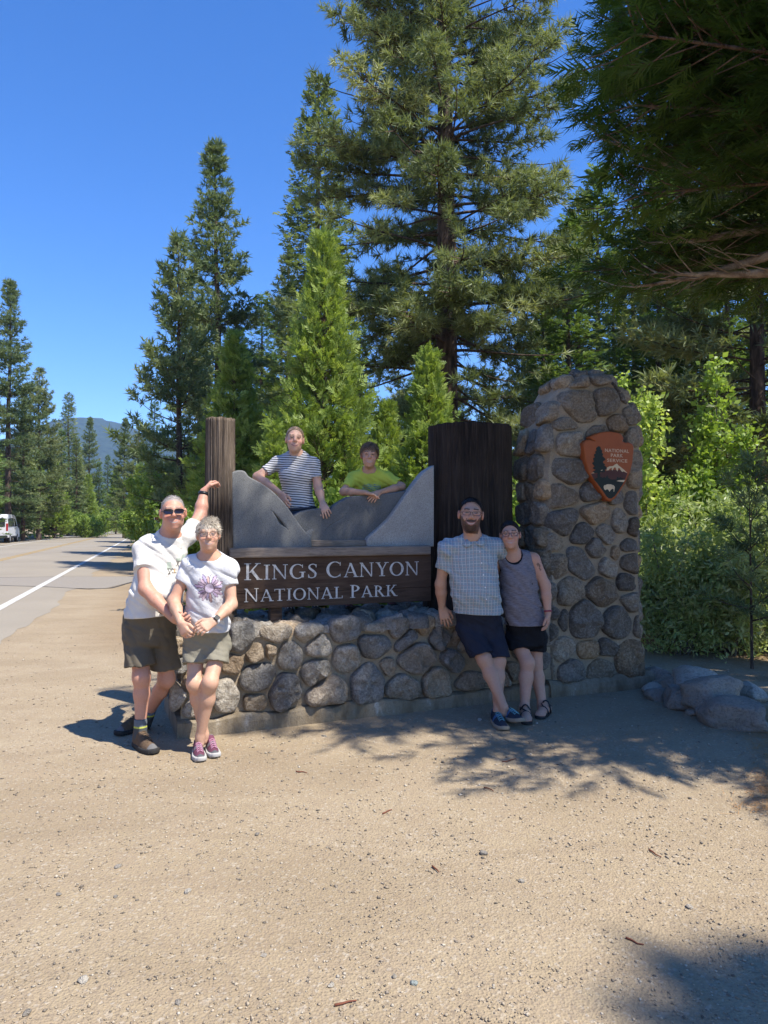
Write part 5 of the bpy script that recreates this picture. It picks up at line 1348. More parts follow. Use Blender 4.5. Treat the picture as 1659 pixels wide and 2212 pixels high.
def strands(c, F, k, n, R, mask, flow, length, col, lift=0.012, wid=0.0022, rad=(.078, .098, .090), off=(0, -.018, .030), seg=4, colsd=0.25, gravity=0.0, hug=None, rnd=.16):
    """hair as tapered ribbons rooted on the skull"""
    d = unit(R.normal(size=(n * 4, 3))); p = np.array(off) + d * np.array(rad); m = mask(p + R.normal(0, .0035, p.shape)); p = p[m][:n]; d = d[m][:n]; n = len(p)
    fl = flow(p, R); fl = unit(fl - d * (fl * d).sum(1, keepdims=True) * (1.0 if hug is not None else 0.7)); L = length(p, R) / seg
    pts = [p]; q = p.copy(); dr = fl.copy()
    for i in range(seg):
        dr = unit(dr + R.normal(0, rnd, dr.shape) + np.array([0, 0, -gravity]))
        q = q + dr * L[:, None]
        e = (q - np.array(off)) / np.array(rad); rr = np.linalg.norm(e, axis=1, keepdims=True)
        mn = 1.0 + lift / .09 * (i + 1) / seg * .35; tr = np.clip(rr, mn, 9 if hug is None else mn + hug * (i + 1) / seg); q = np.array(off) + e / rr * tr * np.array(rad)
        pts.append(q.copy())
    side = unit(np.cross(fl, d) + R.normal(0, .2, d.shape)); V = []; 
    for i, q in enumerate(pts):
        w = wid * (1 - 0.85 * i / seg); V += [q - side * w, q + side * w]
    V = np.stack(V, 1).reshape(-1, 3); m = 2 * (seg + 1); b = np.arange(n) * m; F_ = []
    for i in range(seg): F_.append(np.stack([b + 2*i, b + 2*i + 1, b + 2*i + 3, b + 2*i + 2], -1))
    V = np.asarray(c) + (V * k) @ F.T
    cc = np.repeat(np.asarray(col)[None] * np.clip(1 + R.normal(0, colsd, n), .4, 1.8)[:, None], m, 0)
    return V, np.concatenate(F_), cc

def join_parts(parts):
    V = []; F = []; C = []; n = 0
    for v, f, c in parts:
        V.append(v); F.append(f + n); C.append(np.broadcast_to(c, (len(v), 3)) if np.ndim(c) == 1 else c); n += len(v)
    return np.concatenate(V), np.concatenate(F), np.concatenate(C)

def cap_hair(c, F, k, col, off=.006, A=(.055, .088), nb=-.058, nrm=(.86, -.51), bulge=None):
    s = S(); L = lambda x, y, z: np.asarray(c) + F @ (np.array([x, y, z]) * k)
    s.e(L(0, -.018, .030), (np.array([.074, .094, .086]) + off) * k, F); s.e(L(0, -.03, -.02), (np.array([.064, .066, .07]) + off * .6) * k, F, .03)
    if bulge: s.e(L(*bulge[0]), np.array(bulge[1]) * k, F, .03)
    for q in (-1, 1): s.sube(L(q * .085, -.003, -.008), np.array([.016, .024, .036]) * k, F, .008)
    s.cut(L(0, A[0] - .010, A[1]), F @ np.array([0, nrm[0], nrm[1]])); s.cut(L(0, -.05, nb), -F[:, 2])
    V, Q = net(s, 0.0045); return V, Q, np.asarray(col) * (1 + 0.25 * vnoise(V * 160))[:, None]

def shoe(name, person_o, heel, d, ln=0.28, wd=0.098, up_h=0.075, col=(0.1, 0.1, 0.1), sole=None, pitch=0.0, toe_col=None, ankle=None, lace=(0.5, 0.5, 0.5), sole_h=0.028, accent=None, z0=None):
    """a shoe with its own sole and laces; heel is the ground point under the heel"""
    d = np.asarray([d[0], d[1], 0.0]); d = unit(d); cp, sp = math.cos(math.radians(pitch)), math.sin(math.radians(pitch))
    f = d * cp + np.array([0, 0, sp]); u = np.array([0, 0, cp]) - d * sp; r = np.cross(f, u); A = np.stack([f, r, u], -1); o = np.asarray(heel, float)
    g = ln / 0.28; wv = wd / 0.098
    def d2(q, gr):
        def seg(a, b, ra, rb):
            ba = np.array(b) - np.array(a); t = np.clip(((q[:, :2] - a) @ ba) / (ba @ ba), 0, 1); e = q[:, :2] - a - t[:, None] * ba
            return np.hypot(e[:, 0], e[:, 1]) - (ra + t * (rb - ra))
        return np.minimum(seg((.036 * g, 0), (.185 * g, .004), .035 * wv, .047 * wv), seg((.185 * g, .004), (.238 * g, .0), .047 * wv, .041 * wv)) - gr
    class Sole(S):
        def __call__(s, p):
            q = (np.asarray(p) - o) @ A; b = d2(q, .004); zz = q[:, 2] - .010 * np.clip((q[:, 0] - .21 * g) / (.07 * g), 0, 1) ** 2
            e = np.abs(zz - sole_h / 2) - sole_h / 2; return np.maximum(b + .15 * np.abs(zz - sole_h * .5), e) + 0.0012 * np.sin(q[:, 0] * 300)
    class Upper(S):
        def __call__(s, p):
            q = (np.asarray(p) - o) @ A; x = q[:, 0] / g; top = np.interp(x, [0, .03, .07, .10, .15, .20, .25, .28], np.array([.098, .102, .085, .088, .074, .060, .046, .035])) * up_h / .075
            z = q[:, 2]; h = np.maximum(top, .02); b = d2(q, .0) + .030 * np.clip(z / h, 0, 1.3) ** 2.2 * np.interp(x, [0, .08, .14, .28], [.35, .5, 1.15, 1.3])
            e = np.maximum(z - top, sole_h * .6 - z); k = .018; hh = np.maximum(k - np.abs(b - e), 0) / k
            return np.maximum(b, e) + hh * hh * k * .25 + .0015 * vnoise(q * 55)
    lo = o + A @ np.array([.13 * g, 0, .05]) - .19; hi = lo + .38
    s1 = Upper(); s1.lo, s1.hi = lo, hi; V, Q = net(s1, .005)
    q = (V - o) @ A; C = np.tile(np.asarray(col, float), (len(V), 1)) * (1 + .22 * vnoise(q * 70))[:, None]
    if toe_col is not None: C[(q[:, 0] > .235 * g) | ((q[:, 2] < .034) & (q[:, 0] > .17 * g))] = toe_col
    if accent is not None: C[(np.abs(np.abs(q[:, 0] - .10 * g - .5 * q[:, 2])) < .016)] = accent; C[q[:, 0] < .035 * g] = accent
    uo = mesh_np(name, V, Q, M_WOVEN, None, True, col=C); child0(uo, person_o)
    s2 = Sole(); s2.lo, s2.hi = lo, hi; V, Q = net(s2, .005); so_ = mesh_np('sole', V, Q, sole or M_RUB, None, True); child0(so_, uo)
    lb = []
    for i in range(5):
        x = (.098 + .024 * i) * g; h = np.interp(x / g, [0, .03, .07, .10, .15, .20, .25, .28], np.array([.098, .102, .085, .088, .074, .060, .046, .035])) * up_h / .075 - .001
        for sg in (-1, 1):
            a = o + A @ np.array([x, -sg * .021 * wv, h - .004]); m = o + A @ np.array([x + .008, 0, h + .0045]); b = o + A @ np.array([x + .018 * g, sg * .021 * wv, h - .007]); lb.append(tube(np.array([a, m, b]), .0022, 4))
    mb = MB()
    for v, f_ in lb: mb.add(v, f_)
    child0(mb.build('laces', plain('lace', lace, 0.8)), uo)
    return uo

def child0(o, par):
    """parent a mesh made in world coordinates"""
    o.parent = par
    if par.parent is None: o.matrix_parent_inverse = Matrix.Translation(-Vector(par.location))
    return o
def tubes(name, par, lst, mat, n=6):
    mb = MB()
    for p, r in lst: mb.tube(p, r, n)
    return child0(mb.build(name, mat, None, True), par)

def glasses(name, par, c, F, k, col, lens, wide=1.0, w=.027, h=.017, th=.0016, z=.006, half=False):
    L = lambda x, y, zz: np.asarray(c) + F @ (np.array([x * wide, y, zz]) * k)
    lst = []; 
    def rim(s_, n=16):
        out = []
        for i in range(n):
            a = 2 * math.pi * i / n; ca, sa = math.cos(a), math.sin(a); x = math.copysign(abs(ca) ** .6, ca) * w; zz = math.copysign(abs(sa) ** .6, sa) * h
            out.append((s_ * .0335 + x, .111 - 3.0 * (x + s_ * .010) ** 2 - .55 * abs(s_ * .0335 + x) ** 2 / .06 * .16, z + zz))
        return out
    gl = None
    for s_ in (-1, 1):
        r = rim(s_); lst.append((np.array([L(*q) for q in r + r[:1]]), th * k))
        lst.append((np.array([L(s_ * .060, .094, z + h * .4), L(s_ * .074, .06, z + .006), L(s_ * .081, .005, z + .004)]), th * k))
    lst.append((np.array([L(-.0075, .110, z + h * .45), L(0, .113, z + h * .6), L(.0075, .110, z + h * .45)]), th * k))
    gl = tubes(name, par, lst, col, 5)
    for s_ in (-1, 1):
        r = rim(s_); mb = MB(); V = [L(q[0], q[1] - .0005, q[2]) for q in r]; mb.add(V, [list(range(len(V)))]); child0(mb.build('lens', lens), gl)
    return gl

def wrist_band(name, par, c, axis, r, hw, mat, ell=1.0, parts=None):
    """a strap round a wrist"""
    a = unit(np.asarray(axis, float)); x = unit(np.cross(a, [0.3, 0.2, 1.0])); y = np.cross(a, x); V = []; N = 24
    for h, rr in ((-hw, r), (-hw, r + .004), (hw, r + .004), (hw, r)):
        for i in range(N): t = 2 * math.pi * i / N; V.append(np.asarray(c) + a * h + (x * math.cos(t) + y * math.sin(t)) * rr)
    F = []
    for k in range(4):
        for i in range(N): F.append((k*N+i, k*N+(i+1) % N, ((k+1) % 4)*N+(i+1) % N, ((k+1) % 4)*N+i))
    return child0(mesh_np(name, np.array(V), F, mat, None, True), par)
# ================================================================ THE SIX PEOPLE
def to_cam(p): d = -np.asarray(p[:2]); d = d / np.linalg.norm(d); return np.array([d[0], d[1], 0.0])
def lerp(a, b, t): return np.asarray(a) * (1 - t) + np.asarray(b) * t

def body_ops(J, T, rad, arms=True, legs=True, feet=None):
    s = S(); m = rad
    s.torso(trunk(J, T, m), T, .05, -.010)
    s.c(J['shL'], J['shR'], m.get('shr', .055) - .007, m.get('shr', .055) - .007, .05)
    s.c(J['neck'], lerp(J['shL'], J['neck'], .3), .058, .05, .05); s.c(J['neck'], lerp(J['shR'], J['neck'], .3), .058, .05, .05)
    s.c(J['neck'], lerp(J['neck'], J['head'], .6), m['neck'], m['neck'] * .95, .04)
    for q in 'LR':
        ua, fa = m['arm']; s.c(J['sh' + q], J['el' + q], ua, ua * .80, .035); s.c(J['el' + q], lerp(J['el' + q], J['wr' + q], .35), fa, fa * 1.02, .03); s.c(lerp(J['el' + q], J['wr' + q], .35), J['wr' + q], fa * 1.02, fa * .66, .02)
        th, ca = m['leg']; k, h, a = J['kn' + q], J['hip' + q], J['an' + q]
        s.c(h, k, th * .84, th * .66, .03); d = unit(a - k); back = np.array([0, 1, 0.0]); back = unit(back - d * (back @ d))
        s.e(k - back * .010, (th * .62, th * .62, th * .72), None, .03)
        s.c(k, k + (a - k) * .32 + back * .012, th * .62, ca, .03); s.c(k + (a - k) * .32 + back * .012, a, ca, ca * .62, .03)
        s.c(a, a - np.array([0, 0, .045]), ca * .62, ca * .62, .02)
    return s

def trunk(J, T, m, hem=None, lo=None):
    up = T[:, 2]; a, b, c = m['pelvis'], m['belly'], m['chest']
    low = [(J['pelvis'] - up * .12, a[0] * .60, a[1] * .66), (J['pelvis'], a[0] * .86, a[1] * .84)] if hem is None else [(lo, hem[0] * 1.0, hem[1] * 1.0), (J['hem'], hem[0], hem[1])]
    return low + [(J['belly'], b[0], b[1]), (J['chest'], c[0], c[1]), (lerp(J['chest'], J['neck'], .62), c[0] * .80, c[1] * .78), (J['neck'] + up * .01, .072, .066)]
def finish_body(J, T, rad, headF, hk, skin, hands, face, wide=1.0, feet=None, extra_col=None):
    """one skin: trunk and limbs, then head and hands at finer resolution, in the same mesh"""
    bs = body_ops(J, T, rad)
    if feet:
        for (a, d) in feet:
            d = unit(np.array([d[0], d[1], 0.0])); side = np.array([-d[1], d[0], 0])
            hl = np.array([a[0], a[1], 0.04]) ; bs.c(J[a_key(J, a)], hl, .034, .032, .02); bs.c(hl, hl + d * .15 + [0, 0, -.002], .033, .030, .03); bs.c(J[a_key(J, a)], hl + d * .13, .034, .026, .04)
            for i in range(5):
                o = (i - 2) * .016; bs.c(hl + d * .15 + side * o, hl + d * (.195 - .008 * abs(i - 1.5)) + side * o * 1.05 + [0, 0, -.014], .014, .0095, .008)
    V, F = net(bs, .0075); parts = [(V, F, np.tile(np.asarray(skin, float), (len(V), 1)))]
    hs = S(); head_ops(hs, J['head'], headF, hk, lerp(J['head'], J['neck'], .85), rad['neck'] / hk * 1.0, wide)
    V, F = net(hs, .0038); parts.append((V, F, face_colour(V, J['head'], headF, hk, skin, wide=wide, **face)))
    for (q, d, palm, th, sz, curl, spread, tc) in hands:
        h = S(); w = J['wr' + q]; fa = rad['arm'][1]; h.c(lerp(J['el' + q], w, .82), w, fa * .74, fa * .64, .02); hand(h, w, d, palm, th, sz, curl, spread, tc)
        V, F = net(h, .0042); c = np.tile(np.asarray(skin, float), (len(V), 1)); parts.append((V, F, c))
    # faint random mottling of the skin tone over the whole body
    V, F, C = join_parts(parts)
    C = C * (1 + .05 * vnoise(V * 9))[:, None] * np.where(vnoise(V * 5 + 3)[:, None] > .3, np.array([[1.02, .95, .93]]), 1.0)
    if extra_col is not None: C = extra_col(V, C)
    return V, F, C
def a_key(J, a):
    best = min(('anL', 'anR'), key=lambda k: np.hypot(*(J[k][:2] - np.asarray(a[:2])))); return best

def shirt_ops(J, T, rad, inf, hem, hemn=(0, 0, -1), sleeve=.55, slr=(.066, .072), neckr=(.075, .085, .06), neckoff=(0, .02, .0), straps=False, hemr=None, folds=((.0065, ((11, 4, 5), (0, 16, 0), (9, 0, 7))), (.0045, ((7, 0, 12), (0, 9, 0), (4, 0, 22))))):
    s = S(); g = inf
    s.torso(trunk(J, T, rad, hemr if hemr is not None else (rad['belly'][0], rad['belly'][1]), np.asarray(J['hem']) - T[:, 2] * .10), T, .05, g)
    s.c(J['shL'], J['shR'], rad.get('shr', .055) + g * .8, rad.get('shr', .055) + g * .8, .06)
    for q in 'LR': s.c(J['neck'] + T[:, 2] * .012, lerp(J['sh' + q], J['neck'], .12), .058 + g * .7, rad.get('shr', .055) - .004 + g * .6, .05)
    for q in 'LR':
        if sleeve and not straps:
            a, b = J['sh' + q], J['el' + q]; e = lerp(a, b, sleeve); sl = S(); sl.c(a - np.array([0, 0, .006]), lerp(a, b, sleeve + .25), min(slr[0], rad.get('shr', .055) + g * .8 - .003), slr[1], .02); sl.cut(e, b - a); s.join(sl, .05)
    if straps:
        for q in 'LR': 
            sgn = -1 if q == 'L' else 1; s.sube(J['sh' + q] + T @ np.array([sgn * .052, .0, .0]), (.075, .16, .115), T, .012)
    for a, f in folds: s.fold(a, f, 3.1)
    s.sube(J['neck'] + T @ np.array(neckoff), neckr, T, .008)
    s.cut(hem, hemn); return s
def pants_ops(J, T, rad, top, legend, legr, inf=.016, hemf=(0.6, 0.6), folds=((.0055, ((14, 4, 6), (0, 18, 0), (6, 0, 8))), (.0030, ((8, 0, 12), (0, 9, 0), (5, 0, 30))))):
    s = S(); a_ = rad['pelvis']; s.torso([(J['pelvis'] - T[:, 2] * .15, a_[0] * .88, a_[1] * .88), (J['pelvis'], a_[0], a_[1]), (J['belly'], max(a_[0] * .98, rad['belly'][0]) - .012, max(a_[1], rad['belly'][1]) - .012)], T, .05, inf)
    for q, f in zip('LR', hemf):
        a, b = J['hip' + q], J['kn' + q]; l = S(); l.c(a, lerp(a, b, f + .2), legr[0], legr[1], .02); l.cut(lerp(a, b, f), (b - a) * np.array([.5, .5, 1])); s.join(l, .018)
    for a, f in folds: s.fold(a, f, 7.7)
    s.cut(top, (0, 0, 1)); return s
def garment(name, par, s, cell, colfn, mat=None):
    V, F = net(s, cell); C = colfn(V); 
    if np.ndim(C) == 1: C = np.tile(C, (len(V), 1))
    return child0(mesh_np(name, V, F, mat or M_CLOTH, None, True, col=C), par)
def person(V, F, C, foot, label):
    foot = np.asarray(foot, float); o = mesh_np('person', V - foot, F, M_SKIN, None, True, col=C); o.location = tuple(foot)
    return tag(o, label, 'person')
def flat(c): return np.asarray(c, float)

# ---------------------------------------------------------------- man with sunglasses, hand on the log post
def man_sunglasses():
    J = dict(head=P(374, 1108, 5.20), neck=P(364, 1163, 5.27), chest=P(353, 1212, 5.28), belly=P(337, 1283, 5.24), pelvis=P(323, 1350, 5.30), hem=P(328, 1318, 5.27),
             shL=P(309, 1186, 5.22), shR=P(405, 1158, 5.36), elL=P(314, 1272, 5.08), wrL=P(378, 1338, 4.98), elR=P(433, 1112, 5.56), wrR=P(440, 1062, 5.62),
             hipL=P(297, 1362, 5.28), hipR=P(348, 1362, 5.33), knL=P(306, 1462, 5.20), knR=P(360, 1466, 5.40), anL=P(303, 1580, 5.20), anR=P(314, 1552, 5.64))
    f = to_cam(J['head']); T = frame(unit(f + np.array([.25, 0, 0])), J['neck'] - J['pelvis']); hf = frame(f + np.array([.04, 0, .02]), roll=3)
    rad = dict(pelvis=(.170, .130, .12), belly=(.172, .160, .165), chest=(.172, .125, .165), neck=.066, arm=(.054, .046), leg=(.088, .054), shr=.054)
    skin = (0.55, 0.285, 0.195)
    hands = [('L', P(408, 1352, 4.80) - P(380, 1340, 4.98), (.3, .6, .5), (.1, -.4, 1), 1.08, (25, 30, 20), 4, .3),
             ('R', P(462, 1030, 5.70) - P(441, 1056, 5.62), (.9, .4, -.3), (.8, -.9, -.2), 1.05, (38, 40, 30), 5, .5)]
    V, F, C = finish_body(J, T, rad, hf, 1.06, skin, hands, dict(buzz=(0.30, 0.275, 0.25), brow=(0.22, 0.17, 0.13), blush=.6), wide=1.03)
    me = person(V, F, C, (J['anL'][0], J['anL'][1], 0), 'man in white camp-print T-shirt and sunglasses, one hand up on the log post')
    s = shirt_ops(J, T, rad, .014, P(325, 1332, 5.2), (.06, 0, -1), .50, (.068, .080), (.078, .075, .05), (.0, .03, .035), hemr=(.176, .148))
    def col(V):
        C = np.tile((0.66, 0.625, 0.56), (len(V), 1)); v = V - J['chest']; a = v @ T[:, 0]; b = v @ T[:, 2]; fr = (v @ T[:, 1]) > 0
        def blob(x, z, w, h, c, ang=0.):
            ca, sa = math.cos(ang), math.sin(ang); p = (a - x) * ca + (b - z) * sa; q = -(a - x) * sa + (b - z) * ca
            m = fr & (np.abs(p) < w) & (np.abs(q) < h); C[m] = c
        g = (0.42, 0.47, 0.38); k = (0.10, 0.09, 0.08)
        blob(.015, -.025, .016, .028, g, .25); blob(.115, .045, .015, .026, g, -.3); blob(.075, .028, .016, .010, g, .1)
        for (x, z, w, h, an) in [(.02, -.065, .003, .028, .5), (.03, -.065, .003, .028, -.5), (.04, -.048, .025, .0028, -.1), (.075, .0, .003, .026, .5), (.078, .0, .003, .026, -.5), (.112, .008, .003, .022, .4), (.095, .02, .022, .0028, .3), (.06, -.068, .018, .0035, .1)]: blob(x, z, w, h, k, an)
        blob(.06, -.052, .006, .012, (.62, .40, .22)); return C
    garment('t_shirt', me, s, .0062, col)
    s = pants_ops(J, T, rad, P(325, 1319, 5.2), None, (.100, .118), .022, (.78, .78))
    sh = garment('shorts', me, s, .0065, lambda V: np.tile((0.125, 0.105, 0.075), (len(V), 1)), M_WOVEN)
    for q, h, d, z in (('L', (-1.795, 5.245), (.20, -.21), 0), ('R', (-1.86, 5.72), (-.5, -.85), 0)):
        b = shoe('boot', me, (h[0], h[1], 0), d, .31, .112, .105, (0.125, 0.082, 0.050), M_DRUB, 0, (0.15, 0.145, 0.14), lace=(0.10, 0.07, 0.045), sole_h=.034)
        a = J['an' + q]; k = J['kn' + q]; s = S(); s.c(a + [0, 0, -.04], lerp(a, k, .30), .048, .044, .02); s.cut(lerp(a, k, .24), k - a); s.fold(.0018, (60, 60, 60))
        yl = lerp(a, k, .10)[2]
        garment('sock', me, s, .006, lambda V: np.where((np.abs(V[:, 2] - yl) < .006)[:, None], np.array([[.50, .52, .10]]), np.where((V[:, 2] > yl)[:, None] & (V[:, 2] < yl + .05)[:, None], np.array([[.14, .16, .18]]), np.array([[.075, .08, .08]]))))
    glasses('sunglasses', me, J['head'], hf, 1.06, M_BLACK, M_DARKLENS, 1.03, .029, .0155, .0022)
    wb = lerp(J['wrR'], J['elR'], .10); w = wrist_band('wristwatch', me, wb, J['elR'] - J['wrR'], .034, .012, M_BLACK)
    R = np.random.default_rng(50)
    v, q, c = strands(J['head'], hf, 1.06, 1500, R, lambda p: ((p[:, 1] - .045) * .86 - (p[:, 2] - .085) * .51 < -.004) & (p[:, 2] > -.03) & ~((np.abs(p[:, 0]) > .07) & (p[:, 2] < .03) & (p[:, 1] > -.03)), lambda p, R: np.array([0, .3, .6]) + R.normal(0, .3, p.shape), lambda p, R: R.uniform(.006, .011, len(p)), (.36, .34, .31), .004, .0016, seg=2)
    child0(mesh_np('hair', v, q, M_HAIR, None, True, col=c), me)
man_sunglasses()

# ---------------------------------------------------------------- woman with short blond-grey hair
def woman_sunflower():
    J = dict(head=P(450, 1156, 4.98), neck=P(452, 1207, 5.04), chest=P(453, 1252, 5.05), belly=P(446, 1318, 5.08), pelvis=P(446, 1378, 5.14), hem=P(448, 1345, 5.1),
             shL=P(409, 1220, 5.03), shR=P(495, 1226, 5.05), elL=P(375, 1298, 4.98), wrL=P(391, 1346, 4.85), elR=P(500, 1306, 5.0), wrR=P(462, 1342, 4.84),
             hipL=P(424, 1392, 5.13), hipR=P(474, 1392, 5.15), knL=P(420, 1476, 5.02), knR=P(454, 1474, 4.98), anL=P(441, 1586, 5.13), anR=P(432, 1592, 5.05))
    f = to_cam(J['head']); T = frame(f, J['neck'] - J['pelvis']); hf = frame(f + np.array([.03, 0, .03]), roll=2)
    rad = dict(pelvis=(.150, .115, .11), belly=(.135, .115, .13), chest=(.142, .108, .135), neck=.053, arm=(.044, .038), leg=(.074, .049), shr=.044)
    skin = (0.56, 0.335, 0.225)
    hands = [('L', P(404, 1374, 4.80) - P(392, 1347, 4.85), (.2, .8, .2), (.9, -.3, .3), .95, (35, 55, 40), 2, .5),
             ('R', P(424, 1364, 4.76) - P(462, 1342, 4.84), (-.1, .9, -.3), (-.3, -.3, .8), .95, (22, 32, 25), 4, .3)]
    hk = 0.93
    V, F, C = finish_body(J, T, rad, hf, hk, skin, hands, dict(brow=(0.30, 0.22, 0.15), lips=(.52, .24, .21), blush=.5))
    me = person(V, F, C, (J['anL'][0], J['anL'][1], 0), 'woman with short spiky grey-blond hair and sunflower T-shirt, leaning on the wall end')
    s = shirt_ops(J, T, rad, .013, P(450, 1362, 5.1), (-.05, 0, -1), .48, (.054, .062), (.085, .07, .055), (.0, .03, .02), hemr=(.150, .118))
    def col(V):
        C = np.tile((0.60, 0.59, 0.585), (len(V), 1)); c0 = P(452, 1271, 4.93); v = V - c0; a = v @ T[:, 0]; b = v @ T[:, 2]; fr = (v @ T[:, 1]) > -.12
        r = np.hypot(a, b); t = np.arctan2(b, a); n = 20; k = np.floor(t / (2 * math.pi) * n); ph = (t / (2 * math.pi) * n) % 1 - .5
        L = .092 + .010 * np.sin(k * 2.3); wdt = .46 * np.sin(np.clip((r - .02) / (L - .02), 0, 1) * math.pi) ** .5
        pet = fr & (r > .030) & (r < L) & (np.abs(ph) < wdt); pal = np.array([(.55, .42, .58), (.70, .68, .70), (.66, .42, .36), (.48, .40, .56), (.70, .52, .58), (.40, .30, .36)])
        low = b < -.03; C[pet] = pal[(np.abs(k[pet]).astype(int) * 7 + 3) % 6]; C[pet & low] *= .62
        edge = fr & (r > .030) & (r < L + .004) & (np.abs(np.abs(ph) - wdt) < .07 * .09 / np.maximum(r, .02)); C[edge] = (.16, .12, .15)
        C[fr & (r < .032)] = (.62, .52, .62); C[fr & (np.abs(r - .032) < .003)] = (.16, .12, .14); return C
    garment('t_shirt', me, s, .0052, col)
    s = pants_ops(J, T, rad, P(450, 1349, 5.1), None, (.084, .096), .016, (.50, .48))
    garment('shorts', me, s, .0062, lambda V: np.tile((0.225, 0.205, 0.155), (len(V), 1)), M_WOVEN)
    for h, d, p in (((-1.315, 5.11), (.09, -.25), 0), ((-1.245, 5.19), (.10, -.25), 0)):
        shoe('sneaker', me, (h[0], h[1], 0), d, .268, .094, .074, (0.145, 0.052, 0.080), plain('pale_sole', (.42, .40, .37), .8), p, (0.10, 0.10, 0.105), lace=(0.45, 0.22, 0.30), accent=(0.19, 0.18, 0.19))
    glasses('eyeglasses', me, J['head'], hf, hk, M_BLACK, M_LENS, 1.0, .0265, .0165, .0015)
    w = wrist_band('wristwatch', me, lerp(J['wrR'], J['elR'], .07), J['elR'] - J['wrR'], .028, .011, M_WHITE)
    mb = MB(); ax = unit(J['elR'] - J['wrR']); n = unit(np.array([.2, -1, .25]) - ax * (np.array([.2, -1, .25]) @ ax)); b = np.cross(ax, n); c = lerp(J['wrR'], J['elR'], .07) + n * .031
    M = Matrix([[ax[0], b[0], n[0], c[0]], [ax[1], b[1], n[1], c[1]], [ax[2], b[2], n[2], c[2]], [0, 0, 0, 1]]); mb.box((-.018, -.016, -.004), (.018, .016, .006), M); child0(mb.build('watch_face', M_BLACK), w)
    R = np.random.default_rng(51); H = (.50, .43, .335)
    parts = [cap_hair(J['head'], hf, hk, np.array(H) * .6, .005, (.058, .080), -.045)]
    mk = lambda p: ((p[:, 1] - .066) * .86 - (p[:, 2] - .075) * .51 < 0) & (p[:, 2] > -.04)
    def fl(p, R):
        v = np.stack([p[:, 0] * 6 + .5, p[:, 1] * 3 + .2, np.full(len(p), .55)], -1); fr = p[:, 1] > .02; v[fr] = np.stack([np.full(fr.sum(), .25), np.full(fr.sum(), .5), np.full(fr.sum(), .15)], -1)
        sd = np.abs(p[:, 0]) > .055; v[sd] = np.stack([np.sign(p[sd, 0]) * .3, np.full(sd.sum(), -.4), np.full(sd.sum(), -.3)], -1); return v + R.normal(0, .22, p.shape)
    parts.append(strands(J['head'], hf, hk, 2600, R, mk, fl, lambda p, R: R.uniform(.026, .055, len(p)) * np.where(p[:, 2] > .07, 1.0, .8), H, .03, .0020, (.082, .102, .094)))
    mb2 = lambda p: (p[:, 1] > .045) & (p[:, 2] > .05) & (p[:, 2] < .10)
    parts.append(strands(J['head'], hf, hk, 500, R, mb2, lambda p, R: np.array([.25, .35, -.7]) + R.normal(0, .15, p.shape), lambda p, R: R.uniform(.03, .05, len(p)), np.array(H) * 1.1, .02, .0022, (.082, .104, .094)))
    V, F, C = join_parts(parts); child0(mesh_np('hair', V, F, M_HAIR, None, True, col=C), me)
woman_sunflower()

# ---------------------------------------------------------------- bearded man in the plaid shirt
def mat_plaid():
    m = Mat('plaid_cloth'); g = m.geo(); base = m.attr('Col'); x, y, z = m.sep(g)
    n = m.noise(g, 3.5, 2, 0.5); wob = m.math('MULTIPLY', m.math('SUBTRACT', n, .5), .05)
    def line(v, per, ph, w_):
        q = m.math('FRACT', m.math('ADD', m.math('DIVIDE', m.math('ADD', v, wob), per), ph)); return m.math('LESS_THAN', q, w_)
    c = m.mixc(1.0, base, base)
    per = .0265
    for v, ph, col, f in ((x, .0, (0.52, 0.53, 0.52), .8), (z, .1, (0.52, 0.53, 0.52), .8)): c = m.mixc(m.math('MULTIPLY', line(v, per, ph, .17), f), c, col)
    for v, ph, col, f in ((x, .42, (0.27, 0.17, 0.17), .6), (z, .52, (0.27, 0.17, 0.17), .6)): c = m.mixc(m.math('MULTIPLY', line(v, per * 2, ph, .07), f), c, col)
    m.color(c).rough(0.85); m.p.inputs['Specular IOR Level'].default_value = .15
    f = m.noise(g, 70, 3, .7); m.bump(f, .002, .5); return m.m
M_PLAID = mat_plaid(); M_COLLAR = M_PLAID
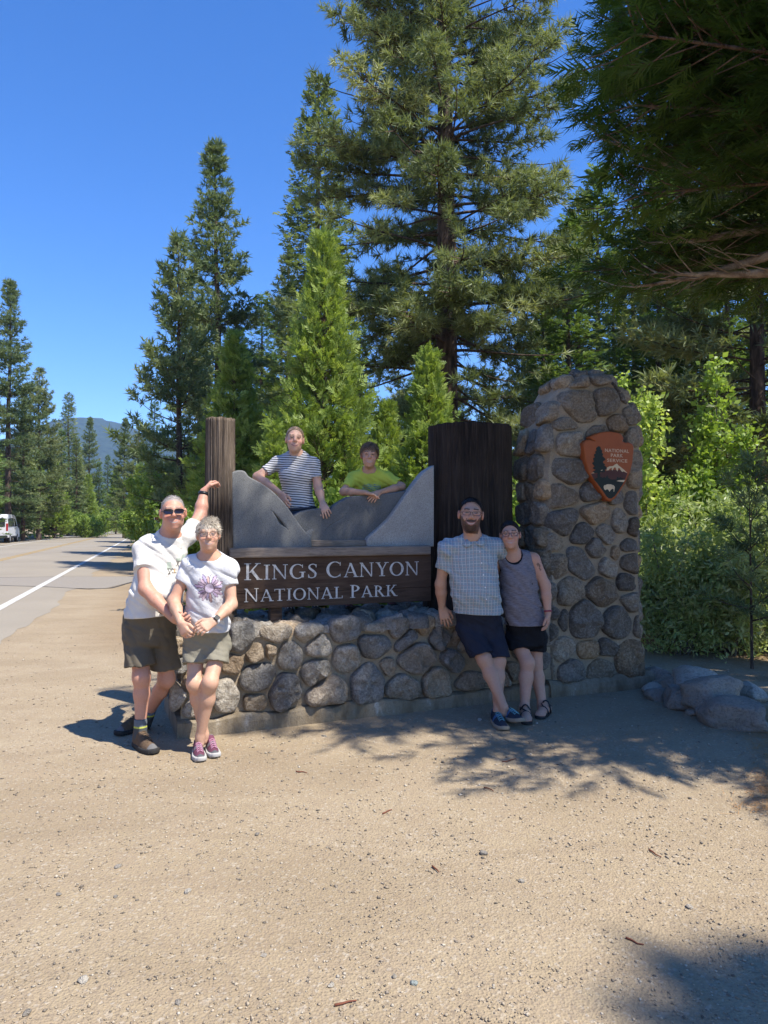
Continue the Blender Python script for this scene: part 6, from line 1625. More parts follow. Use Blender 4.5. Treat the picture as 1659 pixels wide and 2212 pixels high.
def man_plaid():
    J = dict(head=P(1017, 1112, 5.86), neck=P(1022, 1166, 5.94), chest=P(1019, 1213, 5.98), belly=P(1027, 1283, 6.0), pelvis=P(1036, 1345, 6.10), hem=P(1032, 1312, 6.05),
             shL=P(963, 1184, 5.94), shR=P(1071, 1180, 6.02), elL=P(952, 1262, 6.05), wrL=P(955, 1312, 6.12), elR=P(1112, 1225, 6.28), wrR=P(1152, 1268, 6.36),
             hipL=P(1008, 1356, 6.08), hipR=P(1064, 1358, 6.12), knL=P(1046, 1424, 5.95), knR=P(1076, 1428, 6.0), anL=P(1088, 1528, 5.80), anR=P(1075, 1536, 5.84))
    f = to_cam(J['head']); T = frame(f + np.array([.05, 0, 0]), J['neck'] - J['pelvis']); hf = frame(f + np.array([.05, 0, .03]), roll=-3)
    rad = dict(pelvis=(.180, .125, .12), belly=(.188, .145, .17), chest=(.195, .125, .155), neck=.066, arm=(.052, .045), leg=(.088, .055), shr=.054)
    skin = (0.50, 0.285, 0.190); hk = 1.13
    hands = [('L', P(964, 1346, 6.12) - P(955, 1314, 6.12), (0, 1, -.1), (1, 0, 0), 1.08, (10, 18, 15), 7, .2)]
    V, F, C = finish_body(J, T, rad, hf, hk, skin, hands, dict(beard=(0.050, 0.030, 0.020), brow=(0.03, 0.018, 0.012), bt=.0055, blush=.2), wide=1.06)
    me = person(V, F, C, (J['anL'][0], J['anL'][1], 0), 'bearded man with glasses in a pale plaid shirt and navy shorts')
    s = shirt_ops(J, T, rad, .013, P(1032, 1326, 6.0), (-.04, 0, -1), .56, (.064, .074), (.075, .06, .055), (.0, .045, .03), hemr=(.192, .145))
    s.subc(P(1053, 1335, 5.88), P(1046, 1303, 5.86), .026, .001, .004)
    sh = garment('plaid_shirt', me, s, .0062, lambda V: np.tile((0.255, 0.315, 0.345), (len(V), 1)), M_PLAID)
    # collar, placket buttons
    def front(x, y):   # point just in front of the shirt
        for Y in np.arange(5.5, 6.3, .01):
            if s(P(x, y, Y)[None].astype(np.float32))[0] < .003: return P(x, y, Y - .004)
        return P(x, y, 5.9)
    mbp = MonoCollar(J, T, sh)
    for zx, zy in ((520, 605), (535, 695), (550, 790), (565, 890), (575, 985)):
        p = front(895.8 + .27 * zx, 1028.5 + .27 * zy); v, fc = tube(np.array([p, p + to_cam(p) * .003]), .0055, 8); mb = MB(); mb.add(v, fc); child0(mb.build('button', M_WHITE), sh)
    s = pants_ops(J, T, rad, P(1032, 1317, 6.0), None, (.096, .104), .012, (.86, .90))
    garment('shorts', me, s, .0065, lambda V: np.tile((0.020, 0.023, 0.036), (len(V), 1)), M_WOVEN)
    ac = (0.06, 0.13, 0.26)
    shoe('sneaker', me, (.985, 5.90, .012), (.26, -.96), .31, .112, .080, (0.028, 0.038, 0.055), plain('sandy_sole', (.27, .23, .17), .8), 9, None, lace=(0.16, 0.34, 0.36), accent=ac)
    shoe('sneaker', me, (.895, 5.90, 0), (.12, -.98), .31, .112, .080, (0.028, 0.038, 0.055), plain('sandy_sole', (.27, .23, .17), .8), 0, None, lace=(0.16, 0.34, 0.36), accent=ac)
    glasses('eyeglasses', me, J['head'], hf, hk, M_BLACK, M_LENS, 1.06, .0265, .0145, .0016)
    R = np.random.default_rng(52); H = (.016, .011, .009)
    parts = [cap_hair(J['head'], hf, hk, H, .005, (.056, .086), -.05)]
    mk = lambda p: ((p[:, 1] - .060) * .86 - (p[:, 2] - .086) * .51 < 0) & (p[:, 2] > -.035)
    parts.append(strands(J['head'], hf, hk, 1800, R, mk, lambda p, R: np.stack([p[:, 0] * 2, np.full(len(p), .45), np.full(len(p), .35)], -1) + R.normal(0, .25, p.shape), lambda p, R: R.uniform(.014, .026, len(p)), np.array(H) * 1.3, .012, .0018, (.083, .103, .094), hug=.07))
    jaw = lambda p: (p[:, 2] < -.028) & (p[:, 1] > .01) & ((np.abs(p[:, 0]) < .075)) & ~((np.abs(p[:, 0]) < .03) & (p[:, 2] > -.072))
    parts.append(strands(J['head'], hf, hk, 1500, R, jaw, lambda p, R: np.array([0, .3, -.8]) + R.normal(0, .3, p.shape), lambda p, R: R.uniform(.010, .018, len(p)), (.060, .036, .024), .006, .0016, (.064, .080, .092), (0, .018, -.030), seg=2))
    V, F, C = join_parts(parts); child0(mesh_np('hair', V, F, M_HAIR, None, True, col=C), me)
def MonoCollar(J, T, par):
    """two folded collar leaves"""
    n = J['neck']; m = M_COLLAR
    for sgn in (-1, 1):
        def q(x, y, z): return n + T @ np.array([sgn * x, y, z])
        A = [q(.072, -.045, .055), q(.078, .02, .045), q(.052, .075, .012), q(.012, .105, -.030)]
        B = [q(.090, -.050, .025), q(.104, .02, .008), q(.092, .085, -.030), q(.060, .118, -.052)]
        V = []; k = 4
        for a, b in zip(A, B): V += [a, b, b + T @ np.array([0, -.004, -.006]), a + T @ np.array([0, -.006, 0])]
        F = []
        for i in range(k - 1):
            for j in range(4): F.append((i*4+j, i*4+(j+1) % 4, (i+1)*4+(j+1) % 4, (i+1)*4+j))
        F += [(0, 1, 2, 3), (12, 13, 14, 15)]
        child0(mesh_np('collar', np.array(V), F, m, None, True, col=np.tile((0.235, 0.30, 0.34), (16, 1))), par)
man_plaid()

# ---------------------------------------------------------------- woman in the grey tank top
def mat_heather():
    m = Mat('heather_knit'); g = m.geo(); base = m.attr('Col'); n = m.noise(m.scaled(g, (1, 1, 9)), 28, 4, .7)
    m.color(m.mixc(m.ramp(n, [(.38, (.75, .75, .75)), (.6, (0, 0, 0))]), m.mixc(1.0, base, (1.35, 1.35, 1.35), 'MULTIPLY'), m.mixc(1.0, base, (.5, .5, .52), 'MULTIPLY'))).rough(.9); m.bump(n, .002, .5); return m.m
def woman_tank():
    J = dict(head=P(1102, 1156, 6.02), neck=P(1110, 1203, 6.10), chest=P(1118, 1243, 6.12), belly=P(1126, 1305, 6.14), pelvis=P(1137, 1362, 6.22), hem=P(1132, 1335, 6.18),
             shL=P(1072, 1212, 6.14), shR=P(1152, 1208, 6.12), elL=P(1062, 1280, 6.36), wrL=P(1040, 1318, 6.4), elR=P(1178, 1266, 6.12), wrR=P(1184, 1326, 6.08),
             hipL=P(1114, 1376, 6.20), hipR=P(1158, 1376, 6.25), knL=P(1139, 1432, 6.10), knR=P(1156, 1434, 6.24), anL=P(1133, 1532, 6.0), anR=P(1172, 1524, 6.14))
    f = to_cam(J['head']); T = frame(f + np.array([.1, 0, 0]), J['neck'] - J['pelvis']); hf = frame(f + np.array([.0, 0, .03]), roll=3)
    rad = dict(pelvis=(.158, .125, .11), belly=(.142, .120, .14), chest=(.148, .118, .14), neck=.054, arm=(.055, .040), leg=(.086, .056), shr=.046)
    skin = (0.53, 0.300, 0.205); hk = 0.97
    hands = [('R', P(1183, 1362, 6.05) - P(1184, 1328, 6.08), (-.9, .3, 0), (0, -1, .1), .95, (18, 28, 20), 4, .3)]
    def tattoo(V, C):
        a, b = J['shR'], J['elR']; d = unit(b - a); v = V - a; t = v @ d / np.linalg.norm(b - a); q = v - np.outer(v @ d, d); an = np.arctan2(q[:, 2], q[:, 0]); near = (np.linalg.norm(q, axis=1) < .08) & (t > .15) & (t < .95)
        m = near & (np.abs(an - .0 + .9 * (t - .5)) < .35) & (vnoise(V * 75) > .12) & (q[:, 1] < .02); C[m] = C[m] * .35; return C
    V, F, C = finish_body(J, T, rad, hf, hk, skin, hands, dict(brow=(0.05, 0.03, 0.02), lips=(.50, .20, .18), blush=.45), feet=[((1.163, 5.975), (-.12, -1)), ((1.372, 6.11), (-.5, -.85))], extra_col=tattoo, wide=1.04)
    me = person(V, F, C, (J['anL'][0], J['anL'][1], 0), 'woman with glasses in a heather grey tank top and black shorts beside the pillar')
    s = shirt_ops(J, T, rad, .013, P(1132, 1352, 6.1), (0, 0, -1), 0, neckr=(.072, .085, .085), neckoff=(-.005, .045, .015), straps=True, hemr=(.158, .128))
    garment('tank_top', me, s, .0058, lambda V: np.tile((0.165, 0.150, 0.165), (len(V), 1)), mat_heather())
    s = shirt_ops(J, T, rad, .003, P(1132, 1262, 6.1), (0, 0, -1), 0, neckr=(.066, .08, .065), neckoff=(-.005, .03, .01), straps=True, folds=()); s.ops = [o for o in s.ops]
    garment('undershirt', me, s, .0065, lambda V: np.tile((0.012, 0.012, 0.013), (len(V), 1)))
    s = pants_ops(J, T, rad, P(1132, 1338, 6.1), None, (.094, .102), .014, (.45, .52))
    garment('shorts', me, s, .0065, lambda V: np.tile((0.012, 0.012, 0.014), (len(V), 1)), M_WOVEN)
    for h, d in (((1.163, 5.975), (-.12, -1)), ((1.372, 6.11), (-.5, -.85))):
        d3 = unit(np.array([d[0], d[1], 0.0])); sd = np.array([-d3[1], d3[0], 0]); o = np.array([h[0], h[1], 0]) - d3 * .035
        class Sole(S):
            def __call__(s_, p):
                q = np.asarray(p) - o; x, y, z = q @ d3, q @ sd, q[:, 2]
                t = np.clip((x - .035) / .17, 0, 1); e = np.hypot(x - (.035 + t * .17), y) - (.036 + .010 * t); return np.maximum(e, np.abs(z - .011) - .011)
        ss = Sole(); ss.lo = o + d3 * .12 - .17; ss.hi = o + d3 * .12 + .17; ss.lo[2] = -.01; ss.hi[2] = .05; Vq, Fq = net(ss, .005); so_ = child0(mesh_np('sandal', Vq, Fq, M_DRUB, None, True), me)
        st = []
        def arch(x, w_, h_): return (np.array([o + d3 * x + sd * (w_ * math.cos(a)) + np.array([0, 0, .018 + h_ * math.sin(a)]) for a in np.linspace(0, math.pi, 9)]), .007)
        st = [arch(.185, .046, .040), arch(.130, .044, .062), arch(.062, .042, .098)]
        st.append((np.array([o + d3 * .185 + sd * .046 + [0, 0, .03], o + d3 * .13 + [0, 0, .082], o + d3 * .062 - sd * .042 + [0, 0, .09]]), .006))
        st.append((np.array([o + d3 * .062 + sd * .042 + [0, 0, .075], o + d3 * .0 + [0, 0, .085], o + d3 * .062 - sd * .042 + [0, 0, .075]]), .007))
        tubes('strap', so_, st, M_BLACK)
    glasses('eyeglasses', me, J['head'], hf, hk, plain('plum_frame', (0.06, 0.012, 0.02), .4), M_LENS, 1.04, .0265, .0155, .0018)
    w = wrist_band('fitness_band', me, lerp(J['wrR'], J['elR'], .10), J['elR'] - J['wrR'], .030, .007, plain('red_band', (.28, .05, .07), .6))
    R = np.random.default_rng(53); H = (.020, .011, .007)
    parts = [cap_hair(J['head'], hf, hk, np.array(H) * .5, .006, (.066, .080), -.05, bulge=((0, -.10, .0), (.035, .045, .05)))]
    mk = lambda p: ((p[:, 1] - .062) * .86 - (p[:, 2] - .080) * .51 < 0) & (p[:, 2] > -.04)
    parts.append(strands(J['head'], hf, hk, 2400, R, mk, lambda p, R: np.stack([p[:, 0] * 5, np.full(len(p), -.9), np.full(len(p), -.1)], -1) + R.normal(0, .1, p.shape), lambda p, R: R.uniform(.05, .09, len(p)), H, .004, .0020, (.084, .104, .096), gravity=.1, hug=.03, rnd=.07))
    V, F, C = join_parts(parts); child0(mesh_np('hair', V, F, M_HAIR, None, True, col=C), me)
woman_tank()

# ---------------------------------------------------------------- girl in the striped shirt, standing on the wall behind the sign
def mat_stripe():
    m = Mat('striped_knit'); g = m.geo(); base = m.attr('Col'); x, y, z = m.sep(g)
    n = m.noise(g, 5, 2, .5); v = m.math('ADD', z, m.math('MULTIPLY', m.math('SUBTRACT', n, .5), .030)); v = m.math('ADD', v, m.math('MULTIPLY', x, .10))
    q = m.math('FRACT', m.math('DIVIDE', v, .0215)); c = m.mixc(m.ramp(q, [(.0, (0, 0, 0)), (.58, (0, 0, 0)), (.64, (1, 1, 1)), (.96, (1, 1, 1)), (1.0, (0, 0, 0))]), base, (0.028, 0.028, 0.035))
    m.color(c).rough(.9); m.bump(m.noise(g, 80, 3, .7), .002, .5); return m.m
def girl():
    zf = WT + .03
    J = dict(head=P(637, 950, 6.42), neck=P(640, 987, 6.50), chest=P(637, 1022, 6.51), belly=P(645, 1075, 6.52), pelvis=P(651, 1118, 6.54), hem=P(648, 1092, 6.52),
             shL=P(599, 999, 6.51), shR=P(678, 1002, 6.50), elL=P(556, 1030, 6.44), wrL=P(606, 1066, 6.24), elR=P(687, 1051, 6.46), wrR=P(697, 1088, 6.34))
    fl = W(1.05, .72, zf); frr = W(1.30, .74, zf)
    J.update(hipL=J['pelvis'] + [-.085, 0, -.05], hipR=J['pelvis'] + [.085, .03, -.05], anL=fl + [0, 0, .08], anR=frr + [0, 0, .08]); J['knL'] = lerp(J['hipL'], J['anL'], .5) + [0, -.02, 0]; J['knR'] = lerp(J['hipR'], J['anR'], .5) + [0, -.02, 0]
    f = to_cam(J['head']); T = frame(f + np.array([.1, 0, 0]), J['neck'] - J['pelvis']); hf = frame(f + np.array([.03, 0, .03]), roll=-3)
    rad = dict(pelvis=(.145, .110, .10), belly=(.118, .098, .11), chest=(.140, .112, .12), neck=.050, arm=(.046, .037), leg=(.080, .050), shr=.042)
    skin = (0.60, 0.365, 0.255); hk = 0.97
    hands = [('L', P(622, 1104, 6.18) - P(607, 1068, 6.24), (.4, .9, 0), (.9, -.5, .3), .92, (12, 20, 15), 4, .2),
             ('R', P(708, 1114, 6.26) - P(698, 1092, 6.34), (.05, .8, -.5), (-1, .1, 0), .92, (25, 25, 15), 9, .2)]
    V, F, C = finish_body(J, T, rad, hf, hk, skin, hands, dict(brow=(0.22, 0.14, 0.08), lips=(.52, .24, .21), blush=.65, teeth=False), wide=1.0)
    me = person(V, F, C, (fl[0], fl[1], zf), 'girl with hair tied back in a black-and-white striped T-shirt behind the sign')
    s = shirt_ops(J, T, rad, .010, P(648, 1098, 6.5), (0, 0, -1), .62, (.056, .056), (.066, .068, .055), (.0, .025, .025), hemr=(.124, .104), folds=((.0025, (14, 14, 30)),))
    for q in (-1, 1): s.e(J['chest'] + T @ np.array([q * .062, .075, -.030]), (.058, .052, .056), T, .05)
    garment('striped_t_shirt', me, s, .0055, lambda V: np.tile((0.60, 0.59, 0.58), (len(V), 1)), mat_stripe())
    s = pants_ops(J, T, rad, P(648, 1094, 6.5), None, (.088, .06), .008, (1.0, 1.0)); 
    for q in 'LR': s.c(J['kn' + q], J['an' + q] + [0, 0, .04], .07, .055, .03)
    garment('jeans', me, s, .007, lambda V: np.tile((0.055, 0.085, 0.15), (len(V), 1)), M_WOVEN)
    bz = J['hem'][2] - .020; th = np.linspace(0, 2 * math.pi, 30); wp_ = np.array([J['hem'] + T @ np.array([.140 * math.cos(a), .118 * math.sin(a), -.030]) for a in th]); tubes('belt', me, [(wp_, .013)], plain('denim_belt', (.05, .055, .075), .8))
    for a in (fl, frr): shoe('shoe', me, (a[0] - .0, a[1] + .06, zf), (.1, -1), .25, .09, .07, (0.06, 0.062, 0.065), M_DRUB)
    R = np.random.default_rng(54); H = (.36, .245, .145)
    parts = [cap_hair(J['head'], hf, hk, np.array(H) * .7, .004, (.060, .080), -.055)]
    mk = lambda p: ((p[:, 1] - .056) * .86 - (p[:, 2] - .082) * .51 < 0) & (p[:, 2] > -.04)
    parts.append(strands(J['head'], hf, hk, 1900, R, mk, lambda p, R: np.stack([p[:, 0] * 4, np.full(len(p), -.9), np.full(len(p), .1)], -1) + R.normal(0, .12, p.shape), lambda p, R: R.uniform(.05, .09, len(p)), H, .004, .0020, (.081, .101, .093), gravity=.05, hug=.035, rnd=.07))
    tail = S(); tail.chain([J['head'] + hf @ np.array([0, -.10, .03]), J['head'] + hf @ np.array([.05, -.12, .03]), J['head'] + hf @ np.array([.085, -.10, -.02])], [.025, .022, .006]); v, q = net(tail, .006); parts.append((v, q, np.array(H) * .9))
    V, F, C = join_parts(parts); child0(mesh_np('hair', V, F, M_HAIR, None, True, col=C), me)
girl()

# ---------------------------------------------------------------- boy in the yellow shirt leaning over the sign
def boy():
    zf = WT + .03
    J = dict(head=P(798, 984, 6.60), neck=P(797, 1021, 6.72), chest=P(798, 1052, 6.78), belly=P(797, 1100, 6.86), pelvis=P(795, 1142, 6.95), hem=P(796, 1120, 6.9),
             shL=P(762, 1033, 6.72), shR=P(834, 1031, 6.74), elL=P(742, 1062, 6.56), wrL=P(789, 1064, 6.42), elR=P(868, 1051, 6.70), wrR=P(818, 1064, 6.50))
    fl = W(1.66, .86, zf); frr = W(2.10, .86, zf)
    J.update(hipL=J['pelvis'] + [-.075, 0, -.04], hipR=J['pelvis'] + [.075, .03, -.04], anL=fl + [0, 0, .08], anR=frr + [0, 0, .08]); J['knL'] = lerp(J['hipL'], J['anL'], .5) + [0, -.02, 0]; J['knR'] = lerp(J['hipR'], J['anR'], .5) + [0, -.02, 0]
    f = to_cam(J['head']); T = frame(f + np.array([.0, 0, 0]), J['neck'] - J['pelvis']); hf = frame(f + np.array([.03, 0, -.06]), roll=-2)
    rad = dict(pelvis=(.125, .095, .09), belly=(.115, .090, .11), chest=(.122, .092, .115), neck=.046, arm=(.040, .034), leg=(.068, .045), shr=.042)
    skin = (0.55, 0.315, 0.205); hk = 0.93
    hands = [('L', P(824, 1070, 6.44) - P(790, 1063, 6.42), (.1, .2, -1), (.2, .3, .9), .85, (12, 18, 12), 5, .2),
             ('R', P(790, 1092, 6.33) - P(818, 1066, 6.48), (0, .9, -.2), (-.2, -.2, .9), .85, (14, 22, 15), 6, .2)]
    V, F, C = finish_body(J, T, rad, hf, hk, skin, hands, dict(brow=(0.10, 0.06, 0.035), lips=(.48, .20, .17), blush=.4), wide=1.02)
    me = person(V, F, C, (fl[0], fl[1], zf), 'boy in a lime yellow T-shirt leaning folded arms on the sign')
    s = shirt_ops(J, T, rad, .015, P(796, 1128, 6.9), (0, 0, -1), .75, (.052, .060), (.068, .070, .05), (.0, .03, .02), hemr=(.122, .098))
    def col(V):
        C = np.tile((0.52, 0.58, 0.085), (len(V), 1)); v = V - P(803, 1050, 6.65); a = v @ T[:, 0]; b = v @ T[:, 2]
        m = (np.abs(a) < .085) & (np.abs(b + .010) < .028) & (np.abs(np.sin(b * 190 + 9 * a + 3 * vnoise(V * 22))) > .72); C[m] = (.16, .24, .27); return C
    garment('t_shirt', me, s, .0058, col)
    s = pants_ops(J, T, rad, P(796, 1122, 6.9), None, (.090, .098), .014, (.85, .85)); garment('shorts', me, s, .008, lambda V: np.tile((0.03, 0.03, 0.035), (len(V), 1)), M_WOVEN)
    for a in (fl, frr): shoe('clog', me, (a[0], a[1] + .05, zf), (.15, -1), .235, .092, .065, (0.15, 0.045, 0.035), M_DRUB, lace=(.12, .04, .03))
    R = np.random.default_rng(55); H = (.155, .098, .055)
    parts = [cap_hair(J['head'], hf, hk, np.array(H) * .7, .006, (.058, .078), -.045)]
    mk = lambda p: ((p[:, 1] - .064) * .86 - (p[:, 2] - .074) * .51 < 0) & (p[:, 2] > -.035)
    parts.append(strands(J['head'], hf, hk, 2200, R, mk, lambda p, R: np.stack([p[:, 0] * 5 + .2, p[:, 1] * 5 + .2, np.full(len(p), .1)], -1) + R.normal(0, .35, p.shape), lambda p, R: R.uniform(.022, .045, len(p)), np.array(H) * 1.25, .045, .0022, (.086, .104, .096), gravity=.05, hug=.14))
    mb2 = lambda p: (p[:, 1] > .04) & (p[:, 2] > .055) & (p[:, 2] < .10)
    parts.append(strands(J['head'], hf, hk, 420, R, mb2, lambda p, R: np.array([.35, .5, -.4]) + R.normal(0, .3, p.shape), lambda p, R: R.uniform(.025, .040, len(p)), np.array(H) * 1.3, .02, .0024, (.086, .106, .096)))
    V, F, C = join_parts(parts); child0(mesh_np('hair', V, F, M_HAIR, None, True, col=C), me)
boy()
# ================================================================ BOULDERS, ROADSIDE THINGS, PEBBLES
def boulder_mesh(R, n=2, rough=.18, flat=.0):
    bm = bmesh.new(); bmesh.ops.create_icosphere(bm, subdivisions=4, radius=1.0)
    V = np.array([v.co[:] for v in bm.verts]); F = np.array([[v.index for v in f.verts] for f in bm.faces]); bm.free()
    ph = R.random(3) * 60
    # chop with random planes, then roughen
    for _ in range(11):
        d = unit(R.normal(size=3)); h = R.uniform(.60, .90); e = V @ d - h; V = V - np.outer(np.clip(e, 0, None) * .93, d)
    V = V * (1 + .8 * rough * fbm(V * 1.4 + ph, 3)[:, None] + .035 * fbm(V * 7 + ph, 3)[:, None] + .07 * facet(V * 1.1 + ph)[:, None] + .03 * facet(V * 2.7 + ph)[:, None]); return V, F
def mat_boulder():
    m = Mat('boulder_granite'); tc = m.geo(); b = m.attr('Col'); n = m.noise(tc, 4, 5, .65, .4); f = m.noise(tc, 45, 4, .8)
    c = m.mixc(m.ramp(n, [(.35, (.6, .6, .6)), (.65, (0, 0, 0))]), b, m.mixc(1.0, b, (.6, .59, .58), 'MULTIPLY')); c = m.mixc(m.ramp(f, [(.38, (.6, .6, .6)), (.52, (0, 0, 0))]), c, m.mixc(1.0, b, (.4, .4, .4), 'MULTIPLY'))
    m.color(c).rough(.9); m.bump(m.math('ADD', n, m.math('MULTIPLY', f, .4)), .07, 1.0); return m.m
M_BOULD = mat_boulder()
def boulder(name, c, size, rz, seed, col, label, cat='boulder', group=None, tilt=0):
    R = np.random.default_rng(seed); V, F = boulder_mesh(R); V = V * (np.asarray(size) / 2)
    V[:, 2] = np.maximum(V[:, 2], -.35 * size[2])
    o = mesh_np(name, V, F, M_BOULD, None, True, col=np.tile(col, (len(V), 1))); o.location = (c[0], c[1], c[2] + size[2] * .22); o.rotation_euler = (tilt, 0, rz)
    return tag(o, label, cat, group)
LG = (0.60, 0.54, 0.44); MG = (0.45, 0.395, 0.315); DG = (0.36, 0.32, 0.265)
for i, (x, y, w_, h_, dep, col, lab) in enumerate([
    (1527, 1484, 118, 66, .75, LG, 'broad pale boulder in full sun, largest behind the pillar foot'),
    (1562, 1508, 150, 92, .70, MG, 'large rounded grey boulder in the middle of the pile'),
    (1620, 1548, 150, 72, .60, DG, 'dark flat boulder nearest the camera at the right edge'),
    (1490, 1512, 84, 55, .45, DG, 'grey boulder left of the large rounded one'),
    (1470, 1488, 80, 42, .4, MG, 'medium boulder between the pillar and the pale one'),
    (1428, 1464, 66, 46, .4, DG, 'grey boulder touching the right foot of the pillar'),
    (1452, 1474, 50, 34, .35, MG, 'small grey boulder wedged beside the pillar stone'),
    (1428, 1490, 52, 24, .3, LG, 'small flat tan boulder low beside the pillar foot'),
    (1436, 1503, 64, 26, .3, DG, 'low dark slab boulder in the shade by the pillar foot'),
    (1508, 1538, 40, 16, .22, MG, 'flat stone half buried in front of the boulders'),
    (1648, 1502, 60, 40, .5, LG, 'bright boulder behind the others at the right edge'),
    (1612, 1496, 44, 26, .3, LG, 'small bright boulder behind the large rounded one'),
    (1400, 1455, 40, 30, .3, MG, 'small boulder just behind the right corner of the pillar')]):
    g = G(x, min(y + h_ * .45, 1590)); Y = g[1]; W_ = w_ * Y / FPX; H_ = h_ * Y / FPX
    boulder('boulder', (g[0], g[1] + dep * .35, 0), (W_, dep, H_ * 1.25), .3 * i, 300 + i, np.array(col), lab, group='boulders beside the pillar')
# rocks on the bank across the road
RB = np.random.default_rng(77)
for i in range(46):
    a = RB.uniform(38, 78); b = -11.2 - abs(RB.normal(0, 2.4)); q = road_xy(a, b); sz = RB.uniform(.5, 1.5); col = np.array([LG, MG, (.5, .45, .38)][RB.integers(3)])
    boulder('bank_rock', (q[0], q[1], float(ground_z(q[0], q[1]))), (sz, sz * RB.uniform(.7, 1.1), sz * RB.uniform(.5, .8)), RB.uniform(0, 3), 400 + i, col, 'pale broken rock on the bank across the road', 'rock', 'rocks on the bank across the road')

# --- parked van
def van():
    root = empty('parked_van', (0, 0, 0)); tag(root, 'silver-white van parked on the far shoulder, cut by the left edge', 'van')
    paint = plain('van_paint', (0.62, 0.62, 0.62), .3, .5); glass = plain('van_glass', (0.03, 0.035, 0.04), .08, .5); tyre = plain('tyre', (0.02, 0.02, 0.02), .8); rim_ = plain('rim', (.4, .4, .42), .35, .5, .6); red = plain('tail_lamp', (.35, .02, .02), .3, .5); trim = plain('trim', (.03, .03, .03), .6)
    L, Wd, H = 5.2, 1.95, 2.35
    prof = [(0, .45), (0, 1.2), (.06, 2.1), (.25, H), (3.3, H), (3.75, 2.2), (4.35, 1.35), (5.05, 1.15), (L, .85), (L, .42)]
    mb = MB(); rows = []
    def sec(k): return [(x, z) for x, z in prof]
    n = len(prof); V = []
    for yy, ins in ((-Wd/2, 1), (-Wd/2 + .05, 0), (Wd/2 - .05, 0), (Wd/2, 1)):
        for x, z in prof:
            zz = z - (.04 if ins and z > 1.3 else 0); y2 = yy * (1 - .10 * max(0, (z - 1.2) / 1.15)); V.append((x + (.03 if ins and x < 1 else 0), y2, zz))
    F = []
    for k in range(3):
        for i in range(n): F.append((k*n+i, k*n+(i+1) % n, (k+1)*n+(i+1) % n, (k+1)*n+i))
    F += [tuple(range(n))[::-1], tuple(range(3*n, 4*n))]; mb.add(V, F); b = mb.build('body', paint, root)
    def side(name, pts, mat, par, s_=-1, off=.012):
        mb = MB(); V = []
        for x, z in pts: V.append((x, s_ * ((Wd/2) * (1 - .10 * max(0, (z - 1.2) / 1.15)) + off), z))
        V += [(x, y - s_ * .03, z) for x, y, z in V]; k = len(pts)
        mb.add(V, [tuple(range(k)), tuple(range(k, 2*k))[::-1]] + [(i, (i+1) % k, k+(i+1) % k, k+i) for i in range(k)]); return mb.build(name, mat, par)
    for s_ in (-1, 1):
        side('window', [(.35, 1.35), (.35, 2.0), (1.7, 2.05), (1.7, 1.35)], glass, root, s_); side('window', [(1.8, 1.35), (1.8, 2.05), (2.75, 2.05), (2.75, 1.35)], glass, root, s_)
        d = side('door', [(2.85, .55), (2.85, 2.12), (3.4, 2.1), (4.15, 1.35), (4.15, .55)], paint, root, s_, .006); side('window', [(2.95, 1.35), (2.95, 2.02), (3.4, 2.0), (3.95, 1.38)], glass, d, s_, .014); side('handle', [(2.92, 1.15), (2.92, 1.2), (3.1, 1.2), (3.1, 1.15)], trim, d, s_, .03)
        side('sill_trim', [(.9, .42), (.9, .56), (3.9, .56), (3.9, .42)], trim, root, s_, .01)
        mb = MB(); mb.tube([(3.75, s_ * .95, 1.42), (3.8, s_ * 1.15, 1.45)], .03); mb.box((3.7, s_ * 1.15 - .1, 1.3), (3.85, s_ * 1.15 + .1, 1.62)); mb.build('mirror', trim, root)
        mb = MB(); mb.box((-.02, s_ * .9 - .07, 1.0), (.05, s_ * .9 + .07, 1.6)); mb.build('tail_light', red, root)
        for x in (.95, 4.25):
            mb = MB(); mb.tube([(x, s_ * (Wd/2 - .24), .36), (x, s_ * (Wd/2 + .01), .36)], .36, 24); w_ = mb.build('wheel', tyre, root, False, .03); mb = MB(); mb.tube([(x, s_ * (Wd/2 - .1), .36), (x, s_ * (Wd/2 + .02), .36)], .21, 18); mb.build('rim', rim_, w_)
    mb = MB(); mb.box((-.03, -.75, 1.35), (.06, .75, 2.0)); mb.build('rear_window', glass, root); mb = MB(); mb.box((-.12, -.95, .4), (.05, .95, .62)); mb.build('bumper', trim, root); mb = MB(); mb.box((L - .05, -.95, .4), (L + .1, .95, .65)); mb.build('bumper', trim, root)
    q = road_xy(50.3, -9.6); root.location = (q[0], q[1], 0.01); root.rotation_euler = (0, 0, math.atan2(ROAD_D[1], ROAD_D[0]))
van()
